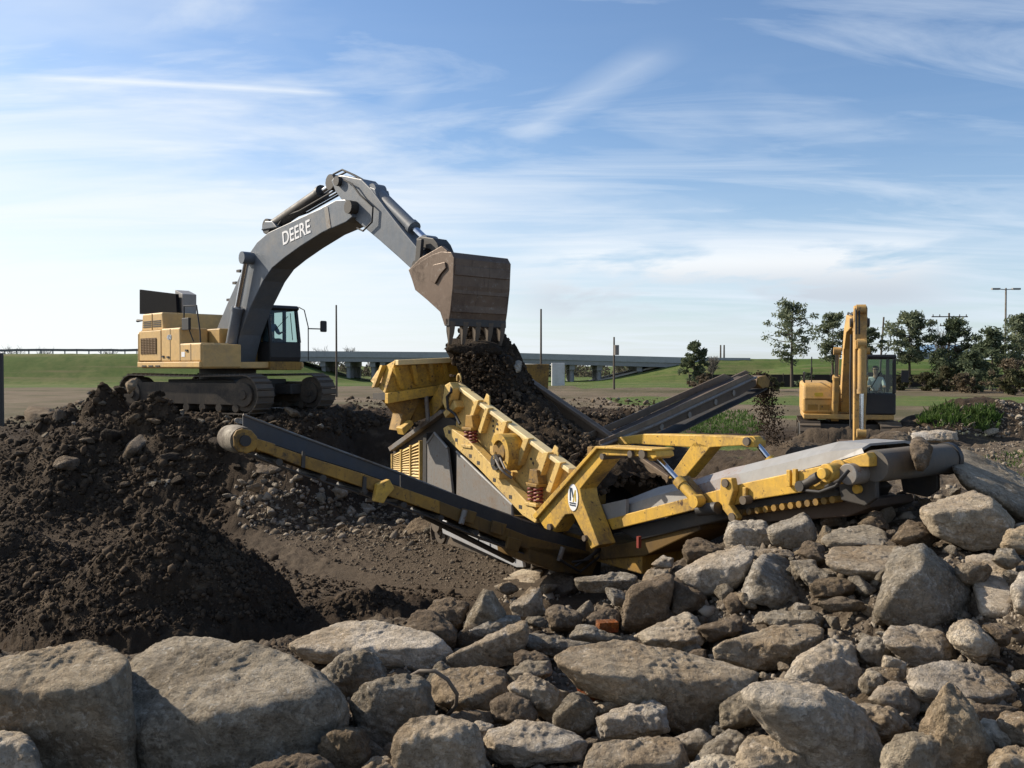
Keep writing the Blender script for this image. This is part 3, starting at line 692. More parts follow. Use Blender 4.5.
    for yy in (cy0 + .02, cy1 - .02):
        pane([E.w(cx0 + .08, yy, 2.05), E.w(cx0 + .72, yy, 2.05), E.w(cx0 + .72, yy, 2.98), E.w(cx0 + .08, yy, 2.98)]); pane([E.w(cx0 + .79, yy, 2.05), E.w(cx1 - .04, yy, 2.05), E.w(cx1 - .21, yy, 2.98), E.w(cx0 + .79, yy, 2.98)])
    pane([E.w(cx0 + .02, cy0 + .05, 2.05), E.w(cx0 + .02, cy1 - .05, 2.05), E.w(cx0 + .02, cy1 - .05, 2.98), E.w(cx0 + .02, cy0 + .05, 2.98)])
    g = G(); E.box(g, .24, .44, .76, 1.24, 2.0, 2.75); E.box(g, .24, .80, .76, 1.24, 1.9, 2.08); g.obj('operator_seat', BLACK, cab, bevel=.04)
    g = G(); g.tube([E.w(1.69, 1.2, 2.1), E.w(1.56, 1.2, 2.9)], .012, 6); g.tube([E.w(1.66, .6, 2.35), E.w(1.60, 1.1, 2.8)], .01, 6); g.obj('windscreen_wiper', BLACK, cab)
    g = G(); g.tube([E.w(1.5, 1.52, 3.1), E.w(1.75, 1.56, 3.0), E.w(1.9, 1.6, 2.5), E.w(1.9, 1.6, 1.5)], .016, 8); g.tube([E.w(1.88, 1.6, 2.45), E.w(1.92, 2.06, 2.45)], .018, 8); rail_ = g.obj('mirror_bar', BLACK, cab, smooth=.8)
    g = G(); E.box(g, 1.88, 1.96, 2.0, 2.22, 2.36, 2.70); g.obj('cab_mirror', BLACK, cab, bevel=.04, seg=3)
    seated_person(E, (.66, 1.0, 2.05), 'operator in blue shirt sitting in the cab of the large excavator', SHIRTB, hands=((.40, .24, .30), (.40, -.24, .30)))
    # boom
    BO = [(215, 333), (227, 304), (239, 277), (248, 255), (257, 242), (268, 232.5), (320, 208.5), (336, 200), (345, 199.5), (351, 206), (352, 217), (346, 222), (322, 232.5), (300, 246.5), (284, 258), (272, 268), (263, 281), (250, 308), (240, 335), (236, 352), (233, 365), (224, 360), (217, 345)]
    g = G(); E.slab(g, BO, -.34, -.34, .34); boom = g.obj('boom', BLUEGR, root, bevel=.02)
    for a, b in ((318, 209), (326, 229)): pass
    l = [E.px(a, b, -.345) for a, b in ((324, 207), (328, 207), (331, 227.5), (327, 229.5))]
    g = G(); g.prism([E.w(x, -.352, z) for x, z in l], [E.w(x, -.342, z) for x, z in l]); g.obj('pale_stripe', GREYST, boom)
    l = [E.px(a, b, -.345) for a, b in ((279.5, 241), (313.5, 225))]; ang = math.atan2(l[1][1] - l[0][1], l[1][0] - l[0][0])
    txt = words('DEERE', .50, WHITE, boom, E, (l[0][0] + l[1][0]) / 2, -.345, (l[0][1] + l[1][1]) / 2 - .0, ang + .0, xs=1.0)
    xsz = max(v.co.x for v in txt.data.vertices) - min(v.co.x for v in txt.data.vertices)
    l = [E.px(a, b, -.36) for a, b in ((247, 255), (240, 285), (236, 305), (232, 332))]
    g = G(); g.tube([E.w(x, -.375, z) for x, z in l], .022, 8); g.obj('lubrication_pipe', GREYST, boom, smooth=.8)
    l = [E.px(a, b, -.34) for a, b in ((216, 330), (228, 300), (240, 273), (250, 248), (260, 236), (270, 228), (276, 219), (281, 216), (292, 212), (330, 190))]
    for off in (-.12, .02, .14):
        g = G(); g.tube([E.w(x, off, z + .05) for x, z in l], .028, 8); g.obj('hydraulic_hose', RUBBER, boom, smooth=.8)
    for a, b in ((232, 283), (236, 271), (226, 300), (240, 262)):
        x, z = E.px(a, b, -.34); g = G(); E.box(g, x - .16, x + .04, -.25, .25, z - .02, z + .05); g.obj('hose_clamp', DARKST, boom)
    for a, b in ((247, 258), (349, 207)):
        x, z = E.px(a, b, -.40); g = G(); g.cyl(E.w(x, -.44, z), E.w(x, .44, z), .16, 20); g.obj('pivot_boss', DARKST, boom, smooth=.6)
    P = lambda a, b, y: E.w(E.px(a, b, y)[0], y, E.px(a, b, y)[1])
    ram(E, root, 'boom_cylinder', P(228, 360, -.50), P(247, 258, -.50), .52, .15, .085, BLUEGR)
    ram(E, root, 'boom_cylinder', P(252, 364, .50), P(272, 276, .50), .58, .15, .085, DARKST)
    ram(E, root, 'stick_cylinder', P(272, 227, 0), P(336, 183, 0), .80, .17, .09, DARKST)
    g = G(); E.slab(g, [(268, 231), (272, 222), (279, 222), (284, 228)], 0, -.22, .22); g.obj('cylinder_bracket', BLUEGR, boom, bevel=.02)
    # stick, bucket cylinder, linkage, bucket
    STK = [(331, 181), (335, 176), (342, 175), (361, 179), (371, 189), (385, 208), (403, 231), (419, 250), (428, 261), (421, 268), (412, 270), (398, 257), (380, 241), (362, 226), (354, 219), (343, 202), (335, 191)]
    g = G(); E.slab(g, STK, -.22, -.22, .22); stick = g.obj('stick', BLUEGR, root, bevel=.025)
    for a, b in ((337, 181), (347, 205), (416, 266)):
        x, z = E.px(a, b, -.3); g = G(); g.cyl(E.w(x, -.33, z), E.w(x, .33, z), .12, 18); g.obj('pivot_boss', DARKST, stick, smooth=.6)
    l = [E.px(a, b, -.3) for a, b in ((344, 180), (352, 184), (360, 195), (373, 207), (372, 222), (363, 231), (357, 228))]
    g = G(); g.tube([E.w(x, -.30, z) for x, z in l], .022, 8); g.obj('hydraulic_hose', RUBBER, stick, smooth=.8)
    l = [E.px(a, b, 0) for a, b in ((336, 176), (345, 171.5), (353, 175), (366, 182), (376, 190))]
    g = G(); g.tube([E.w(x, .05, z) for x, z in l], .025, 8); g.tube([E.w(x, -.08, z + .03) for x, z in l], .025, 8); g.obj('hose_loop', RUBBER, stick, smooth=.8)
    g = G(); E.slab(g, [(368, 187), (372, 186), (382, 190), (384, 199), (376, 200)], 0, -.2, .2); g.obj('cylinder_bracket', BLUEGR, stick, bevel=.02)
    ram(E, root, 'bucket_cylinder', P(377, 192, 0), P(429, 243, 0), .72, .145, .085, BLUEGR)
    for y in (-.30, .30):
        g = G(); E.slab(g, [(418, 240), (423, 239), (421, 262), (416, 264)], y, y - .04, y + .04); g.obj('guide_link', DARKST, root, bevel=.01)
    g = G(); E.slab(g, [(423, 240), (427, 237), (440, 239), (444, 244), (450, 258), (444, 262), (437, 250), (426, 248)], 0, -.2, .2); g.obj('bucket_link', DARKST, root, bevel=.02)
    # bucket: side plates, wrapper, lip, teeth
    hw = .80
    SIDE = [(411, 277), (412, 268), (423, 260), (431, 255), (441, 251.5), (451, 252), (454, 258), (453, 285), (450.5, 310), (448.5, 324), (444.5, 326), (440, 312), (427, 300), (415, 290)]
    loc = [E.px(a, b, -hw) for a, b in SIDE]
    bk = G(); back = loc[3:10]; xm = sum(p[0] for p in loc) / len(loc); zm = sum(p[1] for p in loc) / len(loc)
    inner = []
    for (x, z) in back:
        d = Vector((xm - x, zm - z)); d = d.normalized() * .06; inner.append((x + d.x, z + d.y))
    prof = back + inner[::-1]
    E.lslab(bk, prof, -hw + .04, hw - .04); bucket = bk.obj('bucket', BUCKET, root, bevel=.015)
    for y0, y1 in ((-hw, -hw + .05), (hw - .05, hw)):
        g = G(); E.lslab(g, loc, y0, y1); sp = g.obj('side_plate', BUCKET, bucket, bevel=.012)
    l = [E.px(a, b, -hw) for a, b in ((434, 265), (446, 262), (447, 268), (441, 275), (436, 284), (432, 281))]
    g = G(); E.lslab(g, l, -hw - .035, -hw - .002); g.obj('wear_plate', BUCKET, bucket, bevel=.01)
    for k in range(3):
        (xa, za), (xb, zb) = back[3], back[6]; t = .18 + .28 * k; x = xa + (xb - xa) * t; z = za + (zb - za) * t
        g = G(); E.box(g, x - .01, x + .035, -hw + .03, hw - .03, z - .10, z + .10); g.obj('wear_strip', BUCKET, bucket, bevel=.01)
    for y in (-.30, .30):
        g = G(); E.slab(g, [(410, 270), (422, 258), (443, 246), (449, 251), (446, 258), (430, 268), (414, 281)], y, y - .05, y + .05); g.obj('bucket_ear', BUCKET, bucket, bevel=.015)
    (xl, zl) = E.px(448.5, 323, -hw)
    g = G(); E.box(g, xl - .10, xl + .03, -hw, hw, zl - .06, zl + .10); g.obj('lip', DARKST, bucket, bevel=.015)
    for k in range(5):
        y = -hw + .09 + (2 * hw - .18) * k / 4
        g = G(); a = [(xl - .10, zl + .04), (xl + .04, zl + .04), (xl + .01, zl - .2), (xl - .05, zl - .44), (xl - .085, zl - .44), (xl - .11, zl - .17)]
        p0 = [E.w(x, y - (.075 if z > zl - .1 else .062 if z > zl - .3 else .03), z) for x, z in a]; p1 = [E.w(x, y + (.075 if z > zl - .1 else .062 if z > zl - .3 else .03), z) for x, z in a]
        g.prism(p0, p1); g.obj('bucket_tooth', SHOE, bucket, bevel=.012)
    return root, E
EXC, EXF = large_excavator()

# ------------------------------------------------------------------ the smaller excavator facing us
def small_excavator():
    zg = 1.35; F = Frame((10.75, 29.0, zg), 106)
    root = thing('excavator', F.w(0, 0, 0), 'smaller yellow excavator facing the camera behind the screening plant', 'excavator')
    for y0, y1 in ((-1.45, -.85), (.85, 1.45)): crawler(F, root, y0, y1, 2.05, .9, 0, plate=DARKST)
    g = G(); F.box(g, -1.2, 1.2, -.9, .9, .38, .85); g.obj('undercarriage', DARKST, root, bevel=.03)
    g = G(); g.cyl(F.w(0, 0, .85), F.w(0, 0, 1.02), .6, 28); g.obj('slew_ring', DARKST, root, smooth=.6)
    g = G(); F.box(g, -1.9, 1.35, -1.33, 1.30, 1.0, 1.16); g.obj('platform', YEL_E, root, bevel=.03)
    g = G(); F.box(g, -2.5, -1.6, -1.33, 1.33, 1.0, 1.95); g.obj('counterweight', YEL_E, root, bevel=.15, seg=4)
    g = G(); F.lslab(g, [(-1.9, 1.16), (1.25, 1.16), (1.25, 1.62), (1.10, 2.04), (.9, 2.12), (-1.9, 2.16)], -1.36, -.42); eh = g.obj('engine_hood', YEL_E, root, bevel=.10, seg=4)
    g = G(); F.box(g, 1.252, 1.262, -1.28, -.46, 1.60, 1.64); F.box(g, 1.252, 1.26, -1.2, -.9, 1.28, 1.45); F.box(g, 1.252, 1.26, -.85, -.55, 1.28, 1.45); g.obj('panel_seam', YEL_M, eh)
    g = G(); F.box(g, -1.6, -.4, -.4, .4, 1.16, 2.0); g.obj('hydraulic_bay', YEL_E, root, bevel=.05)
    g = G(); g.tube([F.w(.2, -1.05, 2.1), F.w(.2, -1.05, 2.95)], .018, 6); g.tube([F.w(.2, -1.05, 2.4), F.w(.2, -1.05, 2.6)], .035, 8); g.obj('antenna', BLACK, root)
    for y in (-.13, -.05): g = G(); g.tube([F.w(4.62, y, 4.25), F.w(5.05, y, 4.15), F.w(5.1, y, 3.5)], .022, 8); g.obj('hydraulic_hose', RUBBER, root, smooth=.8)
    g = G(); g.cyl(F.w(4.62, -.25, 3.83), F.w(4.62, .25, 3.83), .12, 16); g.obj('arm_pin', DARKST, root, smooth=.6)
    g = G(); g.tube([F.w(1.2, -1.3, 2.12), F.w(1.2, -1.3, 2.45), F.w(.2, -1.3, 2.45), F.w(.2, -1.3, 2.14)], .02, 6); g.obj('handrail', BLACK, root, smooth=.8)
    g = G(); F.box(g, 1.262, 1.272, -1.0, -.75, 1.70, 1.82); g.obj('warning_sticker', GOLD, eh)
    # cab
    c0, c1, y0, y1 = -.35, 1.35, .36, 1.34
    g = G(); F.box(g, c0, c1 + .02, y0, y1, 1.16, 1.82); cab = g.obj('cab', BLACK, root, bevel=.05, seg=3)
    g = G(); F.box(g, c0, c1 - .02, y0 - .02, y1 + .02, 2.86, 3.0); g.obj('cab_roof', BLACK, cab, bevel=.06, seg=3)
    for xx in (c0 + .05, c1 - .04):
        for yy in (y0 + .05, y1 - .05):
            g = G(); F.box(g, xx - .05, xx + .05, yy - .05, yy + .05, 1.82, 2.87); g.obj('cab_post', BLACK, cab, bevel=.02)
    g = G(); g.add([F.w(c1 - .02, y0 + .1, 1.82), F.w(c1 - .02, y1 - .1, 1.82), F.w(c1 - .06, y1 - .1, 2.86), F.w(c1 - .06, y0 + .1, 2.86)], [(0, 1, 2, 3)]); g.obj('windscreen', GLASS, cab)
    for yy in (y0 + .03, y1 - .03):
        g = G(); g.add([F.w(c0 + .1, yy, 1.82), F.w(c1 - .09, yy, 1.82), F.w(c1 - .09, yy, 2.86), F.w(c0 + .1, yy, 2.86)], [(0, 1, 2, 3)]); g.obj('window', GLASS, cab)
    g = G(); g.add([F.w(c0 + .02, y0 + .1, 1.82), F.w(c0 + .02, y1 - .1, 1.82), F.w(c0 + .02, y1 - .1, 2.86), F.w(c0 + .02, y0 + .1, 2.86)], [(0, 1, 2, 3)]); g.obj('rear_window', GLASS, cab)
    g = G(); F.box(g, .05, .22, .62, 1.08, 1.6, 2.45); F.box(g, .05, .62, .62, 1.08, 1.55, 1.72); g.obj('operator_seat', BLACK, cab, bevel=.04)
    g = G(); g.tube([F.w(c1, y1 + .02, 2.45), F.w(c1 + .05, y1 + .22, 2.4)], .015, 6); F.box(g, c1 + .02, c1 + .08, y1 + .14, y1 + .34, 2.15, 2.52); g.obj('cab_mirror', BLACK, cab, bevel=.02)
    g = G(); g.tube([F.w(c1 + .02, y0 + .2, 1.85), F.w(c1 - .01, y0 + .55, 2.5)], .012, 6); g.obj('windscreen_wiper', BLACK, cab)
    for sx in (-.22, .22):
        g = G(); g.tube([F.w(.78, .85 + sx, 1.6), F.w(.85, .85 + sx, 2.02)], [.02, .03], 8); g.obj('control_lever', BLACK, cab)
    seated_person(F, (.42, .85, 1.74), 'operator in white shirt and sunglasses sitting in the cab of the smaller excavator', SHIRTW, hands=((.40, .22, .28), (.40, -.22, .28)))
    # boom, stick and cylinders reaching towards the camera
    g = G(); F.lslab(g, [(.55, 1.25), (.95, 1.2), (1.55, 2.2), (2.2, 3.15), (2.9, 3.62), (4.55, 3.70), (4.6, 3.98), (2.9, 4.14), (2.15, 3.80), (1.5, 3.0), (.6, 1.75)], -.22, .22); boom = g.obj('boom', YEL_E, root, bevel=.03)
    for y in (-.40, .40): ram(F, root, 'boom_cylinder', F.w(1.15, y, 1.05), F.w(2.15, y, 3.1), .62, .10, .06, YEL_E)
    ram(F, root, 'stick_cylinder', F.w(2.2, 0, 4.0), F.w(4.95, 0, 4.18), .62, .11, .06, YEL_E)
    for y in (-.16, -.06, .10):
        g = G(); g.tube([F.w(.8, y, 1.9), F.w(1.5, y, 3.06), F.w(2.15, y, 3.86), F.w(2.9, y, 4.2), F.w(4.5, y, 4.05)], .025, 8); g.obj('hydraulic_hose', RUBBER, boom, smooth=.8)
    g = G(); F.lslab(g, [(4.45, 3.60), (4.80, 3.56), (4.95, 4.22), (4.72, 4.30)], -.17, .17); F.lslab(g, [(4.40, 3.95), (4.42, 3.4), (4.62, .55), (4.86, .55), (4.92, 3.4), (4.86, 3.95)], -.155, .155); stick = g.obj('stick', YEL_E, root, bevel=.03)
    ram(F, root, 'bucket_cylinder', F.w(5.05, .02, 3.25), F.w(5.12, .02, .85), .55, .105, .062, YEL_E)
    g = G(); F.box(g, 4.85, 5.1, -.14, .14, 3.1, 3.35); g.obj('cylinder_bracket', YEL_E, stick, bevel=.02)
    g = G(); g.tube([F.w(4.95, -.24, 3.5), F.w(5.0, -.26, 2.2), F.w(4.95, -.24, 1.0)], .03, 8); g.obj('hydraulic_hose', RUBBER, stick, smooth=.8)
    # bucket on the ground in front
    prof = [(4.45, .62), (4.95, .62), (5.25, .30), (5.2, -.15), (4.85, -.42), (4.45, -.40)]
    g = G(); pin = [(4.5, .56), (4.92, .56), (5.17, .28), (5.12, -.12), (4.82, -.35), (4.45, -.34)]
    F.lslab(g, prof + pin[::-1], -.55, .55); b = g.obj('bucket', BUCKET, root, bevel=.012)
    for y in (-.55, .51): g = G(); F.lslab(g, prof, y, y + .04); g.obj('side_plate', BUCKET, b)
    for k in range(4): g = G(); F.lslab(g, [(4.48, -.32), (4.48, -.44), (4.2, -.41)], -.5 + k * .30, -.42 + k * .30); g.obj('bucket_tooth', SHOE, b)
    return root
small_excavator()
# ------------------------------------------------------------------ the screening plant
def screening_plant():
    S = Frame((1.033, 15.5, 0.0), 56)
    root = thing('screening_plant', S.w(-2, .9, 0), 'yellow mobile screening plant with hopper, ribbed screen box and three belts', 'screening plant')
    P = lambda a, b, y: S.w(S.px(a, b, y)[0], y, S.px(a, b, y)[1])
    # chassis and crawlers
    g = G(); S.box(g, -5.0, 1.4, .35, 1.55, .62, 1.0); g.obj('chassis', YEL_M, root, bevel=.02)
    xs = [S.px(a, b, .12) for a, b in ((443, 519.5), (450, 521), (524, 556), (526, 567), (519, 567), (445, 533))]
    mx, mz = (xs[0][0] + xs[3][0]) / 2, (xs[0][1] + xs[3][1]) / 2
    tr = crawler(S, root, .14, .60, 1.95, .78, -.05, pitch=.14, rollers=5, x0=-3.35)
    crawler(S, root, 1.35, 1.80, 1.95, .78, -.05, pitch=.14, rollers=5, x0=-3.35)
    g = G(); S.lslab(g, xs, .06, .13); pl = g.obj('track_side_plate', RAILST, tr, bevel=.012)
    g = G()
    for k in range(7):
        t = (k + .5) / 7; x = xs[0][0] + (xs[2][0] - xs[0][0]) * t; z = xs[0][1] + (xs[2][1] - xs[0][1]) * t
        S.box(g, x - .02, x + .02, .04, .058, z - .16, z - .02)
    g.obj('weld_rib', RAILST, pl)
    (xr, zr) = S.px(437, 521, .1); g = G(); g.cyl(S.w(xr, .05, zr - .06), S.w(xr, .5, zr - .06), .18, 20); g.obj('idler_guard', SHOE, tr, smooth=.6)
    # engine compartment
    g = G(); S.slab(g, [(393, 450), (440, 414), (456, 421), (457, 500), (393, 480)], .02, .02, 1.75); eng = g.obj('engine_housing', DARKST, root, bevel=.02)
    gl = [S.px(a, b, -.02) for a, b in ((394, 454), (422.5, 440.5), (422.5, 484), (394, 475))]
    g = G(); g.prism([S.w(x, -.03, z) for x, z in gl], [S.w(x, .015, z) for x, z in gl]); gd = g.obj('louvre_door', YEL_P, eng)
    g = G(); x0, x1 = gl[0][0], gl[1][0]
    for k in range(13):
        t = (k + .5) / 13; zl = gl[3][1] + (gl[0][1] - gl[3][1]) * t; zr_ = gl[2][1] + (gl[1][1] - gl[2][1]) * t
        g.prism([S.w(x0 + .03, -.035, zl - .025), S.w(x0 + .03, -.085, zl - .035), S.w(x0 + .03, -.035, zl + .02)], [S.w(x1 - .03, -.035, zr_ - .025), S.w(x1 - .03, -.085, zr_ - .035), S.w(x1 - .03, -.035, zr_ + .02)])
    g.obj('louvres', YEL_P, gd)
    for t in (.01, .34, .67, .99):
        g = G()
        x = x0 + (x1 - x0) * t; zb = gl[3][1] + (gl[2][1] - gl[3][1]) * t; zt = gl[0][1] + (gl[1][1] - gl[0][1]) * t
        S.box(g, x - .02, x + .02, -.10, -.03, zb, zt); g.obj('louvre_frame', YEL_P, gd)
    g = G(); S.slab(g, [(388.5, 447.5), (441, 409.5), (443, 413), (390.5, 451.5)], -.1, -.12, 1.8); g.obj('hood_lid', GREYST, root, bevel=.012)
    g = G(); S.slab(g, [(424, 484), (424.5, 436), (428, 432.5), (428, 486)], -.1, -.14, .1); g.obj('door_post', DARKST, root, bevel=.01)
    for pts in (((427.5, 486), (427.5, 443), (434.7, 433), (447.7, 448), (453, 497)), ((456.6, 497), (457, 451.5), (512.7, 505), (512.5, 516), (500, 519))):
        g = G(); S.slab(g, pts, -.14, -.15, -.09); p = g.obj('side_guard_panel', GREYST, root, bevel=.012)
        l = [S.px(a, b, -.15) for a, b in pts[1:4]]; g = G(); g.tube([S.w(x, -.155, z) for x, z in l], .028, 6); g.obj('panel_edge', GREYCV, p)
    # screen box
    W = 1.95
    wall = [S.px(a, b, 0) for a, b in ((459.5, 385.5), (573, 471), (560, 508), (545, 514), (520, 494), (472, 448), (455, 433))]
    g = G(); S.lslab(g, wall, 0, .06); nw = g.obj('screen_side_wall', YEL_P, root, bevel=.01)
    wallf = [(x - (.5 if i in (0, 6) else -.35 if i in (1, 2, 3) else 0), z + (.20 if i in (0, 6) else -.18 if i in (1, 2, 3) else 0)) for i, (x, z) in enumerate(wall)]
    g = G(); S.lslab(g, wallf, W, W + .06); fw = g.obj('screen_side_wall', RUSTPL, root, bevel=.01, label='rusty brown far side wall')
    g = G(); l = [S.px(a, b, 0) for a, b in ((457.5, 382.5), (573.5, 468.5), (573.5, 473.5), (458, 387))]; S.lslab(g, l, -.10, .10); g.obj('top_rail', paint('worn_pale_yellow_rail', (.66, .52, .26), (.4, .36, .28), .5), nw, bevel=.015)
    g = G(); (a0, b0), (a1, b1) = wallf[0], wallf[1]; S.lslab(g, [(a0, b0), (a1, b1), (a1, b1 - .09), (a0, b0 - .09)], W - .05, W + .12); g.obj('top_rail', RUSTPL, fw, bevel=.015)
    for top, bot, wd in (((479, 400), (470, 425), .13), ((489, 408), (481, 433), .13), ((507, 421), (499, 447), .15), ((528.5, 438), (519, 465), .16), ((548, 452), (538, 482), .15), ((560.5, 462), (550, 492), .15)):
        (xa, za), (xb, zb) = S.px(*top, -.08), S.px(*bot, -.08)
        g = G(); g.prism([S.w(xa - wd / 2, -.13, za), S.w(xa + wd / 2, -.13, za), S.w(xa + wd / 2, -.002, za), S.w(xa - wd / 2, -.002, za)], [S.w(xb - wd / 2, -.13, zb), S.w(xb + wd / 2, -.13, zb), S.w(xb + wd / 2, -.002, zb), S.w(xb - wd / 2, -.002, zb)])
        g.obj('stiffener', YEL_P, nw, bevel=.01)
    g = G()
    for a, b in ((493, 421), (493, 426), (497, 424), (497, 429), (493.5, 431), (531, 459), (533, 463), (515, 436)):
        x, z = S.px(a, b, -.01); g.cyl(S.w(x, -.012, z), S.w(x, -.002, z), .026, 10)
    g.obj('bolt_holes', DARKST, nw)
    for a, b in ((485.5, 398), (553.5, 450)):
        x, z = S.px(a, b, 0); g = G(); S.lslab(g, [(x - .13, z - .09), (x + .11, z - .22), (x + .10, z + .04), (x, z + .09)], .02, .05); g.obj('lifting_lug', YEL_P, nw, bevel=.01)
    x, z = S.px(459, 378.5, 0); ring = [S.w(x + .07 * math.cos(q), .0, z + .09 * math.sin(q)) for q in np.linspace(-.6, math.pi + .6, 10)]
    g = G(); g.tube(ring, .022, 6); g.obj('lifting_eye', YEL_P, nw, smooth=.8)
    # lower screen frame bar and slots
    g = G(); S.slab(g, [(444.5, 428), (449, 425.5), (470, 440), (541, 515), (537, 523), (524, 515), (480, 468), (461, 451), (447, 437)], -.2, -.24, -.06); bar = g.obj('screen_support_beam', YEL_P, root, bevel=.015)
    for a, b in ((449, 432), (456, 440), (470, 456), (478, 463), (494, 480), (510, 497), (520, 507)):
        x, z = S.px(a, b, -.25); g = G(); S.box(g, x - .05, x + .05, -.244, -.238, z - .035, z + .035); g.obj('slot', DARKST, bar)
    # end bracket at the upper end
    g = G(); S.slab(g, [(444.5, 402), (447, 385), (452, 382), (455, 388), (452.5, 400), (448, 410)], -.2, -.26, -.05); g.obj('end_bracket', YEL_P, root, bevel=.02)
    g = G(); S.slab(g, [(447, 412), (458, 400), (460.5, 407), (449, 418)], -.1, -.2, .3); g.obj('hinge_plate', YEL_P, root, bevel=.02)
    g = G(); S.slab(g, [(428, 412), (445, 384), (448, 387), (447, 405), (433, 421)], .1, -.02, .25); g.obj('feed_chute_side', YEL_S, root, bevel=.015)
    g = G(); g.tube([P(452, 384, -.2), P(451, 392, -.3), P(447, 397, -.3), P(448, 409, -.28), P(455, 414, -.2), P(460, 424, -.2)], .03, 8); g.obj('hydraulic_hose', BLACK, root, smooth=.8)
    # springs
    def spring(a, b):
        x, z = S.px(a, b, -.16)
        g = G(); S.box(g, x - .17, x + .20, -.26, -.005, z + .16, z + .22); S.lslab(g, [(x - .14, z + .22), (x + .18, z + .22), (x + .12, z + .46), (x - .10, z + .46)], -.20, -.005); bl = g.obj('spring_mount', YEL_M, root, bevel=.012)
        for dx in (-.085, .105):
            n = 60; pts = [S.w(x + dx + .075 * math.cos(q), -.15 + .075 * math.sin(q), z - .13 + .29 * k / n) for k, q in enumerate(np.linspace(0, 2 * math.pi * 4.5, n + 1))]
            g = G(); g.tube(pts, .020, 6); g.obj('coil_spring', REDSP, bl, smooth=.8)
        g = G(); S.box(g, x - .17, x + .20, -.27, -.02, z - .19, z - .13); g.obj('spring_seat', YEL_P, bl, bevel=.01)
    spring(470, 438); spring(534.5, 495)
    # vibrator drive with belt guard
    x, z = S.px(503, 450, -.2)
    g = G(); g.cyl(S.w(x, -.02, z), S.w(x, -.30, z), .21, 28); dr = g.obj('vibrator_housing', YEL_M, root, bevel=.015, smooth=.6)
    g = G(); q = np.linspace(-.9, 2.5, 22); xg, zg = x + .10, z - .06
    inn = [(xg + .22 * math.cos(t), zg + .26 * math.sin(t)) for t in q]; out = [(xg + .33 * math.cos(t), zg + .38 * math.sin(t)) for t in q]
    for i in range(len(q) - 1):
        c4 = [inn[i], out[i], out[i + 1], inn[i + 1]]; g.prism([S.w(a, -.02, b) for a, b in c4], [S.w(a, -.36, b) for a, b in c4])
    g.obj('belt_guard', YEL_S, root, smooth=.6)
    g = G(); g.cyl(S.w(x + .02, -.31, z - .22), S.w(x + .02, -.40, z - .22), .15, 20); g.cyl(S.w(x + .02, -.40, z - .22), S.w(x + .02, -.44, z - .22), .06, 12); g.obj('pulley', DARKST, dr, smooth=.6)
    g = G(); S.box(g, x - .14, x + .12, -.36, -.1, z - .52, z - .30); S.lslab(g, [(x - .1, z - .30), (x + .0, z - .02), (x + .05, z - .30)], -.40, -.33); g.obj('motor_bracket', YEL_P, root, bevel=.012)
    g = G(); g.tube([P(496, 460, -.4), P(500, 468, -.45), P(506, 474, -.4), P(512, 478, -.3)], .025, 8); g.tube([P(500, 458, -.4), P(505, 469, -.48), P(511, 473, -.36)], .02, 8); g.obj('hydraulic_hose', GREYST, root, smooth=.8)
    # deck under the load, cross tubes
    g = G(); zl = lambda xx: wall[0][1] + (wall[1][1] - wall[0][1]) * (xx - wall[0][0]) / (wall[1][0] - wall[0][0])
    g.hexa([S.w(-3.6, .07, zl(-3.6) - .95), S.w(.4, .07, zl(.4) - .95), S.w(.4, W - .01, zl(.4) - .95), S.w(-3.6, W - .01, zl(-3.6) - .95)] + [S.w(-3.6, .07, zl(-3.6) - .88), S.w(.4, .07, zl(.4) - .88), S.w(.4, W - .01, zl(.4) - .88), S.w(-3.6, W - .01, zl(-3.6) - .88)])
    g.obj('screen_deck', DARKST, root)
    # hopper: plane X = XH faces the right front
    XH = -5.0
    fr = [(391, 360), (474, 356.5), (482, 376), (447, 383.5), (385, 393)]
    lw = [S.pxx(a, b, XH) for a, b in fr]
    g = G(); off = [.22, .22, .1, 0, 0]
    g.prism([S.w(XH + o, y, z) for (y, z), o in zip(lw, off)], [S.w(XH + o - .06, y, z) for (y, z), o in zip(lw, off)]); hop = g.obj('hopper', YEL_S, root, bevel=.012)
    g = G()
    for (ta, tb) in (((389.5, 368), (400, 388.5)), ((406.5, 365.5), (415, 385)), ((423, 363), (431, 381.5)), ((436, 358.5), (445.5, 381))):
        (ya, za), (yb, zb) = S.pxx(*ta, XH), S.pxx(*tb, XH); w_ = .05
        g = G(); g.prism([S.w(XH + .20, ya - w_, za), S.w(XH + .20, ya + w_, za), S.w(XH + .34, ya + w_, za), S.w(XH + .34, ya - w_, za)], [S.w(XH + .0, yb - w_, zb), S.w(XH + .0, yb + w_, zb), S.w(XH + .12, yb + w_, zb), S.w(XH + .12, yb - w_, zb)])
        g.obj('hopper_rib', YEL_S, hop, bevel=.01)
    (ya, za), (yb, zb) = lw[0], lw[1]
    g = G(); g.prism([S.w(XH + .15, ya, za), S.w(XH + .34, ya, za), S.w(XH + .34, ya, za - .11), S.w(XH + .15, ya, za - .11)], [S.w(XH + .15, yb, zb), S.w(XH + .34, yb, zb), S.w(XH + .34, yb, zb - .11), S.w(XH + .15, yb, zb - .11)]); g.obj('rim', paint('worn_hopper_rim', (.66, .50, .22), (.45, .38, .28), .5), hop, bevel=.012)
    (yc, zc), (yd, zd) = lw[3], lw[4]
    g = G(); g.prism([S.w(XH - .02, yd, zd), S.w(XH + .14, yd, zd), S.w(XH + .14, yd, zd - .22), S.w(XH - .02, yd, zd - .22)], [S.w(XH - .02, yc, zc), S.w(XH + .14, yc, zc), S.w(XH + .14, yc, zc - .20), S.w(XH - .02, yc, zc - .20)]); g.obj('lower_flange', YEL_S, hop, bevel=.012)
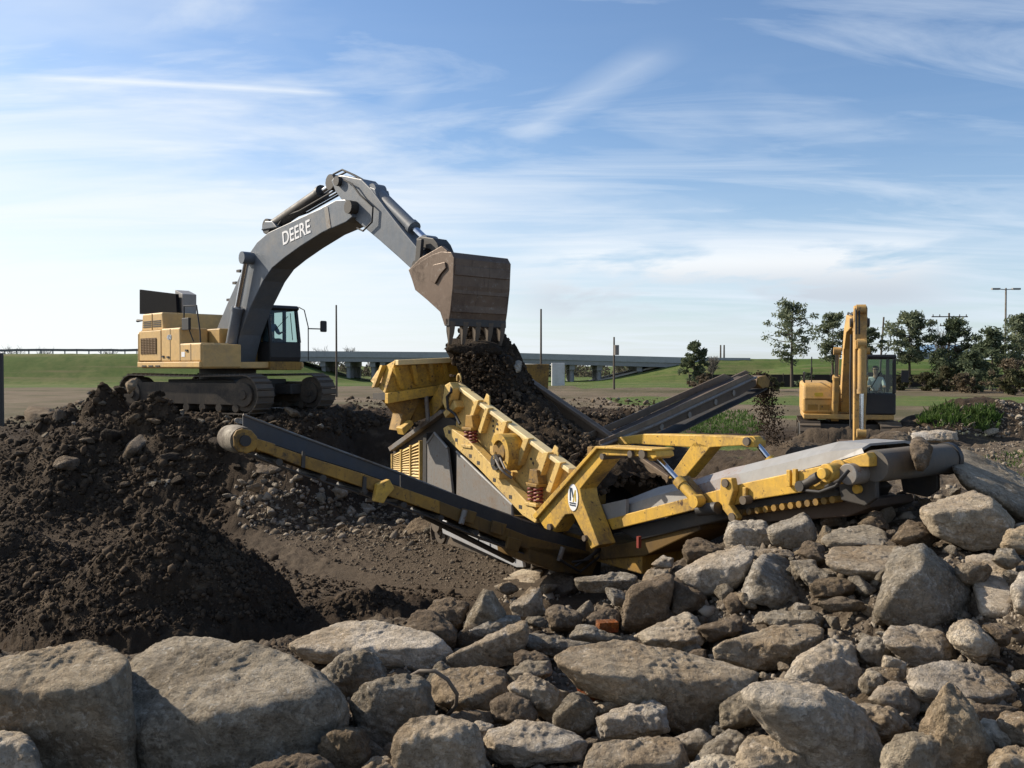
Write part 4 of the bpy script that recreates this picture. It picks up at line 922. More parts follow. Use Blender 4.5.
    # left wing, rear wall and right wing
    y0, z0 = lw[0]; y4, z4 = lw[4]
    g = G(); wing = [(XH + .2, y0, z0), (XH - .62, y0 - .02, z0 - .22), (XH - .62, y4 - .05, z4 + .25), (XH - .02, y4, z4)]
    g.prism([S.w(*p) for p in wing], [S.w(p[0], p[1] + .06, p[2]) for p in wing]); wg = g.obj('hopper_wing', YEL_S, hop, bevel=.012)
    g = G()
    for t in (.5,):
        a = Vector(wing[0]).lerp(Vector(wing[1]), t); b = Vector(wing[3]).lerp(Vector(wing[2]), t)
        g.prism([S.w(a.x - .05, a.y - .12, a.z), S.w(a.x + .05, a.y - .12, a.z), S.w(a.x + .05, a.y - .002, a.z), S.w(a.x - .05, a.y - .002, a.z)], [S.w(b.x - .05, b.y - .10, b.z), S.w(b.x + .05, b.y - .10, b.z), S.w(b.x + .05, b.y - .002, b.z), S.w(b.x - .05, b.y - .002, b.z)])
    g.obj('wing_rib', YEL_S, wg)
    y1, z1 = lw[1]; y2 = y1 + .5
    g = G(); wr = [(XH + .2, y1 + .05, z1), (XH - .62, y1 + .15, z1), (XH - .62, y1 - .2, z4 + .2), (XH - .02, y1 - .2, z4 + .2)]
    g.prism([S.w(*p) for p in wr], [S.w(p[0], p[1] + .06, p[2]) for p in wr]); g.obj('hopper_wing', YEL_S, hop, bevel=.012)
    g = G(); rw = [(y0, z0 - .26), (y1 + .1, z0 - .26), (y1 - .2, z4 + .1), (y4, z4 + .1)]
    g.prism([S.w(XH - .62, y, z) for y, z in rw], [S.w(XH - .68, y, z) for y, z in rw]); g.obj('rear_wall', YEL_S, hop, bevel=.012)
    g = G(); g.hexa([S.w(XH - .6, y4, z4 - .15), S.w(XH, y4, z4 - .15), S.w(XH, yc, z4 - .15), S.w(XH - .6, yc, z4 - .15), S.w(XH - .6, y4, z4 - .02), S.w(XH, y4, z4 - .02), S.w(XH, yc, z4 - .02), S.w(XH - .6, yc, z4 - .02)]); g.obj('hopper_floor', DARKST, hop)
    # chute body and legs below the hopper
    for pts, x0, x1, m in ((((387, 395), (420, 390), (420, 402), (406, 430), (399, 431), (403, 414)), -.02, -.5, YEL_M), (((420, 389), (446, 383), (444, 402), (430, 418), (414, 424), (420, 402)), -.15, -.9, YEL_M)):
        l = [S.pxx(a, b, XH) for a, b in pts]; g = G(); g.prism([S.w(XH + x0, y, z) for y, z in l], [S.w(XH + x1, y, z) for y, z in l]); g.obj('hopper_chute', m, root, bevel=.015)
    g = G(); S.slabx(g, [(400, 428), (410, 420), (412, 424), (402, 435)], XH + .1, XH - .1, XH + .2); g.obj('chute_foot', YEL_S, root, bevel=.015)
    g = G(); g.tube([S.w(XH + .1, *S.pxx(424, 396, XH)), S.w(XH + .1, *S.pxx(426, 421, XH))], .05, 10); g.obj('lift_cylinder', GREYST, root, smooth=.8)
    g = G(); S.box(g, XH - .5, XH + .3, .5, 1.2, .9, lw[4][1] - .2); S.box(g, XH - 1.0, -3.4, .3, 1.5, .62, .95); g.obj('hopper_support', YEL_M, root, bevel=.02)
    # feed belt from the hopper up to the screen box
    g = G(); S.lslab(g, [(XH - .4, lw[4][1] - .1), (-3.55, zl(-3.6) - .35), (-3.55, zl(-3.6) - .75), (XH - .4, lw[4][1] - .5)], .3, 1.6); g.obj('feed_belt', BELT, root, bevel=.02)
    # tail frames
    fa = [(536, 514), (598.5, 446.5), (612, 446), (653, 449), (657, 452), (658, 457), (654, 459), (645, 456.5), (608, 455.5), (581, 489), (583, 500), (600, 545), (592, 549), (574, 514), (566, 514.5), (553, 533), (545, 528)]
    g = G(); S.slab(g, fa, -.28, -.30, .06); ta = g.obj('tail_frame', YEL_S, root, bevel=.015)
    g = G(); S.slab(g, [(535, 515), (598, 446), (600, 448), (538, 519)], -.3, -.36, .10); S.slab(g, [(598, 446), (655, 449), (655, 451), (599, 448.5)], -.3, -.36, .10); g.obj('tail_frame_flange', YEL_S, ta, bevel=.01)
    g = G()
    for a, b, r in ((604, 456.5, .05), (632, 454, .055), (644, 454, .07), (551, 527, .06), (586, 538, .05)):
        x, z = S.px(a, b, -.31); g = G(); g.cyl(S.w(x, -.36, z), S.w(x, .1, z), r, 16); g.obj('pivot_pin', SHOE, ta, smooth=.6)
    x, z = S.px(573, 497.5, -.31); nv = 28
    g = G(); ov = [(x + .135 * math.cos(q), z + .225 * math.sin(q)) for q in np.linspace(0, 2 * math.pi, nv, endpoint=False)]; S.lslab(g, ov, -.312, -.302); sg = g.obj('emblem_plate', WHITE, ta)
    g = G(); yy = (-.317, -.313)
    S.lslab(g, [(x - .085, z - .06), (x - .055, z - .06), (x - .055, z + .16), (x - .085, z + .16)], *yy); S.lslab(g, [(x - .06, z + .16), (x - .02, z + .16), (x + .025, z + .0), (x - .005, z - .0)], *yy); g.obj('emblem_stroke', NAVY, sg)
    g = G(); S.lslab(g, [(x + .085, z - .06), (x + .055, z - .06), (x + .05, z + .13), (x + .075, z + .13)], *yy); S.lslab(g, [(x - .005, z - .075), (x + .02, z - .075), (x + .05, z + .12), (x + .03, z + .05)], *yy); g.obj('emblem_stroke', GOLD, sg)
    g = G()
    for k, (za_, w_) in enumerate(((-.095, .09), (-.13, .085))):
        for j in range(7):
            a = x - w_ + 2 * w_ * j / 7; S.box(g, a, a + w_ * .2, *yy, z + za_ - .011, z + za_ + .011)
    g.obj('emblem_small_print', NAVY, sg)
    # far tail frame
    fb = [(598, 440), (650, 433.5), (716, 435), (755, 436.5), (760, 441), (760, 447), (755, 447), (748, 445), (716, 447), (700, 447), (640, 443.5), (600, 446)]
    YB = W + .1
    g = G(); S.slab(g, fb, YB, YB - .15, YB + .15); tb = g.obj('tail_frame', YEL_S, root, bevel=.015)
    g = G(); S.slab(g, [(700, 441), (717, 446), (690, 478), (674, 478)], YB, YB - .15, YB + .15); g.obj('tail_frame_leg', YEL_S, tb, bevel=.015)
    g = G(); x, z = S.px(754, 441, YB); g.cyl(S.w(x, YB - .2, z), S.w(x, YB + .2, z), .07, 16); g.obj('pivot_pin', SHOE, tb, smooth=.6)
    g = G(); S.slab(g, [(596, 446), (601, 446), (601, 480), (596, 480)], .5, .3, .6); S.slab(g, [(588, 455), (600, 447), (602, 500), (596, 540), (588, 535)], .9, .8, 1.0); g.obj('cross_frame', YEL_M, root, bevel=.015)
    ram(S, root, 'lift_cylinder', P(697, 501, -.1), P(655, 455, -.1), .42, .075, .045, YEL_S)
    ram(S, root, 'lift_cylinder', P(778, 470, YB), P(755, 441, YB), .35, .075, .045, YEL_S)
    g = G(); S.slab(g, [(678, 478), (683, 476), (703, 500), (700, 507), (692, 503)], 0, .0, .14); g.obj('cylinder_bracket', YEL_M, root, bevel=.015)
    return root, S, wall, W, zl
PLANT, SF, WALL, SW, ZL = screening_plant()

LOWB = paint('oily_dark_yellow', (.13, .075, .018), (.035, .028, .022), .85, .6)
def main_belt():
    S = SF; root = PLANT
    st = [(603, 522, 604, 508), (632, 514, 630, 498), (660, 507, 658, 487), (700, 495, 692, 480), (730, 487.5, 730, 468), (742, 484, 745, 465), (783, 475, 784, 455), (829, 463, 838, 441.5), (864, 453, 869, 443.5)]
    y0, y1 = .20, 1.45; ym = (y0 + y1) / 2
    lo = [S.px(a, b, y0) for a, b, _, _ in st]; up = [S.px(c, d, y0 + .22) for _, _, c, d in st]
    sec = []
    for (xl, zl_), (xu, zu) in zip(lo, up):
        sec.append([(xl, y0, zl_), (xl * .4 + xu * .6, y0 + .03, zl_ * .45 + zu * .55), (xu, y0 + .24, zu), (xu, y1 - .24, zu), (xl * .4 + xu * .6, y1 - .03, zl_ * .45 + zu * .55), (xl, y1, zl_)])
    def cover(i, j, mat, lab):
        g = G(); m = 6
        vs = [S.w(*p) for k in range(i, j + 1) for p in sec[k]] + [S.w(p[0], p[1] + (.02 if p[1] < ym else -.02), p[2] - .03) for k in range(i, j + 1) for p in sec[k]]
        n = j - i + 1; fs = []; o = n * m
        for k in range(n - 1):
            for q in range(m - 1):
                a = k * m + q; fs.append((a, a + 1, a + m + 1, a + m)); fs.append((o + a, o + a + m, o + a + m + 1, o + a + 1))
        for k in (0, n - 1):
            for q in range(m - 1): a = k * m + q; fs.append((a, a + 1, o + a + 1, o + a))
        for k in range(n - 1):
            for q in (0, m - 1): a = k * m + q; fs.append((a, a + m, o + a + m, o + a))
        g.add(vs, fs); g.obj('belt_cover', mat, root, label=lab)
    cover(0, 3, GREYCV, 'dull grey lower belt cover'); cover(3, 5, RUSTCV, 'rust stained middle belt cover')
    for s in sec[5:]: pass
    cover(5, 8, GREYCV, 'clean grey peaked upper belt cover')
    beam = [(606, 519), (632, 512.5), (702, 494), (742, 483.5), (783, 474.5), (836, 462.5), (863, 453.5), (866, 461), (840, 477), (834, 487), (749, 500.5), (735, 505), (702, 508), (612, 530)]
    for a, b in ((.10, .19), (1.46, 1.55)):
        g = G(); l = [S.px(p, q, .10) for p, q in beam]; S.lslab(g, l, a, b); bo = g.obj('belt_side_beam', YEL_S, root, bevel=.012)
    for a, b in ((789, 476), (795, 475), (745, 493)):
        x, z = S.px(a, b, .06); g = G(); S.box(g, x - .03, x + .03, .04, .09, z - .14, z + .08); g.obj('beam_gusset', YEL_S, root, bevel=.008)
    # hinge cluster and small rams
    x, z = S.px(728, 486, 0); g = G(); S.lslab(g, [(x - .12, z + .1), (x + .08, z + .12), (x + .12, z - .05), (x + .04, z - .26), (x + .2, z - .42), (x + .12, z - .50), (x - .08, z - .34), (x - .14, z - .1)], -.02, .09); g.obj('belt_hinge', YEL_S, root, bevel=.015)
    g = G(); g.cyl(S.w(x - .02, -.05, z + .04), S.w(x - .02, .1, z + .04), .06, 16); g.obj('hinge_pin', SHOE, root, smooth=.6)
    for q, e in ((.1, -.42), (.3, -.16)): g = G(); g.cyl(S.w(x + q, -.04, z + e), S.w(x + q, .1, z + e), .06, 16); g.obj('hinge_pin', SHOE, root, smooth=.6)
    P = lambda a, b, y: S.w(S.px(a, b, y)[0], y, S.px(a, b, y)[1])
    g = G(); g.tube([P(699, 510, .02), P(718, 508, .02)], .09, 14); g.obj('slew_cylinder', DARKST, root, smooth=.7)
    ram(S, root, 'tension_cylinder', P(802, 486, .0), P(828, 471, .0), .6, .055, .03, DARKST)
    # under trough, return belt, rollers, head drum, motor
    for pts, a, b, m, nm in ((((620, 530), (702, 509), (749, 501), (836, 487), (842, 492), (836, 503), (745, 515), (640, 540)), .25, 1.4, DARKST, 'belt_trough'), (((735, 514), (838, 501), (866, 500), (868, 508), (845, 517), (800, 520), (740, 524)), .35, 1.3, paint('mud_caked_belt', (.075, .05, .035), (.11, .085, .06), .7, .85), 'return_belt')):
        g = G(); l = [S.px(p, q, .3) for p, q in pts]; S.lslab(g, l, a, b); g.obj(nm, m, root, bevel=.02)
    for k in range(12):
        t = k / 11; x, z = S.px(742 + 92 * t, 512.5 - 13 * t, .2); g = G(); g.tube([S.w(x, .16, z), S.w(x, .34, z)], .045, 10); g.obj('idler_roller', YEL_M, root, smooth=.7)
    x, z = S.px(874, 466, .1)
    g = G(); g.tube([S.w(x, .10, z), S.w(x, .9, z), S.w(x, 1.62, z)], [.19, .20, .19], 28); g.obj('head_drum', paint('dusty_drum_rubber', (.085, .082, .075), (.15, .12, .09), .9, .9), root, smooth=.6)
    g = G(); g.cyl(S.w(x, 1.62, z), S.w(x, 1.70, z), .21, 24); g.obj('drum_end', BLACK, root, smooth=.6)
    for ya, yb in ((1.43, 1.5), (.12, .2)):
        g = G(); S.slab(g, [(838, 478), (866, 462), (876, 462), (877, 498), (866, 506), (842, 500)], .14, ya, yb); hp = g.obj('head_plate', DARKST, root, bevel=.015)
    x, z = S.px(858, 489, .1); g = G(); g.cyl(S.w(x, .06, z), S.w(x, .12, z), .055, 14); g.obj('drum_hub', YEL_S, hp, smooth=.6)
    c = S.px(846, 473, -.05); g = G()
    for a, b, r in ((-.36, -.28, .07), (-.28, -.05, .115), (-.05, .0, .15), (.0, .12, .12)): g.cyl(S.w(c[0] - .12, a, c[1]), S.w(c[0] - .12, b, c[1]), r, 20)
    mo = g.obj('drive_motor', YEL_S, root, bevel=.01, smooth=.6)
    g = G(); g.cyl(S.w(c[0] + .10, -.16, c[1] - .0), S.w(c[0] + .10, .13, c[1] - .0), .13, 20); g.obj('gearbox', GREYST, mo, bevel=.01, smooth=.6)
    g = G(); S.slab(g, [(852, 459), (874, 452), (877, 457), (877, 466), (866, 466)], .1, -.05, .14); g.obj('motor_bracket', YEL_S, root, bevel=.012)
    g = G(); g.tube([P(846, 474, -.3), P(836, 486, -.32), P(820, 492, -.1), P(800, 490, .02)], .022, 8); g.tube([P(849, 470, -.3), P(840, 480, -.36), P(826, 487, -.15)], .022, 8); g.obj('hydraulic_hose', BLACK, root, smooth=.8)
    # tail boot under the frames
    g = G(); S.slab(g, [(596, 548), (640, 540), (700, 512), (700, 530), (645, 556), (600, 560)], .3, .3, 1.4); g.obj('tail_boot', LOWB, root, bevel=.02)
    g = G(); S.slab(g, [(601, 505), (628, 499), (628, 516), (604, 522)], .15, .10, .18); g.obj('boot_cover', GREYCV, root, bevel=.01)
    g = G(); x, z = S.px(646, 541, .2); S.box(g, x - .025, x + .025, .02, .08, z - .09, z + .09); g.obj('red_tag', REDSP, root)
main_belt()

def near_side_belt():
    L = Frame((-3.79, 12.0, 0.0), -34); root = PLANT
    P = lambda a, b, y: L.w(L.px(a, b, y)[0], y, L.px(a, b, y)[1])
    top = [(257, 443.5), (274, 445), (309, 457), (364, 474), (400, 487), (440, 501), (480, 517), (530, 537), (590, 552)]
    bot = [(257, 449), (272, 455.5), (309, 469.5), (366, 488.5), (400, 500), (440, 514), (480, 531), (527, 549), (590, 568)]
    tl = [L.px(a, b, 0) for a, b in top]; bl = [L.px(a, b, 0) for a, b in bot]; n = len(tl)
    for i, (a, b, m) in enumerate(((0, 3, YEL_M), (3, 5, YEL_M), (5, 8, YEL_M))):
        l = [tl[k] for k in range(a, b + 1)] + [bl[k] for k in range(b, a - 1, -1)]
        for y0, y1 in ((0, .10), (.88, .98)):
            if a == 5: m = LOWB
            g = G(); L.lslab(g, l, y0, y1); bo = g.obj('belt_side_beam', m, root, bevel=.012)
    W2 = .92
    sk = [L.px(a, b, W2) for a, b in ((243, 414.5), (300, 436), (395, 471), (470, 501), (540, 526), (582, 538))]
    belt = []
    for k in range(n): belt.append(tl[k])
    # trough belt: three facets
    def yz(t): return [(.10, .015), (.34, -.10), (.64, -.10), (.88, .015)]
    vs, fs = [], []
    for (x, z) in tl:
        for y, dz in yz(0): vs.append(L.w(x, y, z + dz))
    for k in range(n - 1):
        for q in range(3): a = k * 4 + q; fs.append((a, a + 1, a + 5, a + 4))
    g = G(); g.add(vs, fs); g.obj('conveyor_belt', BELT, root)
    def low(x): return float(np.interp(x, [p[0] for p in tl], [p[1] for p in tl])) - .05
    l = sk + [(sk[-1][0], low(sk[-1][0])), (sk[0][0], low(sk[0][0]))]
    l = sk + [(x, low(x)) for x, _ in sk[::-1]]
    g = G(); L.lslab(g, l, W2, W2 + .03); s = g.obj('skirt_board', BELT, root)
    g = G(); g.tube([L.w(x, W2 - .01, z) for x, z in sk], .018, 6); g.obj('skirt_edge', GREYST, s)
    # near skirt on the lower half
    ns_ = [(400, 475), (440, 489), (480, 504), (530, 524), (585, 541)]
    l = [L.px(a, b, .06) for a, b in ns_]; l2 = l + [(x, low(x) + .03) for x, _ in l[::-1]]
    g = G(); L.lslab(g, l2, .04, .07); g.obj('skirt_board', RUBBER, root)
    # head drum with yellow bearing plates
    x, z = L.px(244, 440.5, -.04)
    plate = [L.px(a, b, -.04) for a, b in ((233, 436), (236, 430.5), (242, 428.5), (251, 430.5), (256.5, 436.5), (257.5, 445), (254, 450.5), (246, 453.5), (238, 451.5), (233.5, 446))]
    for y0, y1 in ((-.07, -.02), (.60, .64)):
        g = G(); L.lslab(g, plate, y0, y1); pl = g.obj('bearing_plate', YEL_M, root, bevel=.012)
        g = G(); g.cyl(L.w(x, y0 - .05, z), L.w(x, y1, z), .075, 18); g.obj('drum_hub', BLACK, pl, smooth=.6)
    g = G(); g.tube([L.w(x, .0, z), L.w(x, .12, z), L.w(x, .30, z), L.w(x, .50, z), L.w(x, .60, z)], [.175, .185, .195, .185, .175], 28); g.obj('head_drum', paint('scraped_drum', (.24, .21, .16), (.06, .045, .032), 1.0, .7, scale=3.5, chips=(.05, .04, .03)), root, smooth=.6)
    g = G(); L.slab(g, [(252, 437), (275, 444), (273, 455), (256, 450)], 0, -.03, .0); L.slab(g, [(252, 445), (275, 450), (273, 454), (254, 451)], .1, .02, .9); g.obj('head_arm', YEL_M, root, bevel=.012)
    for a, b in ((303, 451), (364, 476)):
        l = [L.px(p, q, -.01) for p, q in ((a - 1, b), (a + 2, b + 1), (a + 1.5, b + 17), (a - 2, b + 16))]; g = G(); L.lslab(g, l, -.035, -.002); g.obj('beam_joint', DARKST, root)
    g = G(); L.slab(g, [(376, 484), (388, 479), (393, 488), (386, 496), (382, 503), (373, 501), (374, 494)], -.06, -.12, -.01); g.obj('support_bracket', YEL_S, root, bevel=.012)
    for a, b in ((470, 512), (500, 524), (515, 540)):
        l = [L.px(p, q, -.02) for p, q in ((a - 8, b - 4), (a + 6, b), (a + 2, b + 12), (a - 10, b + 8))]; g = G(); L.lslab(g, l, -.06, -.005); g.obj('side_gusset', LOWB, root, bevel=.012)
    for a, b in ((465, 510), (563, 547)):
        g = G(); g.tube([P(a, b, -.05), P(a - 4, b + 14, -.05)], .045, 10); g.obj('roller_bracket', GREYST, root)
    g = G(); g.tube([P(366, 500, .2), P(420, 500.5, .2)], .03, 8); g.obj('stay_tube', GREYST, root)
    for k in range(7):
        t = (k + .5) / 7; xx = bl[0][0] + (bl[-2][0] - bl[0][0]) * t; zz = float(np.interp(xx, [p[0] for p in bl], [p[1] for p in bl]))
        g = G(); g.tube([L.w(xx, .02, zz - .05), L.w(xx, .96, zz - .05)], .05, 10); g.obj('return_roller', DARKST, root, smooth=.7)
    # return belt below
    g = G(); l = [(x, z - .08) for x, z in bl] + [(x, z - .10) for x, z in bl[::-1]]; L.lslab(g, l, .14, .84); g.obj('return_belt', BELT, root)
    g = G(); L.slab(g, [(528, 545), (590, 553), (598, 562), (592, 576), (556, 572), (530, 562)], .0, .0, .98); g.obj('belt_tail_box', LOWB, root, bevel=.02)
    g = G(); g.tube([P(575, 566, -.1), P(592, 555, -.2), P(606, 541, -.2), P(615, 530, .1)], .025, 8); g.tube([P(572, 562, -.1), P(588, 560, -.2), P(602, 548, -.2), P(612, 538, .1)], .022, 8); g.tube([P(560, 560, -.1), P(580, 572, -.15), P(600, 556, -.15)], .022, 8); g.obj('hydraulic_hose', BLACK, root, smooth=.8)
    # support from the chassis
    g = G(); g.prism([L.w(*q) for q in ((5.9, .2, .3), (6.6, .2, .3), (6.6, .8, .3), (5.9, .8, .3))], [L.w(*q) for q in ((5.9, .2, .75), (6.6, .2, .75), (6.6, .8, .75), (5.9, .8, .75))]); g.obj('belt_support', DARKST, root)
    g = G(); g.tube([L.w(3.2, .5, float(np.interp(3.2, [p[0] for p in bl], [p[1] for p in bl])) - .1), L.w(5.2, .9, .6)], .045, 10); g.obj('belt_stay', DARKST, root)
near_side_belt()

def far_side_belt():
    d0 = np.array([(620 - 512) * 17.5 / 900, 17.5]); d1 = np.array([(766 - 512) * 22.0 / 900, 22.0]); v = d1 - d0
    K = Frame((d0[0], d0[1], 0), -math.degrees(math.atan2(v[1], v[0]))); root = PLANT
    side = [(600, 440), (640, 421), (745, 371), (753, 372.5), (764, 373.5), (768, 378), (760, 380.5), (724, 392.5), (654, 425.5), (620, 441)]
    up = [(600, 438), (640, 419.5), (742, 371.5), (752, 373.5)]
    l0 = [K.px(a, b, 0) for a, b in ((600, 448), (637, 433), (690, 408), (724, 391.5), (758, 376.5))]
    wd = .62
    # near and far skirt boards standing above the belt line
    near = [K.px(a, b, 0) for a, b in ((600, 446), (654, 424.5), (724, 391.5), (755, 377), (748, 374), (720, 387), (650, 419), (600, 441))]
    for y0 in (0, wd):
        g = G(); K.lslab(g, near, y0, y0 + .03); sk = g.obj('skirt_board', RUSTPL, root)
    l = [K.px(a, b, 0) for a, b in ((600, 446), (654, 425), (724, 392), (755, 377.5))]; g = G(); g.tube([K.w(x, -.02, z) for x, z in l], .035, 6); g.obj('edge_pipe', GREYST, root, smooth=.8)
    far = [K.px(a, b, wd) for a, b in ((600, 437), (640, 419), (745, 370.5), (750, 372.5), (690, 404), (600, 446))]
    g = G(); K.lslab(g, far, wd - .02, wd + .02); g.obj('far_skirt', RUSTPL, root)
    g = G(); K.lslab(g, [(x, z) for x, z in l0] + [(x, z - .05) for x, z in l0[::-1]], .03, wd - .02); g.obj('conveyor_belt', paint('muddy_belt', (.06, .045, .038), (.11, .085, .065), .8, .9), root)
    lb = [K.px(a, b, .0) for a, b in ((637, 441), (700, 414), (740, 396), (757, 386), (757, 380), (724, 392), (654, 425), (620, 441))]
    g = G(); K.lslab(g, lb, .02, .08); K.lslab(g, lb, wd - .08, wd - .02); g.obj('belt_side_beam', MUDBR, root, bevel=.012)
    rb = [K.px(a, b, .3) for a, b in ((640, 446), (700, 417), (740, 398), (759, 388))]
    g = G(); K.lslab(g, rb + [(x, z - .03) for x, z in rb[::-1]], .08, wd - .08); g.obj('return_belt', RUBBER, root)
    for a, b in ((662, 427), (690, 415), (716, 402), (734, 393)):
        x, z = K.px(a, b, .0); g = G(); g.tube([K.w(x, .0, z), K.w(x, wd, z)], .07, 12); g.obj('return_roller', GREYST, root, smooth=.7)
    x, z = K.px(764, 382, .0); g = G(); g.cyl(K.w(x, .03, z), K.w(x, wd - .03, z), .16, 20); g.obj('head_drum', RUSTPL, root, smooth=.6)
    g = G(); K.slab(g, [(758, 377), (765, 375.5), (769, 380), (768, 387), (761, 388), (757, 384)], 0, -.03, .02); g.obj('bearing_plate', YEL_M, root, bevel=.012)
    g = G(); g.tube([K.w(*(lambda q: (q[0], .1, q[1]))(K.px(640, 436, .1))), K.w(.6, .4, 1.2)], .06, 8); g.obj('belt_stay', MUDBR, root)
    return K, K.w(x, wd / 2, z)
KF, KHEAD = far_side_belt()
# ------------------------------------------------------------------ rocks
def cube_sphere(n):
    idx = {}; V = []; Fc = []
    t = np.tan(np.linspace(-math.pi / 4, math.pi / 4, n + 1))
    for ax in range(3):
        for sg in (-1, 1):
            ids = np.zeros((n + 1, n + 1), int)
            for i in range(n + 1):
                for j in range(n + 1):
                    p = [0, 0, 0]; p[ax] = sg; p[(ax + 1) % 3] = t[i]; p[(ax + 2) % 3] = t[j]
                    k = tuple(round(q * 1e5) for q in p)
                    if k not in idx: idx[k] = len(V); V.append(p)
                    ids[i, j] = idx[k]
            for i in range(n):
                for j in range(n):
                    q = (ids[i, j], ids[i + 1, j], ids[i + 1, j + 1], ids[i, j + 1]); Fc.append(q if sg > 0 else q[::-1])
    V = np.array(V, float); return V / np.linalg.norm(V, axis=1)[:, None], Fc
_CS = {}
def rock_mesh(name, pts, n, k=16, seed=0, rough=1.0):
    """a stone whose flat broken faces are those of the hull of pts (numpy, about its own centre)"""
    bm = bmesh.new()
    for p in pts: bm.verts.new(p)
    r = bmesh.ops.convex_hull(bm, input=bm.verts)
    hv = [v for v in bm.verts if v.link_faces]; c = np.mean([v.co[:] for v in hv], 0)
    planes = []
    bmesh.ops.recalc_face_normals(bm, faces=bm.faces)
    for f in bm.faces:
        nn = np.array(f.normal[:]); d = float(nn @ (np.array(f.calc_center_median()[:]) - c))
        if d < 0: nn, d = -nn, -d
        if f.calc_area() < 1e-6: continue
        if not any(nn @ q > .985 and abs(d - e) < .08 * max(d, e) for q, e in planes): planes.append((nn, max(d, .02)))
    vv = np.array([v.co[:] for v in hv]) - c; rg = np.random.default_rng(seed * 7 + 3); ud = rg.normal(size=(14, 3)); ud /= np.linalg.norm(ud, axis=1)[:, None]
    for u_, f_ in zip(ud, rg.uniform(.80, .97, 14)): planes.append((u_, float((vv @ u_).max()) * f_))
    ext = np.ptp(np.array([v.co[:] for v in hv]), axis=0); bm.free()
    if n not in _CS: _CS[n] = cube_sphere(n)
    U, Fc = _CS[n]
    U = U * (ext / ext.max()) ** .8; U = U / np.linalg.norm(U, axis=1)[:, None]
    acc = 0
    for nn, d in planes: acc = acc + (np.maximum(U @ nn, 1e-4) / d) ** k
    rad = acc ** (-1.0 / k)
    size = float(np.cbrt(np.prod(ext)))
    P = U * rad[:, None]; q = P / size; o = seed * 3.7
    disp = .030 * size * fbm(q * 1.7 + o, 3) + .009 * size * fbm(q * 4.2 + o, 3, .55, True)
    det = P if size > .25 else P * (.25 / size)
    disp = disp + min(1, size / .4) * (.014 * fbm(P * 7 + o, 4, .65) + .009 * fbm(P * 26 + o, 2, .6))
    P = P + U * (disp * rough)[:, None]
    me = bpy.data.meshes.new(name); nv = len(P); F_ = np.array(Fc, np.int32)
    me.vertices.add(nv); me.vertices.foreach_set('co', P.astype(np.float32).ravel())
    me.loops.add(F_.size); me.loops.foreach_set('vertex_index', F_.ravel())
    me.polygons.add(len(F_)); me.polygons.foreach_set('loop_start', np.arange(0, F_.size, 4, dtype=np.int32)); me.polygons.foreach_set('loop_total', np.full(len(F_), 4, np.int32))
    me.update(calc_edges=True); me.validate(); me.shade_smooth()
    return me, c

POLYS = []
def hero(label, sil, mat=CEM, ridge=(), tilt=.6, depth=None, k=34, thick=.8, n=None, rough=1.0, group='broken concrete rubble heaped in the foreground', name='concrete_rubble', cat='rubble', push=0.0, bury=.6):
    sil = np.array(sil, float); cx, cy = sil.mean(0); h = np.ptp(sil[:, 1]); w = np.ptp(sil[:, 0]); y1 = sil[:, 1].max()
    if depth is None:
        _, d = hit(cx, min(cy + (y1 - cy) * bury, 800)); depth = float(d[0])
        if not np.isfinite(depth): depth = 14.0
    depth += push; s = depth / FPX; hm, wm = h * s, w * s
    cot = FPX / max(120.0, cy - HORIZON)
    if len(ridge):
        rd_ = sorted(ridge); rx = [p[0] for p in rd_ if p[1] < cy + .30 * h] or [rd_[0][0]]; ry = [p[1] for p in rd_ if p[1] < cy + .30 * h] or [rd_[0][1]]
    else: rx, ry = [cx], [sil[:, 1].min() + .45 * h]
    flat_ = .62 * cot * (tilt / .6) ** .5
    def dd(py, px_=cx):
        e = (float(np.interp(px_, rx, ry)) - py) * s
        return e * flat_ if e > 0 else e * (-.10)
    P = [at(a, b, depth + dd(b, a) + (.25 * hm if dd(b, a) < .02 else 0)) for a, b in sil]
    for a, b in ridge: P.append(at(a, b, depth + dd(b, a)))
    if not len(ridge):
        for a, b in sil: P.append(at(cx + (a - cx) * .74, cy + (b - cy) * .74, depth + dd(b) * .6 - .12 * min(hm, wm)))
    for a, b in sil:
        py = cy + (b - cy) * .8; P.append(at(cx + (a - cx) * .82, py, depth + max(dd(b, a), dd(sil[:, 1].min()) * .5) + thick * .8 * min(hm, wm)))
    P = np.array(P); c0 = P.mean(0)
    size = max(w, h)
    if n is None: n = 44 if size > 120 else 32 if size > 60 else 22 if size > 25 else 14
    me, c = rock_mesh(name, [tuple(p - c0) for p in P], n, k, seed=len(POLYS) + 1, rough=rough)
    me.materials.append(mat)
    o = bpy.data.objects.new(name, me); COL.objects.link(o); o.location = Vector(c0 + c); o.scale = (1.07, 1.07, 1.07)
    setp(o, label, cat, group); POLYS.append(sil); return o

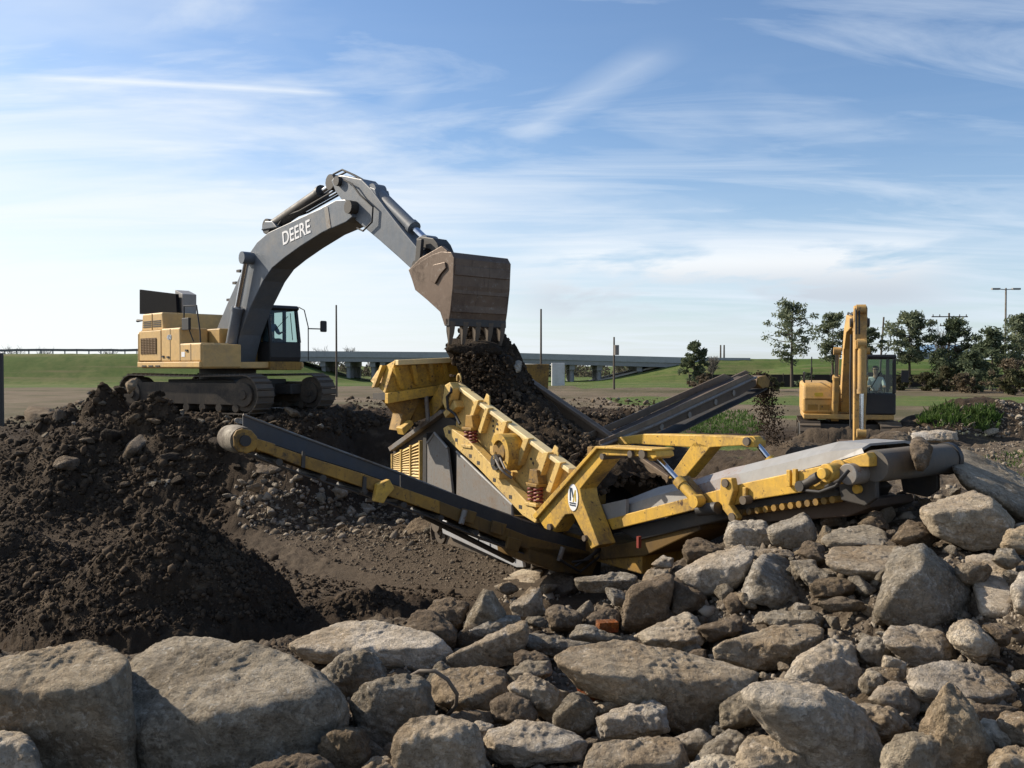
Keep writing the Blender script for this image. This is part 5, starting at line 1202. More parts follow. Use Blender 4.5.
NEAR = [  # label, outline in the picture, material, ridge, options
 ('big rounded boulder with pale sunlit top in the lower left corner', [(-25,668),(5,660),(40,650),(90,641),(106,643),(122,655),(128,665),(114,690),(113,715),(130,790),(-25,810)], CEM, [(0,694),(45,702),(82,696),(110,688)], {}),
 ('small pale rock cut off by the lower left edge', [(-20,733),(20,735),(31,745),(42,768),(46,790),(-20,795)], CEMP, [], {}),
 ('largest grey slab with broad pitted top and dark front in the lower left', [(107,702),(115,672),(126,663),(152,650),(170,639),(222,639),(250,646),(292,661),(332,688),(352,697),(352,715),(346,735),(332,770),(300,805),(130,805),(112,740)], CEMG, [(150,722),(200,713),(250,708),(342,708),(146,770)], dict(k=22)),
 ('long pale slab lying behind the largest grey slab, with a dark hollow under its right half', [(283,650),(286,641),(312,630),(335,622),(347,621),(370,627),(420,630),(438,637),(449,653),(447,668),(430,672),(385,672),(330,664),(300,660)], CEMP, [(345,657),(375,651),(425,648)], {}),
 ('grey pointed rock leaning against the right end of the largest slab', [(322,671),(345,652),(366,650),(383,660),(387,677),(374,690),(352,702),(336,690)], CEMG, [(345,690),(362,657)], {}),
 ('dark shaded block right of the largest grey slab', [(351,702),(365,686),(392,678),(418,676),(431,686),(433,715),(424,742),(390,752),(360,750),(354,722)], CEMG, [(372,690),(425,692)], {}),
 ('small brownish cube of concrete under the dark shaded block', [(322,742),(338,730),(358,728),(367,736),(366,762),(355,792),(325,792)], CEMD, [(350,733),(352,768)], {}),
 ('dark rough rock on the bottom edge in front of the largest slab', [(240,775),(285,756),(310,753),(330,766),(337,800),(240,805)], CEMD, [], {}),
 ('egg sized brown stone between two blocks at the bottom edge', [(380,755),(388,745),(399,742),(403,768),(400,778),(385,766)], CEMD, [], {}),
 ('low pale stone on the bottom edge left of the brown notched block', [(362,768),(372,759),(388,758),(396,768),(396,800),(362,800)], CEM, [], {}),
 ('pale brown notched block on the bottom edge left of centre', [(397,738),(410,721),(450,718),(470,727),(476,745),(489,768),(492,805),(394,805)], CEM, [(408,744),(462,738)], {}),
 ('knobbly brown lump at the left tip of the rubble beside the soil', [(406,626),(420,613),(441,614),(456,630),(459,645),(448,651),(415,641),(406,632)], CEMD, [], {}),
 ('rounded brown rock behind the knobbly lump at the left tip of the rubble', [(429,611),(437,600),(460,600),(470,605),(464,625),(450,631),(432,619)], CEMD, [], {}),
 ('dark pyramid shaped rock at the left end of the heap', [(459,646),(468,620),(484,590),(491,591),(506,613),(497,623),(464,637)], CEMG, [(484,600),(480,628)], {}),
 ('sunlit flat slab tilted between two pyramid shaped rocks', [(487,590),(516,572),(531,568),(544,572),(540,584),(524,598),(509,606)], CEMP, [(511,604)], dict(tilt=.9)),
 ('right one of the two pyramid shaped rocks, paler on its left face', [(508,608),(530,589),(539,591),(546,616),(531,622),(510,614)], CEM, [(531,600)], {}),
 ('long rounded bar of concrete lying under the pyramid shaped rocks', [(459,632),(505,615),(522,616),(527,622),(474,642),(462,640)], CEMG, [], {}),
 ('straight sloping slab edge rising to the right below the long rounded bar', [(447,657),(522,620),(531,621),(531,636),(512,666),(450,668)], CEM, [(455,662),(528,627)], {}),
 ('level grey beam right of the straight sloping slab', [(520,636),(525,633),(592,644),(594,650),(551,658),(523,648)], CEMG, [], {}),
 ('small dark stone tucked under the level grey beam', [(513,655),(522,650),(541,652),(552,662),(548,672),(516,666)], CEMD, [], {}),
 ('smooth rounded grey stone lying on the pale broad rock', [(507,673),(522,662),(547,662),(550,676),(528,684),(509,687)], CEMG, [], {}),
 ('pale broad rock under a loop of wire, left of centre', [(432,676),(455,668),(500,667),(510,685),(502,709),(470,714),(435,702)], CEM, [(470,700)], {}),
 ('white topped peaked rock below the smooth rounded stone', [(510,688),(526,674),(532,675),(571,694),(568,705),(551,720),(530,712)], CEMP, [(534,690),(545,706)], {}),
 ('rough brown rock left of the white topped peaked rock', [(493,701),(509,695),(531,703),(541,718),(531,726),(494,722)], CEMD, [], {}),
 ('grey conical rock in front of the red brick lump', [(550,722),(573,694),(582,694),(598,710),(588,726),(568,732)], CEMG, [(576,705)], {}),
 ('wide flat pale slab with a dark hole on the bottom edge', [(484,737),(492,727),(523,722),(568,731),(590,743),(589,760),(545,758),(494,764),(486,752)], CEMP, [(500,748),(575,750)], dict(tilt=.9)),
 ('cluster of small white chips beside the wide flat slab', [(462,731),(480,722),(492,726),(485,749),(470,746)], CEMP, [], {}),
 ('low brown stone above the pale brown notched block', [(448,723),(462,710),(490,712),(493,723),(465,728)], CEMD, [], {}),
 ('red brick masonry lump set in old mortar', [(577,673),(601,664),(624,671),(630,688),(612,700),(594,704),(583,694)], BRICK, [(590,690),(612,682)], {}),
 ('huge flat topped slab behind the red brick lump', [(556,655),(566,649),(622,641),(656,652),(706,661),(753,674),(742,691),(718,720),(708,736),(688,736),(662,716),(636,702),(580,690),(557,670)], CEM, [(580,672),(640,678),(692,700),(735,690)], dict(tilt=.9, thick=.5)),
 ('flat pale slab in front of the huge flat topped slab', [(600,719),(632,707),(653,700),(667,709),(669,732),(634,735),(600,741)], CEMP, [], dict(tilt=1.0)),
 ('small pinkish stone lying on the flat pale slab', [(609,716),(620,710),(632,712),(634,719),(612,724)], BRICK, [], dict(push=-.15)),
 ('slim pale stone leaning right of the grey conical rock', [(594,713),(600,705),(625,692),(629,697),(620,706),(602,715)], CEMP, [], {}),
 ('brown rough slab on the bottom edge right of centre', [(588,766),(600,746),(650,735),(680,737),(688,752),(687,778),(660,805),(586,805)], CEM, [(600,770),(670,762)], {}),
 ('smooth grey stone in a gap left of the big tilted slab', [(691,762),(714,741),(730,730),(745,738),(742,762),(735,778),(695,778)], CEMG, [], {}),
 ('pale stone on the bottom edge under the smooth grey stone', [(686,768),(710,756),(738,757),(748,772),(744,805),(686,805)], CEMP, [], {}),
 ('white speckled rock under the big tilted slab', [(739,752),(750,737),(790,737),(816,755),(828,778),(822,805),(739,805)], CEMP, [(755,768)], {}),
 ('pitted grey block behind the point of the big tilted slab', [(719,706),(728,695),(746,690),(762,700),(769,712),(760,724),(722,730)], CEMG, [], {}),
 ('big tilted slab with bright underside and dark right face at the bottom right of centre', [(739,692),(770,677),(803,679),(830,691),(854,708),(876,738),(890,768),(884,805),(836,800),(819,764),(775,737)], CEMP, [(760,704),(806,713),(820,707),(812,760)], dict(k=22)),
 ('tall sunlit wedge standing behind the big tilted slab', [(786,678),(800,656),(826,643),(845,640),(857,648),(861,668),(852,700),(826,690)], CEMP, [(828,668),(832,690)], {}),
 ('broad flat pale rock in the middle right', [(706,656),(723,642),(765,630),(793,627),(820,624),(832,632),(810,650),(797,658),(768,670),(738,667)], CEM, [(742,662),(800,646)], dict(tilt=1.0)),
 ('white faced slab with an angular top in the middle of the heap', [(634,636),(685,613),(695,616),(708,639),(682,658),(657,651)], CEMP, [(650,642),(690,640)], {}),
 ('small stone between the white faced slab and the broad flat rock', [(685,657),(694,650),(708,649),(707,658),(696,662)], CEMD, [], {}),
 ('little grey stone below the white faced slab', [(660,654),(668,648),(679,650),(682,658),(670,660)], CEMG, [], {}),
 ('upright squared block with a flat dark front near the centre of the heap', [(629,588),(668,574),(673,578),(669,616),(664,630),(622,634),(628,611)], CEMD, [(632,592),(664,582),(660,622)], dict(k=24)),
 ('shaded slab end right of the upright squared block', [(669,577),(690,586),(706,598),(700,613),(673,618)], CEMD, [], {}),
 ('large sunlit plate tilted up to the right in the centre of the heap', [(676,573),(727,548),(742,545),(752,554),(749,568),(736,588),(709,599)], CEMP, [(711,592),(750,563)], dict(tilt=.9, k=24)),
 ('peaked grey rock right of the large tilted plate', [(738,590),(750,564),(766,555),(786,561),(795,585),(797,598),(785,609),(750,602)], CEMG, [(765,575),(785,596)], {}),
 ('round earthy boulder sitting against the yellow belt beam', [(659,524),(666,511),(685,503),(698,511),(702,524),(694,533),(666,531)], CEMD, [], dict(k=8)),
 ('earthy lump below the round earthy boulder', [(653,543),(667,530),(683,530),(686,543),(668,552)], CEMD, [], dict(k=9)),
 ('small brown lump left of the earthy lump', [(638,540),(644,532),(655,535),(653,546),(640,549)], CEMD, [], dict(k=9)),
 ('small grey stone below the earthy lump', [(642,564),(652,550),(662,552),(656,567)], CEMD, [], {}),
 ('pale little stone between slab and sunlit plate', [(652,564),(663,555),(673,559),(673,568),(658,569)], CEM, [], {}),
 ('flat stone above the upright squared block', [(643,581),(650,570),(668,570),(668,576),(646,584)], CEM, [], {}),
 ('brown squared lump above the large sunlit plate', [(683,552),(686,539),(697,538),(723,550),(712,558),(688,563)], CEMD, [], {}),
 ('brown rock below the belt hinge', [(708,531),(718,517),(731,518),(752,520),(748,530),(728,537),(709,537)], CEMD, [], {}),
 ('big pale square block at the upper middle of the heap', [(724,538),(729,524),(736,521),(762,521),(772,533),(770,545),(753,552),(727,549)], CEMP, [(732,530)], dict(k=22)),
 ('grey block with a straight sunlit top edge below the belt motor', [(767,528),(806,510),(814,521),(816,541),(797,549),(772,545)], CEMG, [(772,534),(810,520)], dict(k=22)),
 ('low brown slab behind the peaked grey rock', [(755,553),(762,548),(790,550),(798,557),(758,560)], CEM, [], {}),
 ('rounded grey slab end right of the peaked grey rock', [(790,562),(814,560),(822,572),(797,580)], CEMG, [], {}),
 ('round stone left of the flat pitted rock', [(799,553),(808,541),(823,545),(826,559),(812,566)], CEMD, [], {}),
 ('grey flat slab lying in the shadow below the peaked grey rock', [(760,619),(771,611),(819,611),(823,620),(820,632),(779,630)], CEMG, [], dict(tilt=1.0)),
 ('small round stone in front of the peaked grey rock', [(723,600),(737,592),(745,600),(744,615),(728,616)], CEMD, [], dict(k=10)),
 ('dark crumbly lump right of the white faced slab', [(697,628),(735,614),(744,619),(742,634),(710,642)], CEMD, [], {}),
 ('brightest white boulder with a dark right face at the right', [(921,515),(931,502),(944,494),(966,490),(993,501),(1012,516),(1010,531),(993,549),(975,550),(957,544),(931,533)], CEMP, [(966,517),(961,541),(990,508)], {}),
 ('long rough slab leaning down to the right edge behind the brightest white boulder', [(954,470),(959,454),(969,450),(1024,480),(1050,494),(1050,534),(1024,520),(1002,507),(966,487)], CEMG, [(962,478),(1020,508)], {}),
 ('flat pitted rock under the head of the main belt', [(818,542),(839,529),(866,525),(888,532),(888,546),(833,549)], CEMG, [(850,542)], dict(tilt=.9)),
 ('pointed brown rock behind the flat pitted rock', [(858,524),(874,512),(882,514),(889,532),(870,530)], CEMD, [], {}),
 ('dark brown rock left of the brightest white boulder', [(892,540),(907,523),(922,522),(930,533),(909,547)], CEMD, [], {}),
 ('wide cracked pale rock left of the large dark faced boulder', [(826,555),(835,548),(905,546),(910,552),(894,570),(887,584),(859,577),(830,565)], CEM, [(860,570)], dict(tilt=.9)),
 ('large boulder with a dark scooped face at the right', [(890,563),(898,553),(923,547),(941,556),(962,576),(970,585),(966,611),(951,621),(931,628),(905,624),(872,625),(887,605)], CEMG, [(900,580),(925,568),(950,606)], {}),
 ('upright sunlit slab right of the dark scooped boulder', [(965,557),(975,551),(997,556),(1010,574),(1012,611),(997,621),(981,616),(975,590)], CEMP, [(985,612)], dict(k=20)),
 ('pale rock at the right edge beside the upright sunlit slab', [(1011,586),(1026,571),(1050,570),(1050,618),(1016,612)], CEMP, [], {}),
 ('rounded pinkish rock at the right edge above the upright slab', [(1001,546),(1010,529),(1026,525),(1050,530),(1050,552),(1005,554)], CEM, [], {}),
 ('dirty grey stone between the white boulder and the upright slab', [(992,560),(1000,549),(1014,548),(1020,560),(1010,570)], CEMG, [], {}),
 ('brown layered stone left of the dark scooped boulder', [(809,584),(833,577),(856,585),(853,597),(814,598)], CEMD, [], {}),
 ('flat brown stone under the brown layered stone', [(818,604),(838,597),(862,602),(866,610),(830,612)], CEMD, [], {}),
 ('grey lump right of the rounded grey slab end', [(800,574),(814,568),(834,574),(836,584),(806,588)], CEMG, [], {}),
 ('wide block with a dark overhung front below the dark scooped boulder', [(884,640),(894,627),(914,626),(940,633),(954,652),(952,664),(914,672),(893,654)], CEM, [(898,645),(945,652)], {}),
 ('dark smooth boulder right of the tall sunlit wedge', [(855,647),(868,635),(888,639),(891,649),(882,671),(863,664)], CEMG, [], dict(k=10)),
 ('small bright wedge under the wide overhung block', [(881,671),(884,655),(905,663),(907,677),(892,682)], CEMP, [(886,660)], {}),
 ('pale knobbly boulder right of the wide overhung block', [(946,638),(953,622),(966,617),(979,624),(998,644),(996,664),(979,665),(955,650)], CEMP, [], dict(k=10)),
 ('wide rough boulder at the lower right', [(906,680),(914,671),(949,661),(988,668),(1011,681),(1021,697),(1010,708),(966,705),(922,705)], CEM, [(930,692),(1000,700)], {}),
 ('upright fin shaped slab at the lower right', [(920,732),(925,718),(942,692),(949,685),(955,688),(962,709),(969,731),(983,749),(1002,772),(992,805),(930,800)], CEM, [(948,712)], {}),
 ('rounded grey stone left of the wide rough boulder', [(869,699),(877,690),(896,682),(910,686),(919,708),(913,720),(888,712)], CEM, [], {}),
 ('dark stone below the rounded grey stone', [(850,708),(872,704),(894,711),(912,728),(892,738),(878,744)], CEM, [], {}),
 ('long smooth boulder on the bottom edge at the lower right', [(883,752),(896,736),(914,734),(942,742),(975,763),(980,800),(886,805)], CEMG, [(905,752)], {}),
 ('small grey stone beside the tall sunlit wedge', [(859,682),(868,667),(880,675),(884,690),(866,699)], CEMG, [], {}),
 ('bright lumpy stone near the lower right corner', [(970,733),(984,720),(996,721),(1011,736),(1018,750),(990,748)], CEMP, [], {}),
 ('brown boulder on the right edge near the lower right corner', [(997,720),(1006,712),(1028,714),(1050,722),(1050,754),(1010,748)], CEM, [], {}),
 ('reddish brown stone below the wide rough boulder', [(966,710),(976,704),(1002,710),(998,721),(976,724)], CEMD, [], {}),
 ('boulder cut off by the lower right corner', [(990,760),(1010,748),(1050,752),(1050,805),(992,805)], CEM, [], {}),
 ('small square block behind the pale knobbly boulder', [(984,626),(999,623),(1012,631),(1010,644),(996,646)], CEMD, [], {}),
 ('long slab lying along the back edge of the heap below the plant', [(563,571),(622,556),(640,552),(646,562),(622,576),(576,580)], CEM, [(570,574),(640,560)], dict(tilt=.9)),
 ('straight grey beam with a dark front in front of the back edge slab', [(575,578),(624,573),(637,576),(638,590),(578,592)], CEMG, [(580,582),(634,580)], dict(k=24)),
 ('brown boulder left of the straight grey beam', [(537,590),(549,576),(558,572),(575,574),(577,590),(566,601),(543,603)], CEMD, [], {}),
 ('brown stone below the straight grey beam', [(543,610),(553,604),(582,615),(579,630),(552,630)], CEMD, [], dict(k=10)),
 ('crumbly earthy stone left of the single brick', [(584,619),(606,607),(622,611),(622,622),(600,630),(587,626)], CEMD, [], dict(k=10)),
 ('grey slab right of the level grey beam', [(569,637),(579,624),(593,626),(625,639),(610,644),(597,645)], CEMG, [(585,634)], {}),
 ('pale flat stone behind the huge flat topped slab', [(596,649),(608,642),(625,643),(642,650),(620,656),(602,656)], CEMP, [], dict(tilt=.9)),
]
for lab, sil, m, rd, kw in NEAR: hero(lab, sil, m, rd, **kw)
# a single loose brick
_, d = hit(607, 630); g = G(); p = at(607, 626, float(d[0]) - .15)
g.box(p, (.22, .11, .11), Euler((.1, .05, .3)).to_matrix()); o = g.obj('brick', BRICK, None, bevel=.008); setp(o, 'single loose red brick among the concrete chunks', 'brick')
# bent reinforcing wire
pts = [at(a, b, float(hit(470, 700)[1][0]) - dz) for a, b, dz in ((411, 676, .2), (420, 671, .3), (435, 671, .35), (448, 680, .35), (457, 694, .35), (456, 705, .3), (446, 718, .2))]
g = G(); g.tube(pts, .016, 8); o = g.obj('reinforcing_wire', SHOE, None, smooth=.8); setp(o, 'bent reinforcing wire looping over a pale broad rock', 'wire')

# rocks on the dark bank, along its foot and near the right excavator
BANK = [
 ('pale slab standing on edge on the face of the dark bank', [(109,438),(120,417),(128,420),(124,434),(116,444)], CEMG, [], {}),
 ('long narrow slab sliding down the dark bank', [(119,463),(128,444),(148,424),(157,421),(160,431),(140,450),(124,468)], CEMD, [], {}),
 ('wide pale slab at the foot of the dark bank', [(136,492),(150,478),(173,468),(180,478),(172,490),(143,498)], CEMG, [], {}),
 ('sunlit slab tilted beside the wide slab at the foot of the bank', [(187,491),(196,474),(203,469),(206,477),(198,492)], CEM, [], {}),
 ('pale block lodged at the top of the dark bank below the tracks', [(173,420),(178,411),(184,409),(184,420)], CEMG, [], {}),
 ('thin slab sticking out of the bank crest at the left', [(91,400),(100,384),(105,383),(103,394),(95,402)], CEMG, [], {}),
 ('angular lump on the bank crest left of the tracks', [(126,384),(131,379),(137,378),(135,388),(129,394)], CEM, [], {}),
 ('dark lump on the left shoulder of the bank', [(24,412),(30,406),(38,408),(50,408),(54,416),(40,426),(26,424)], CEMD, [], {}),
 ('brown lump on the left slope of the bank', [(44,424),(50,416),(62,418),(66,424),(54,430)], CEMD, [], {}),
 ('squared stone under the near belt', [(252,462),(262,457),(282,459),(288,468),(280,478),(256,476)], CEMD, [], dict(push=0)),
 ('sunlit squared stone under the near belt', [(274,492),(278,485),(290,483),(292,492),(284,499),(275,498)], CEM, [], {}),
 ('round grey stone left of the sunlit squared stone', [(260,502),(264,494),(271,494),(273,502),(267,509)], CEM, [], {}),
 ('flat pale stone below the sunlit squared stone', [(272,510),(280,500),(290,497),(289,505),(280,512)], CEM, [], {}),
 ('pale block leaning under the middle of the near belt', [(319,492),(322,482),(346,486),(349,494),(340,500),(322,498)], CEM, [], {}),
 ('boulder beside the front of the crawler track', [(401,536),(410,522),(428,514),(436,516),(436,536),(420,541),(404,541)], CEMD, [(428,528)], {}),
 ('pale flat stone on the floor below the near belt', [(294,515),(304,507),(318,508),(318,514),(303,519)], CEM, [], {}),
 ('rounded stone on the pit floor left of the crawler track', [(331,512),(338,504),(352,506),(356,512),(344,517)], CEM, [], {}),
 ('two humped stone on the pit floor', [(349,508),(356,503),(370,505),(376,510),(364,517),(352,516)], CEM, [], {}),
 ('concrete slab with a dark end lying behind the belt head', [(908,441),(910,433),(945,430),(957,432),(958,441),(944,443)], CEMP, [], dict(depth=14.0, k=24)),
 ('dark earthy boulder behind the belt cover', [(866,446),(872,436),(890,432),(908,433),(913,441),(908,448),(884,449)], CEMD, [], dict(depth=12.0, k=14)),
 ('earthy clod resting on the belt head drum', [(909,444),(914,437),(924,438),(930,446),(928,462),(922,471),(916,470),(912,458)], CEMD, [], dict(depth=10.4, k=12)),
 ('dark slab caught in the bucket teeth', [(445,345),(452,338),(480,340),(498,344),(506,352),(494,356),(460,356),(447,352)], CLODM, [], dict(depth=18.7, n=30, k=14)),
 ('dark lump tumbling below the bucket', [(476,352),(492,346),(512,356),(516,368),(504,376),(484,372)], CLODM, [], dict(depth=18.9, n=30, k=12)),
 ('pale chip on top of the soil pouring into the hopper', [(513,366),(517,359),(522,362),(521,371),(516,374)], CEMP, [], dict(depth=19.2)),
]
for lab, sil, m, rd, kw in BANK: hero(lab, sil, m, rd, group='stones on the dark bank and around the plant', name='stone', cat='stone', **kw)

# smaller repeats: shared shapes, turned and scaled
LIB = []
def lib(n):
    for i in range(n):
        pts = RNG.normal(size=(13, 3)); pts = pts / np.linalg.norm(pts, axis=1)[:, None] * RNG.uniform(.8, 1.1, (13, 1)) * np.array([1, RNG.uniform(.6, .95), RNG.uniform(.45, .8)])
        me, c = rock_mesh('rubble_chunk', [tuple(p * .5) for p in pts], 14, 26, seed=200 + i); LIB.append(me)
lib(16)
LIBM = {}
def libmesh(i, m):
    k = (i, m.name)
    if k not in LIBM: q = LIB[i].copy(); q.materials.clear(); q.materials.append(m); LIBM[k] = q
    return LIBM[k]
def inside(poly, x, y):
    r = False; n = len(poly); j = n - 1
    for i in range(n):
        if (poly[i][1] > y) != (poly[j][1] > y) and x < (poly[j][0] - poly[i][0]) * (y - poly[i][1]) / (poly[j][1] - poly[i][1]) + poly[i][0]: r = not r
        j = i
    return r
def scatter(count, region, pxsize, mats, label, group, name, cat, sink=.18, avoid=True, gap=1.5, grow=3.0):
    done = []; M = count * 40
    cx_ = RNG.uniform(min(p[0] for p in region), max(p[0] for p in region), M); cy_ = RNG.uniform(min(p[1] for p in region), max(p[1] for p in region), M)
    keep = np.array([inside(region, a, b) for a, b in zip(cx_, cy_)]); cx_, cy_ = cx_[keep], cy_[keep]; Q, D = hit(cx_, cy_)
    for i in range(len(cx_)):
        if len(done) >= count: break
        x, y = cx_[i], cy_[i]; q, d = Q[i:i + 1], D[i:i + 1]
        s = random.uniform(*pxsize) * random.choice((.8, 1, 1, 1.3))
        if avoid and any(abs(x - p[:, 0].mean()) < 150 and inside(p, x, y + s * .2) for p in POLYS): continue
        if any((x - a) ** 2 + (y - b) ** 2 < ((s + c) / 2 * gap) ** 2 * .5 for a, b, c in done): continue
        if not np.isfinite(d[0]): continue
        done.append((x, y, s)); sz = s * d[0] / FPX
        o = bpy.data.objects.new(name, libmesh(random.randrange(len(LIB)), random.choice(mats))); COL.objects.link(o)
        o.location = (q[0, 0], q[0, 1], q[0, 2] - sz * sink + sz * .12); o.rotation_euler = (random.uniform(-.5, .5), random.uniform(-.5, .5), random.uniform(0, 6.28))
        o.scale = (sz * random.uniform(.85, 1.3), sz * random.uniform(.8, 1.1), sz * random.uniform(.7, 1.1))
        setp(o, label, cat, group)
    return done
scatter(185, [(420, 640), (560, 575), (700, 520), (830, 505), (930, 480), (1024, 500), (1024, 768), (230, 768), (340, 690)], (16, 46), [CEM, CEMG, CEMD, CEMP, CEM], 'small broken concrete chunk filling a gap of the foreground rubble heap', 'small concrete chunks between the large slabs', 'concrete_chunk', 'rubble', sink=-.18, gap=.95)
scatter(125, [(228, 500), (250, 480), (300, 478), (420, 505), (436, 530), (425, 550), (330, 540), (235, 530)], (6, 18), [CEM, CEMP, CEM, CEMP, CEMG], 'small sunlit stone scattered on the pit floor under the near belt', 'stones scattered on the pit floor', 'stone', 'stone', sink=-.3)
scatter(85, [(60, 410), (150, 395), (330, 415), (335, 440), (260, 480), (130, 500), (20, 480), (10, 440), (85, 396), (120, 380), (215, 398)], (8, 26), [CEMD, CEMG, CEMD, CEMD, CLODM], 'dirt covered stone embedded in the face of the dark soil bank', 'stones embedded in the dark bank', 'stone', 'stone', sink=-.05)
scatter(40, [(578, 420), (590, 398), (625, 394), (655, 402), (662, 414), (640, 425), (600, 425)], (4, 9), [CEMD, CEMG, CEM], 'small stone in the low rubble row behind the screen box', 'stones in the rubble row behind the screen box', 'stone', 'stone', sink=-.2)
scatter(40, [(930, 445), (965, 430), (1024, 425), (1024, 470), (985, 455)], (4, 13), [CEM, CEMP, CEMG, CEMP], 'small pale rubble piece on the weedy ground at the right', 'rubble pieces on the weedy ground', 'stone', 'stone', sink=-.1)

# ------------------------------------------------------------------ loose crumbs, one mesh each
ICO = None
def crumbs(name, label, n, region, pxs, mat, zoff=.0, avoid=False, zlim=None):
    global ICO
    if ICO is None:
        bm = bmesh.new(); bmesh.ops.create_icosphere(bm, subdivisions=1, radius=.5); ICO = (np.array([v.co[:] for v in bm.verts]), np.array([[v.index for v in f.verts] for f in bm.faces])); bm.free()
    xs, ys = [], []
    x0, x1 = min(p[0] for p in region), max(p[0] for p in region); y0, y1 = min(p[1] for p in region), max(p[1] for p in region)
    while len(xs) < n:
        x, y = random.uniform(x0, x1), random.uniform(y0, y1)
        if inside(region, x, y): xs.append(x); ys.append(y)
    q, d = hit(np.array(xs), np.array(ys)); ok = np.isfinite(d); q, d = q[ok], d[ok]; n = len(d)
    sz = RNG.uniform(pxs[0], pxs[1], n) * RNG.choice([.35, .45, .55, .7, 1, 1.7], n, p=[.25, .25, .2, .15, .11, .04]) * d / FPX
    V, T = ICO; nv = len(V)
    rot = RNG.normal(size=(n, 3, 3)); rot = np.linalg.qr(rot)[0]
    vv = V[None] * (1 + RNG.uniform(-.45, .45, (n, nv, 1))); vv = np.einsum('nij,nvj->nvi', rot, vv) * sz[:, None, None] * RNG.uniform(.7, 1.2, (n, 1, 3))
    P = vv + q[:, None, :] + np.array([0, 0, zoff]); ff = T[None] + (np.arange(n) * nv)[:, None, None]
    me = bpy.data.meshes.new(name); P = P.reshape(-1, 3); F_ = ff.reshape(-1).astype(np.int32)
    me.vertices.add(len(P)); me.vertices.foreach_set('co', P.ravel()); me.loops.add(len(F_)); me.loops.foreach_set('vertex_index', F_)
    me.polygons.add(len(F_) // 3); me.polygons.foreach_set('loop_start', np.arange(0, len(F_), 3, dtype=np.int32)); me.polygons.foreach_set('loop_total', np.full(len(F_) // 3, 3, np.int32))
    me.update(calc_edges=True); me.validate(); me.materials.append(mat)
    o = bpy.data.objects.new(name, me); COL.objects.link(o); setp(o, label, 'loose soil', kind='stuff'); return o
def crumb_mat(name, a, b):
    m, nt, ns, L = new_mat(name); geo = N(nt, 'ShaderNodeNewGeometry'); c = mix(nt, geo.outputs['Random Per Island'], a, b); finish(nt, c, .95, 0, noise(nt, geo.outputs['Position'], 40, 3), .4, .02, .1); return m
DARKC = crumb_mat('dark_soil_crumbs', (.026, .019, .013), (.085, .062, .042)); PALEC = crumb_mat('dry_soil_crumbs', (.060, .045, .031), (.17, .14, .105)); RUBC = crumb_mat('rubble_crumbs', (.12, .095, .068), (.30, .26, .21))
crumbs('soil_clods', 'dark soil clods covering the cone and bank', 26000, [(0, 420), (130, 395), (330, 410), (400, 430), (225, 462), (228, 535), (300, 578), (420, 590), (480, 600), (420, 640), (230, 645), (0, 660)], (1.5, 6), DARKC)
crumbs('floor_crumbs', 'dry crumbs on the pit floor', 5000, [(230, 505), (300, 500), (430, 520), (530, 570), (480, 590), (400, 585), (280, 545)], (1.2, 4), PALEC)
crumbs('rubble_fragments', 'crushed fragments between the concrete slabs', 13000, [(420, 640), (560, 572), (700, 515), (930, 478), (1024, 470), (1024, 768), (0, 768), (0, 670), (300, 660)], (2.5, 10), RUBC)
crumbs('bank_crumbs', 'loose soil along the bank behind the plant', 4000, [(335, 395), (400, 390), (560, 395), (668, 400), (700, 425), (560, 470), (400, 440)], (1.5, 5), DARKC)
crumbs('yard_fragments', 'pale fragments on the weedy ground at the right', 2500, [(900, 440), (960, 410), (1024, 405), (1024, 480), (960, 460)], (1, 4), RUBC)

crumbs('floor_stones', 'small sunlit stones strewn over the pit floor', 700, [(232, 500), (250, 476), (420, 500), (436, 530), (430, 555), (330, 545), (240, 535)], (3, 8), RUBC)
crumbs('outer_rubble', 'broken rubble continuing beside the heap', 1500, [(1040, 470), (1280, 450), (1280, 790), (1050, 790)], (12, 50), CEM)
crumbs('outer_rubble', 'broken rubble continuing beside the large lower left boulders', 500, [(-220, 660), (-35, 665), (-40, 790), (-220, 790)], (15, 60), CEM)
# ------------------------------------------------------------------ soil in the plant and falling streams
def mound_mesh(name, pts_fn, nu, nv, mat, label, kind='stuff'):
    vs = [pts_fn(i / (nu - 1), j / (nv - 1)) for i in range(nu) for j in range(nv)]
    P = np.array([tuple(v) for v in vs]); nz = fbm(P * 1.6, 3) * .16 + fbm(P * 5, 3, .6, True) * .06; P[:, 2] += nz
    fs = [(i * nv + j, (i + 1) * nv + j, (i + 1) * nv + j + 1, i * nv + j + 1) for i in range(nu - 1) for j in range(nv - 1)]
    g = G(); g.v = [tuple(p) for p in P]; g.f = fs; o = g.obj(name, mat, None, smooth=1.4); setp(o, label, 'soil', kind=kind); return o
def load_fn(u, v):
    x = -4.6 + 5.0 * u; y = .08 + (SW - .1) * v
    base = ZL(x) - .42 + .55 * math.sin(math.pi * v) * (1 - .5 * u) + (.9 * max(0, .28 - u) / .28)
    return SF.w(x, y, base)
mound_mesh('soil_load', load_fn, 70, 36, CLODM, 'dark soil and stones lying on the screen deck')
def hop_fn(u, v):
    y = -1.0 + 2.1 * v; x = -5.55 + .42 * u
    r = math.hypot((u - .55) * 1.5, (v - .62) * 1.7); return SF.w(x, y, 3.55 + max(0, .40 * (1 - r * 1.7)) + .15 * math.sin(math.pi * v))
mound_mesh('hopper_soil', hop_fn, 50, 50, CLODM, 'dark soil heaped in the feed hopper')
def back_fn(u, v):   # soil thrown over the back of the screen box
    a = 2 * math.pi * u; r = v * 1.7; return SF.w(-5.2 + r * math.cos(a) * 1.1, 2.6 + r * math.sin(a), 1.2 + 2.6 * max(0, 1 - v * 1.0))
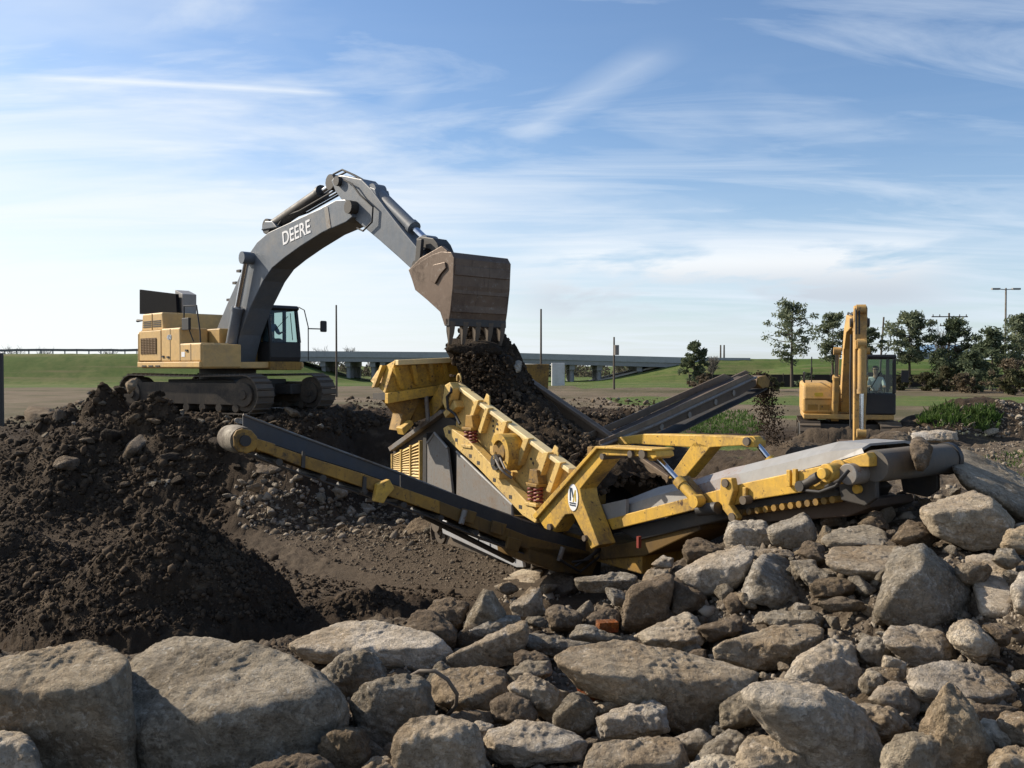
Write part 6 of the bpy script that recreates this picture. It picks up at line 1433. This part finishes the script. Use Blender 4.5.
mound_mesh('spilled_soil', back_fn, 40, 26, CLODM, 'dark soil spilled beyond the hopper')

def cloud_of_bits(name, label, fn, n, size, mat, cat):
    V, T = ICO; nv = len(V); q = np.array([fn() for _ in range(n)]); sz = RNG.uniform(size[0], size[1], n)
    rot = np.linalg.qr(RNG.normal(size=(n, 3, 3)))[0]; vv = V[None] * (1 + RNG.uniform(-.35, .3, (n, nv, 1)))
    P = np.einsum('nij,nvj->nvi', rot, vv) * sz[:, None, None] + q[:, None, :]; ff = T[None] + (np.arange(n) * nv)[:, None, None]
    g = G(); g.v = [tuple(p) for p in P.reshape(-1, 3)]; g.f = [tuple(f) for f in ff.reshape(-1, 3)]
    o = g.obj(name, mat, None); setp(o, label, cat, kind='stuff'); return o
hd = np.array(KHEAD[:])
def stream():
    t = random.random() ** 1.2; s = .14 + .30 * t
    return hd + KF.ex * (.30 + .80 * t + random.gauss(0, s * .45)) + KF.ey * random.gauss(0, .10 + .12 * t) + np.array([0, 0, .12 - 1.75 * t ** 1.7 + random.gauss(0, .05)])
cloud_of_bits('falling_soil', 'stream of dark soil falling from the far belt', stream, 3200, (.012, .05), DARKC, 'falling soil')
bc = at(482, 356, 18.9)
def pour():
    t = random.random(); x = random.gauss(0, .24); return bc + np.array([x + .25 * t, random.gauss(0, .26), .02 - .85 * t + random.gauss(0, .06)])
cloud_of_bits('pouring_soil', 'dark soil pouring from the bucket into the hopper', pour, 1100, (.02, .09), DARKC, 'falling soil')
def sift():
    t = random.random(); return np.array(SF.w(-4.4 + 4.6 * random.random(), random.uniform(.12, SW - .1), 0)) 
def on_load():
    u, v = random.random(), random.random(); p = load_fn(u, v); return np.array(p) + np.array([0, 0, random.uniform(.0, .1)])
cloud_of_bits('load_clods', 'clods and stones riding on the screen deck', on_load, 1500, (.03, .13), DARKC, 'soil')
for k in range(24):
    p = load_fn(random.uniform(.3, .98), random.uniform(.15, .9)); o = bpy.data.objects.new('stone', libmesh(k % len(LIB), CEMD)); COL.objects.link(o); s = random.uniform(.18, .42)
    o.location = p + Vector((0, 0, .06)); o.scale = (s, s * .8, s * .7); o.rotation_euler = (random.random(), random.random(), random.random() * 6)
    setp(o, 'dirty brown stone riding on the screen deck behind the ribbed wall', 'stone', 'stones riding on the screen deck')

# ------------------------------------------------------------------ highway bridge
def bridge():
    y0, y1 = 152.0, 165.0
    xa, xb = (120 - 512) * 152 / 900, (760 - 512) * 152 / 900
    def ztop(px): return 4 - (float(np.interp(px, [0, 297, 500, 690, 1024], [350.5, 351, 352.5, 357.5, 360])) - 366) * 152 / 900
    root = thing('highway_bridge', (-5, 158, 1.2), 'long grey concrete highway overpass crossing behind the yard', 'bridge')
    pxs = list(range(150, 761, 20)); g = G(); gA = G(); gB = G()
    for i in range(len(pxs) - 1):
        a, b = pxs[i], pxs[i + 1]; x0, x1 = (a - 512) * 152 / 900, (b - 512) * 152 / 900; za, zb = ztop(a), ztop(b)
        g.hexa([(x0, y0, za - 1.75), (x1, y0, zb - 1.75), (x1, y1, zb - 1.75), (x0, y1, za - 1.75), (x0, y0, za - .75), (x1, y0, zb - .75), (x1, y1, zb - .75), (x0, y1, za - .75)])
        for yy, g2 in ((y0 - .18, gA), (y1 + .02, gB)):
            g2.hexa([(x0, yy, za - 1.0), (x1, yy, zb - 1.0), (x1, yy + .16, zb - 1.0), (x0, yy + .16, za - 1.0), (x0, yy, za), (x1, yy, zb), (x1, yy + .16, zb), (x0, yy + .16, za)])
    g.obj('deck', CONC, root); pm = paint('pale_parapet', (.30, .31, .32), (.2, .2, .2), .4, .8); gA.obj('parapet', pm, root); gB.obj('parapet', pm, root)
    for row, (px0, px1, n) in enumerate(((322, 372, 3), (382, 432, 2), (545, 600, 3), (640, 652, 1))):
        for k in range(n):
            px_ = px0 + (px1 - px0) * k / max(1, n - 1) if n > 1 else px0; x = (px_ - 512) * 152 / 900; zt = ztop(px_) - 1.7
            g = G(); g.box((x, (y0 + y1) / 2, zt - .45), (.9, y1 - y0 - 1, .9)); bt = g.obj('pier_cap', CONC, root, bevel=.04)
            for j in range(4):
                yy = y0 + 1.5 + (y1 - y0 - 3) * j / 3; zb = float(H0(np.array([x]), np.array([yy]))[0]) - .4
                g = G(); g.cyl((x + j * .02, yy, zb), (x + j * .02, yy, zt - .8), .38, 12); g.obj('column', CONC, bt, smooth=.6)
    # sloped concrete under the right abutment
    g = G(); a = [(13.5, 153, 1.35), (26.5, 153, 4.5), (26.5, 164, 4.5), (13.5, 164, 1.35)]; g.prism([Vector(p) for p in a], [Vector(p) - Vector((0, 0, .3)) for p in a]); g.obj('slope_paving', paint('slope_concrete', (.33, .31, .27), (.2, .18, .14), .5, .85), root)
bridge()
# guard rail along the left embankment
gr = thing('guard_rail', (-75, 150, 6.2), 'grey steel guard rail along the top of the left grassy embankment', 'guard rail')
g = G(); zt = lambda x: float(H(np.array([x]), np.array([152.0]))[0])
xs = np.linspace(-105, -36, 40)
for a, b in zip(xs[:-1], xs[1:]): g.hexa([(a, 152, zt(a) + .45), (b, 152, zt(b) + .45), (b, 152.1, zt(b) + .45), (a, 152.1, zt(a) + .45), (a, 152, zt(a) + .85), (b, 152, zt(b) + .85), (b, 152.1, zt(b) + .85), (a, 152.1, zt(a) + .85)])
g.obj('rail', flat('dark_guard_rail', (.10, .105, .11), .5), gr)
for x in np.linspace(-104, -37, 34):
    g = G(); g.box((x, 152.2, zt(x) + .3), (.15, .15, 1.1)); g.obj('post', CONC, gr)
# white concrete box by the bridge foot
g = G(); p = at(558, 384, 120); g.box((p[0], p[1], 1.2 + 1.5), (1.7, 1.5, 3.4)); o = g.obj('utility_cabinet', paint('cabinet_grey', (.5, .5, .5), (.3, .28, .25), .4, .7), None, bevel=.05); setp(o, 'pale grey cabinet standing below the bridge', 'cabinet')
# yellow bin behind the hopper
p = at(533, 384, 24); g = G(); g.hexa([(p[0] - .35, p[1] - .3, 2.6), (p[0] + .35, p[1] - .3, 2.6), (p[0] + .35, p[1] + .3, 2.6), (p[0] - .35, p[1] + .3, 2.6), (p[0] - .42, p[1] - .35, 4.05), (p[0] + .42, p[1] - .35, 4.05), (p[0] + .42, p[1] + .35, 4.05), (p[0] - .42, p[1] + .35, 4.05)])
o = g.obj('yellow_bin', YEL_M, None, bevel=.02); setp(o, 'muddy yellow steel bin behind the soil heap', 'bin')

# ------------------------------------------------------------------ poles
def ground_at(x, y): return float(H(np.array([float(x)]), np.array([float(y)]))[0])
def pole(px, ptop, depth, r, label, arms=(), lamp=False, mat=WOOD, name='utility_pole', lean=0.0, box=False, group=None):
    x = (px - 512) * depth / 900; zt = at(px, ptop, depth)[2]; zb = ground_at(x, depth) - .2
    root = thing(name, (x, depth, zb), label, 'pole', group)
    g = G(); g.tube([(x, depth, zb), (x + lean * .5, depth, (zb + zt) / 2), (x + lean, depth, zt)], [r, r * .85, r * .7], 10); g.obj('shaft', mat, root, smooth=.8)
    for dz, half in arms:
        g = G(); g.box((x + lean, depth - r, zt - dz), (half * 2, .12, .14)); a = g.obj('cross_arm', WOOD, root)
        for t in (-.92, -.55, .55, .92):
            g = G(); g.tube([(x + lean + t * half, depth - r, zt - dz + .06), (x + lean + t * half, depth - r, zt - dz + .32)], [.07, .05], 6); g.obj('insulator', DARKST, a)
    if lamp:
        for s in (-1, 1):
            g = G(); g.tube([(x, depth, zt - .2), (x + s * .9, depth, zt - .15)], .06, 6); g.box((x + s * 1.3, depth, zt - .12), (1.0, .4, .22)); g.obj('lamp_head', GREYCV, root)
    if box:
        g = G(); g.cyl((x + .25, depth - .2, zt - 2.0), (x + .25, depth - .2, zt - .9), .28, 12); g.obj('transformer', GREYST, root, smooth=.7)
    return root
pole(336.5, 305, 80, .10, 'slim dark pole standing right of the large excavator cab')
pole(541, 309, 60, .085, 'slim dark pole rising behind the feed hopper')
pole(614, 337, 100, .13, 'short wooden pole with a transformer right of the bridge piers', box=True)
pole(720.5, 345, 190, .22, 'left one of a pair of short wooden posts on the far embankment', group='pair of posts on the far embankment')
pole(724, 345, 190, .22, 'right one of a pair of short wooden posts on the far embankment', group='pair of posts on the far embankment')
pole(879, 317, 125, .16, 'leaning bare wooden pole behind the smaller excavator', lean=.6)
pole(948.5, 313, 120, .17, 'wooden utility pole with two crossarms among the trees', arms=((.5, 2.4), (1.7, 1.3)))
pole(1005, 288, 115, .15, 'tall lamp post with two lamp heads at the far right', lamp=True, mat=GREYST, name='lamp_post')
x = (1 - 512) * 40 / 900; g = G(); zb = ground_at(x, 40); g.box((x, 40, (zb + at(2, 353, 40)[2]) / 2), (.16, .16, at(2, 353, 40)[2] - zb)); o = g.obj('post', BLACK, None); setp(o, 'dark square post at the left edge of the view', 'post')

# ------------------------------------------------------------------ trees and shrubs
def leaf_mat(name, a, b, c):
    m, nt, ns, L = new_mat(name); geo = N(nt, 'ShaderNodeNewGeometry'); col = mix(nt, geo.outputs['Random Per Island'], a, b); col = mix(nt, ramp(nt, noise(nt, geo.outputs['Position'], .7, 3), .45, .6), col, c)
    p = N(nt, 'ShaderNodeBsdfPrincipled'); L.new(col, p.inputs['Base Color']); p.inputs['Roughness'].default_value = .7; p.inputs['Specular IOR Level'].default_value = .2
    t = N(nt, 'ShaderNodeBsdfTranslucent'); L.new(col, t.inputs[0]); mx = N(nt, 'ShaderNodeMixShader'); mx.inputs[0].default_value = .35; o = N(nt, 'ShaderNodeOutputMaterial')
    L.new(p.outputs[0], mx.inputs[1]); L.new(t.outputs[0], mx.inputs[2]); L.new(mx.outputs[0], o.inputs[0]); return m
PINE = leaf_mat('pine_needles', (.11, .14, .080), (.19, .21, .13), (.14, .165, .10))  # pine and evergreen greens lightened, with distance haze put into the colour
EVER = leaf_mat('dark_evergreen', (.075, .10, .056), (.13, .155, .09), (.095, .12, .066))
SHRUB = leaf_mat('olive_shrub', (.060, .070, .030), (.11, .11, .055), (.085, .080, .042))
DRYL = leaf_mat('dry_brush', (.13, .10, .065), (.20, .16, .11), (.10, .085, .055))
WEED = leaf_mat('green_weeds', (.045, .090, .018), (.090, .15, .035), (.06, .10, .025))
BARK = paint('bark', (.075, .058, .045), (.05, .04, .03), .5, .9)
def leaves(g, centres, n, rad, size, flat=.7):
    for (c, rr) in centres:
        for _ in range(n):
            d = Vector((random.gauss(0, 1), random.gauss(0, 1), random.gauss(0, flat))); d = d * (rr * rad / max(.6, d.length) * random.random() ** .45)
            p = c + d; u = Vector((random.gauss(0, 1), random.gauss(0, 1), random.gauss(0, 1))).normalized(); w = u.cross(Vector((random.gauss(0, 1), random.gauss(0, 1), random.gauss(0, 1)))).normalized(); s = size * random.uniform(.6, 1.4)
            g.add([p - u * s - w * s * .35, p + u * s - w * s * .2, p + u * s * .9 + w * s * .35, p - u * s * .8 + w * s * .3], [(0, 1, 2, 3)])
def tree(px, ptop, pbase, depth, half, label, mat=PINE, bare=.35, clumps=26, leafn=60, lsz=.22, name='pine_tree', cat='tree', fork=False, group='trees beyond the yard', crownflat=.6, seed=0, up=.9):
    random.seed(1000 + seed); x = (px - 512) * depth / 900; zt = at(px, ptop, depth)[2]; zb = ground_at(x, depth) - .1; hgt = zt - zb; hw = half * depth / 900
    root = thing(name, (x, depth, zb), label, cat, group)
    g = G(); bend = random.uniform(-.3, .3); axis = [Vector((x + bend * math.sin(t * 2.2) * .5, depth + .2 * math.sin(t * 3), zb + hgt * t)) for t in np.linspace(0, .97, 9)]
    g.tube(axis, [max(.035, hgt * .022 * (1 - t * .88)) for t in np.linspace(0, 1, 9)], 8); trunk = g.obj('trunk', BARK, root, smooth=.8)
    lg = G(); bg = G(); cs = []
    clumps = int(clumps * (2.0 if name == 'pine_tree' else 1.4)); leafn = int(leafn * .85); lsz *= .95
    for k in range(clumps):
        t = bare + (1 - bare) * ((k + random.random()) / clumps) ** up; a = random.uniform(0, 6.283)
        prof = max(.35, math.sin(math.pi * min(1, max(0.10, (t - bare) / (1 - bare)) ** .85)))
        ln = hw * prof * random.uniform(.25, 1.12); base = Vector(np.array([np.interp(t, np.linspace(0, .97, 9), [q[i] for q in axis]) for i in range(3)]))
        tip = base + Vector((math.cos(a) * ln, math.sin(a) * ln, ln * random.uniform(.05, .35))); mid = base.lerp(tip, .5) + Vector((0, 0, -.06 * ln))
        bg.tube([base, mid, tip], [hgt * .006 * (1.3 - t) + .012, hgt * .004 + .008, .012], 5, cap=False); cs.append((tip, random.uniform(.6, 1.15)))
        if random.random() < .6: cs.append((mid + Vector((random.gauss(0, .2), random.gauss(0, .2), .15)), random.uniform(.4, .8)))
    cs.append((axis[-1] + Vector((0, 0, -.1)), .7)); cs.append((axis[-1].lerp(axis[-2], .6), .8))
    bg.obj('limbs', BARK, root)
    leaves(lg, cs, leafn, hgt * .082 if name == 'pine_tree' else hgt * .12, lsz, crownflat); lg.obj('crown', mat, root)
    return root
tree(694, 343, 391, 105, 15, 'small dense pine standing alone right of the bridge', EVER, .12, 22, 60, .2, seed=1)
tree(792, 303, 376, 110, 31, 'tallest open crowned pine between the far belt and the smaller excavator', PINE, .30, 24, 46, .2, seed=2)
tree(833, 315, 378, 112, 22, 'pine partly hidden behind the boom of the smaller excavator', PINE, .35, 20, 55, .2, seed=3)
tree(868, 330, 378, 115, 15, 'lower pine above the cab roof of the smaller excavator', PINE, .5, 16, 60, .2, seed=4, crownflat=.35)
tree(910, 314, 388, 108, 28, 'broad pine with a rounded crown right of the smaller excavator', PINE, .33, 30, 60, .2, seed=5)
tree(956, 320, 392, 106, 22, 'dark pine just in front of the pole with crossarms', EVER, .22, 28, 70, .2, seed=6)
tree(992, 331, 400, 96, 22, 'dark bushy evergreen near the right edge', EVER, .08, 34, 80, .2, name='evergreen_tree', seed=7)
tree(1019, 316, 400, 100, 22, 'tall pine cut off by the right edge', PINE, .3, 26, 60, .2, seed=8)
tree(1046, 325, 400, 102, 24, 'pine just outside the right edge', PINE, .3, 26, 60, .2, seed=18)
tree(975, 352, 402, 92, 18, 'leafy dark bush tree at the foot of the dark pine', EVER, .05, 24, 70, .2, name='evergreen_tree', seed=9)
tree(1010, 360, 404, 88, 22, 'dry brown bush at the right edge', DRYL, .02, 26, 40, .14, name='bush', cat='bush', seed=10)
tree(948, 368, 402, 95, 16, 'olive bush left of the leafy dark bush tree', SHRUB, .02, 22, 60, .15, name='bush', cat='bush', seed=11)
tree(925, 374, 396, 96, 14, 'low olive bush below the broad pine', SHRUB, .02, 20, 60, .15, name='bush', cat='bush', seed=12)
tree(900, 378, 396, 98, 12, 'low green bush right of the cab mirror', SHRUB, .02, 18, 55, .15, name='bush', cat='bush', seed=13)
tree(806, 374, 392, 90, 9, 'small dark bush left of the engine hood', EVER, .02, 14, 50, .15, name='bush', cat='bush', seed=14)
tree(775, 378, 392, 95, 10, 'small olive bush behind the far belt head', SHRUB, .02, 14, 50, .15, name='bush', cat='bush', seed=15)
tree(705, 375, 392, 95, 16, 'low dry bush at the foot of the lone small pine', DRYL, .02, 16, 40, .15, name='bush', cat='bush', seed=16)
tree(1016, 372, 404, 84, 20, 'broad olive bush low at the right edge', SHRUB, .04, 24, 60, .18, name='bush', cat='bush', seed=40)
tree(938, 352, 400, 104, 16, 'dark evergreen between the broad pine and the pole with crossarms', EVER, .04, 24, 60, .18, name='bush', cat='bush', seed=41)
tree(966, 376, 402, 90, 18, 'dry brush at the foot of the dark evergreens', DRYL, .04, 24, 60, .18, name='bush', cat='bush', seed=42)
def bare(px, ptop, depth, half, lab, seed):
    random.seed(seed); x = (px - 512) * depth / 900; zt = at(px, ptop, depth)[2]; zb = ground_at(x, depth); hgt = zt - zb
    root = thing('bare_tree', (x, depth, zb), lab, 'tree', 'leafless trees on the skyline'); g = G(); hw = half * depth / 900
    g.tube([(x, depth, zb), (x, depth, zb + hgt * .6)], [.15, .08], 6); g.obj('trunk', BARK, root); g = G()
    for k in range(70):
        a = random.uniform(0, 6.28); t = random.uniform(.2, .6); r = hw * random.uniform(.3, 1); p0 = Vector((x, depth, zb + hgt * t)); p2 = Vector((x + math.cos(a) * r, depth + math.sin(a) * r, zb + hgt * random.uniform(.55, 1.0)))
        g.tube([p0, p0.lerp(p2, .5) + Vector((0, 0, .2)), p2], [.05, .035, .02], 4, cap=False)
        for _ in range(3): q = p0.lerp(p2, random.uniform(.5, .95)); g.tube([q, q + Vector((random.gauss(0, hw * .2), random.gauss(0, hw * .2), random.uniform(.1, hgt * .15)))], [.025, .012], 3, cap=False)
    g.obj('crown', paint('bare_twigs', (.13, .115, .10), (.1, .09, .08), .3, .9), root)
for i, (px, pt, hf, lab) in enumerate(((14, 346, 14, 'leafless tree at the far left skyline'), (45, 347, 10, 'second leafless tree from the left on the skyline'), (108, 349, 12, 'low leafless tree just left of the large excavator'), (322, 346, 9, 'leafless tree between the cab mirror and the slim pole'), (350, 347, 9, 'leafless tree behind the bridge right of the slim pole'), (712, 356, 9, 'leafless thicket right of the lone small pine'), (942, 330, 12, 'leafless tall tree between the broad pine and dark pine'))):
    bare(px, pt, 190 if px < 700 else 118, hf, lab, 70 + i)
random.seed(77); g = G()
cs = [(Vector((random.uniform(-75, 35), random.uniform(235, 260), 1.2 + random.uniform(0, 5.0) * random.random() ** .5)), random.uniform(.7, 1.3)) for _ in range(420)]
leaves(g, cs, 26, 1.5, .42, .8); o = g.obj('far_woodland', leaf_mat('winter_woodland', (.085, .075, .055), (.13, .115, .085), (.075, .075, .05)), None); setp(o, 'brownish far woodland seen under the bridge', 'woodland', kind='stuff')
# low dark fence at the right
fx0, fx1, fy = 22.0, 66.0, 112.0
fr = thing('silt_fence', (40, fy, 1.2), 'dark brown low fence running behind the pines at the right', 'fence'); g = G(); xs = np.linspace(fx0, fx1, 30)
zt_ = at(850, 374.5, fy)[2]
for a, b in zip(xs[:-1], xs[1:]): za, zb = ground_at(a, fy), ground_at(b, fy); g.hexa([(a, fy, za - .1), (b, fy, zb - .1), (b, fy + .08, zb - .1), (a, fy + .08, za - .1), (a, fy, zt_), (b, fy, zt_), (b, fy + .08, zt_), (a, fy + .08, zt_)])
g.obj('fabric', flat('dark_fence_fabric', (.035, .028, .026), .9), fr)
for xx in np.linspace(fx0, fx1, 16): g = G(); g.box((xx, fy - .08, zt_ - .7), (.1, .1, 1.7)); g.obj('post', WOOD, fr)
# blue metal roof far behind the trees
g = G(); p = at(935, 362, 170); g.box((p[0], 170, 4.6), (9, 6, 4.2)); r = thing('metal_shed', (p[0], 170, 2.4), 'far shed with a pale blue metal roof behind the pines', 'shed'); g.obj('wall', CONC, r)
g = G(); a = (p[0] - 5, p[0] + 5); g.prism([Vector((a[0], 166.5, 6.5)), Vector((a[0], 170, 8.0)), Vector((a[0], 173.5, 6.5))], [Vector((a[1], 166.5, 6.5)), Vector((a[1], 170, 8.0)), Vector((a[1], 173.5, 6.5))]); g.obj('roof', flat('pale_blue_metal', (.25, .38, .52), .4), r)
# weeds and grass
def weeds(name, label, region, n, hpx, mat, cat='weeds', spread=1.0):
    g = G(); pts_ = []
    while len(pts_) < n:
        a, b = random.uniform(min(p[0] for p in region), max(p[0] for p in region)), random.uniform(min(p[1] for p in region), max(p[1] for p in region))
        if inside(region, a, b): pts_.append((a, b))
    Q, D = hit([p[0] for p in pts_], [p[1] for p in pts_])
    for i in range(n):
        q, d = Q[i:i + 1], D[i:i + 1]
        if not np.isfinite(d[0]): continue
        p = Vector(q[0]); h = hpx * d[0] / 900 * random.uniform(.5, 1.3)
        for _ in range(5):
            dr = Vector((random.gauss(0, .5), random.gauss(0, .5), 1)).normalized(); s = Vector((random.gauss(0, 1), random.gauss(0, 1), 0)).normalized() * h * .13; q0 = p + Vector((random.gauss(0, .06), random.gauss(0, .06), 0)) * spread
            g.add([q0 - s, q0 + s, q0 + dr * h * .6 + s * .8 + Vector((0, 0, 0)), q0 + dr * h], [(0, 1, 2, 3)])
    o = g.obj(name, mat, None); setp(o, label, cat, kind='stuff'); return o
random.seed(5)
weeds('weeds', 'bright green weeds on the spoil mounds at the right', [(918, 428), (930, 412), (950, 408), (958, 420), (975, 412), (998, 416), (1000, 428), (985, 434), (960, 430), (940, 432)], 420, 7, WEED)
weeds('grass_patch', 'bright green grass behind the yellow tail frame', [(672, 432), (700, 414), (745, 412), (765, 425), (756, 436), (700, 434)], 500, 4, WEED, 'grass')
weeds('yard_weeds', 'scattered green weeds among the pale fragments', [(985, 450), (1024, 440), (1024, 480), (1000, 470)], 60, 5, WEED)
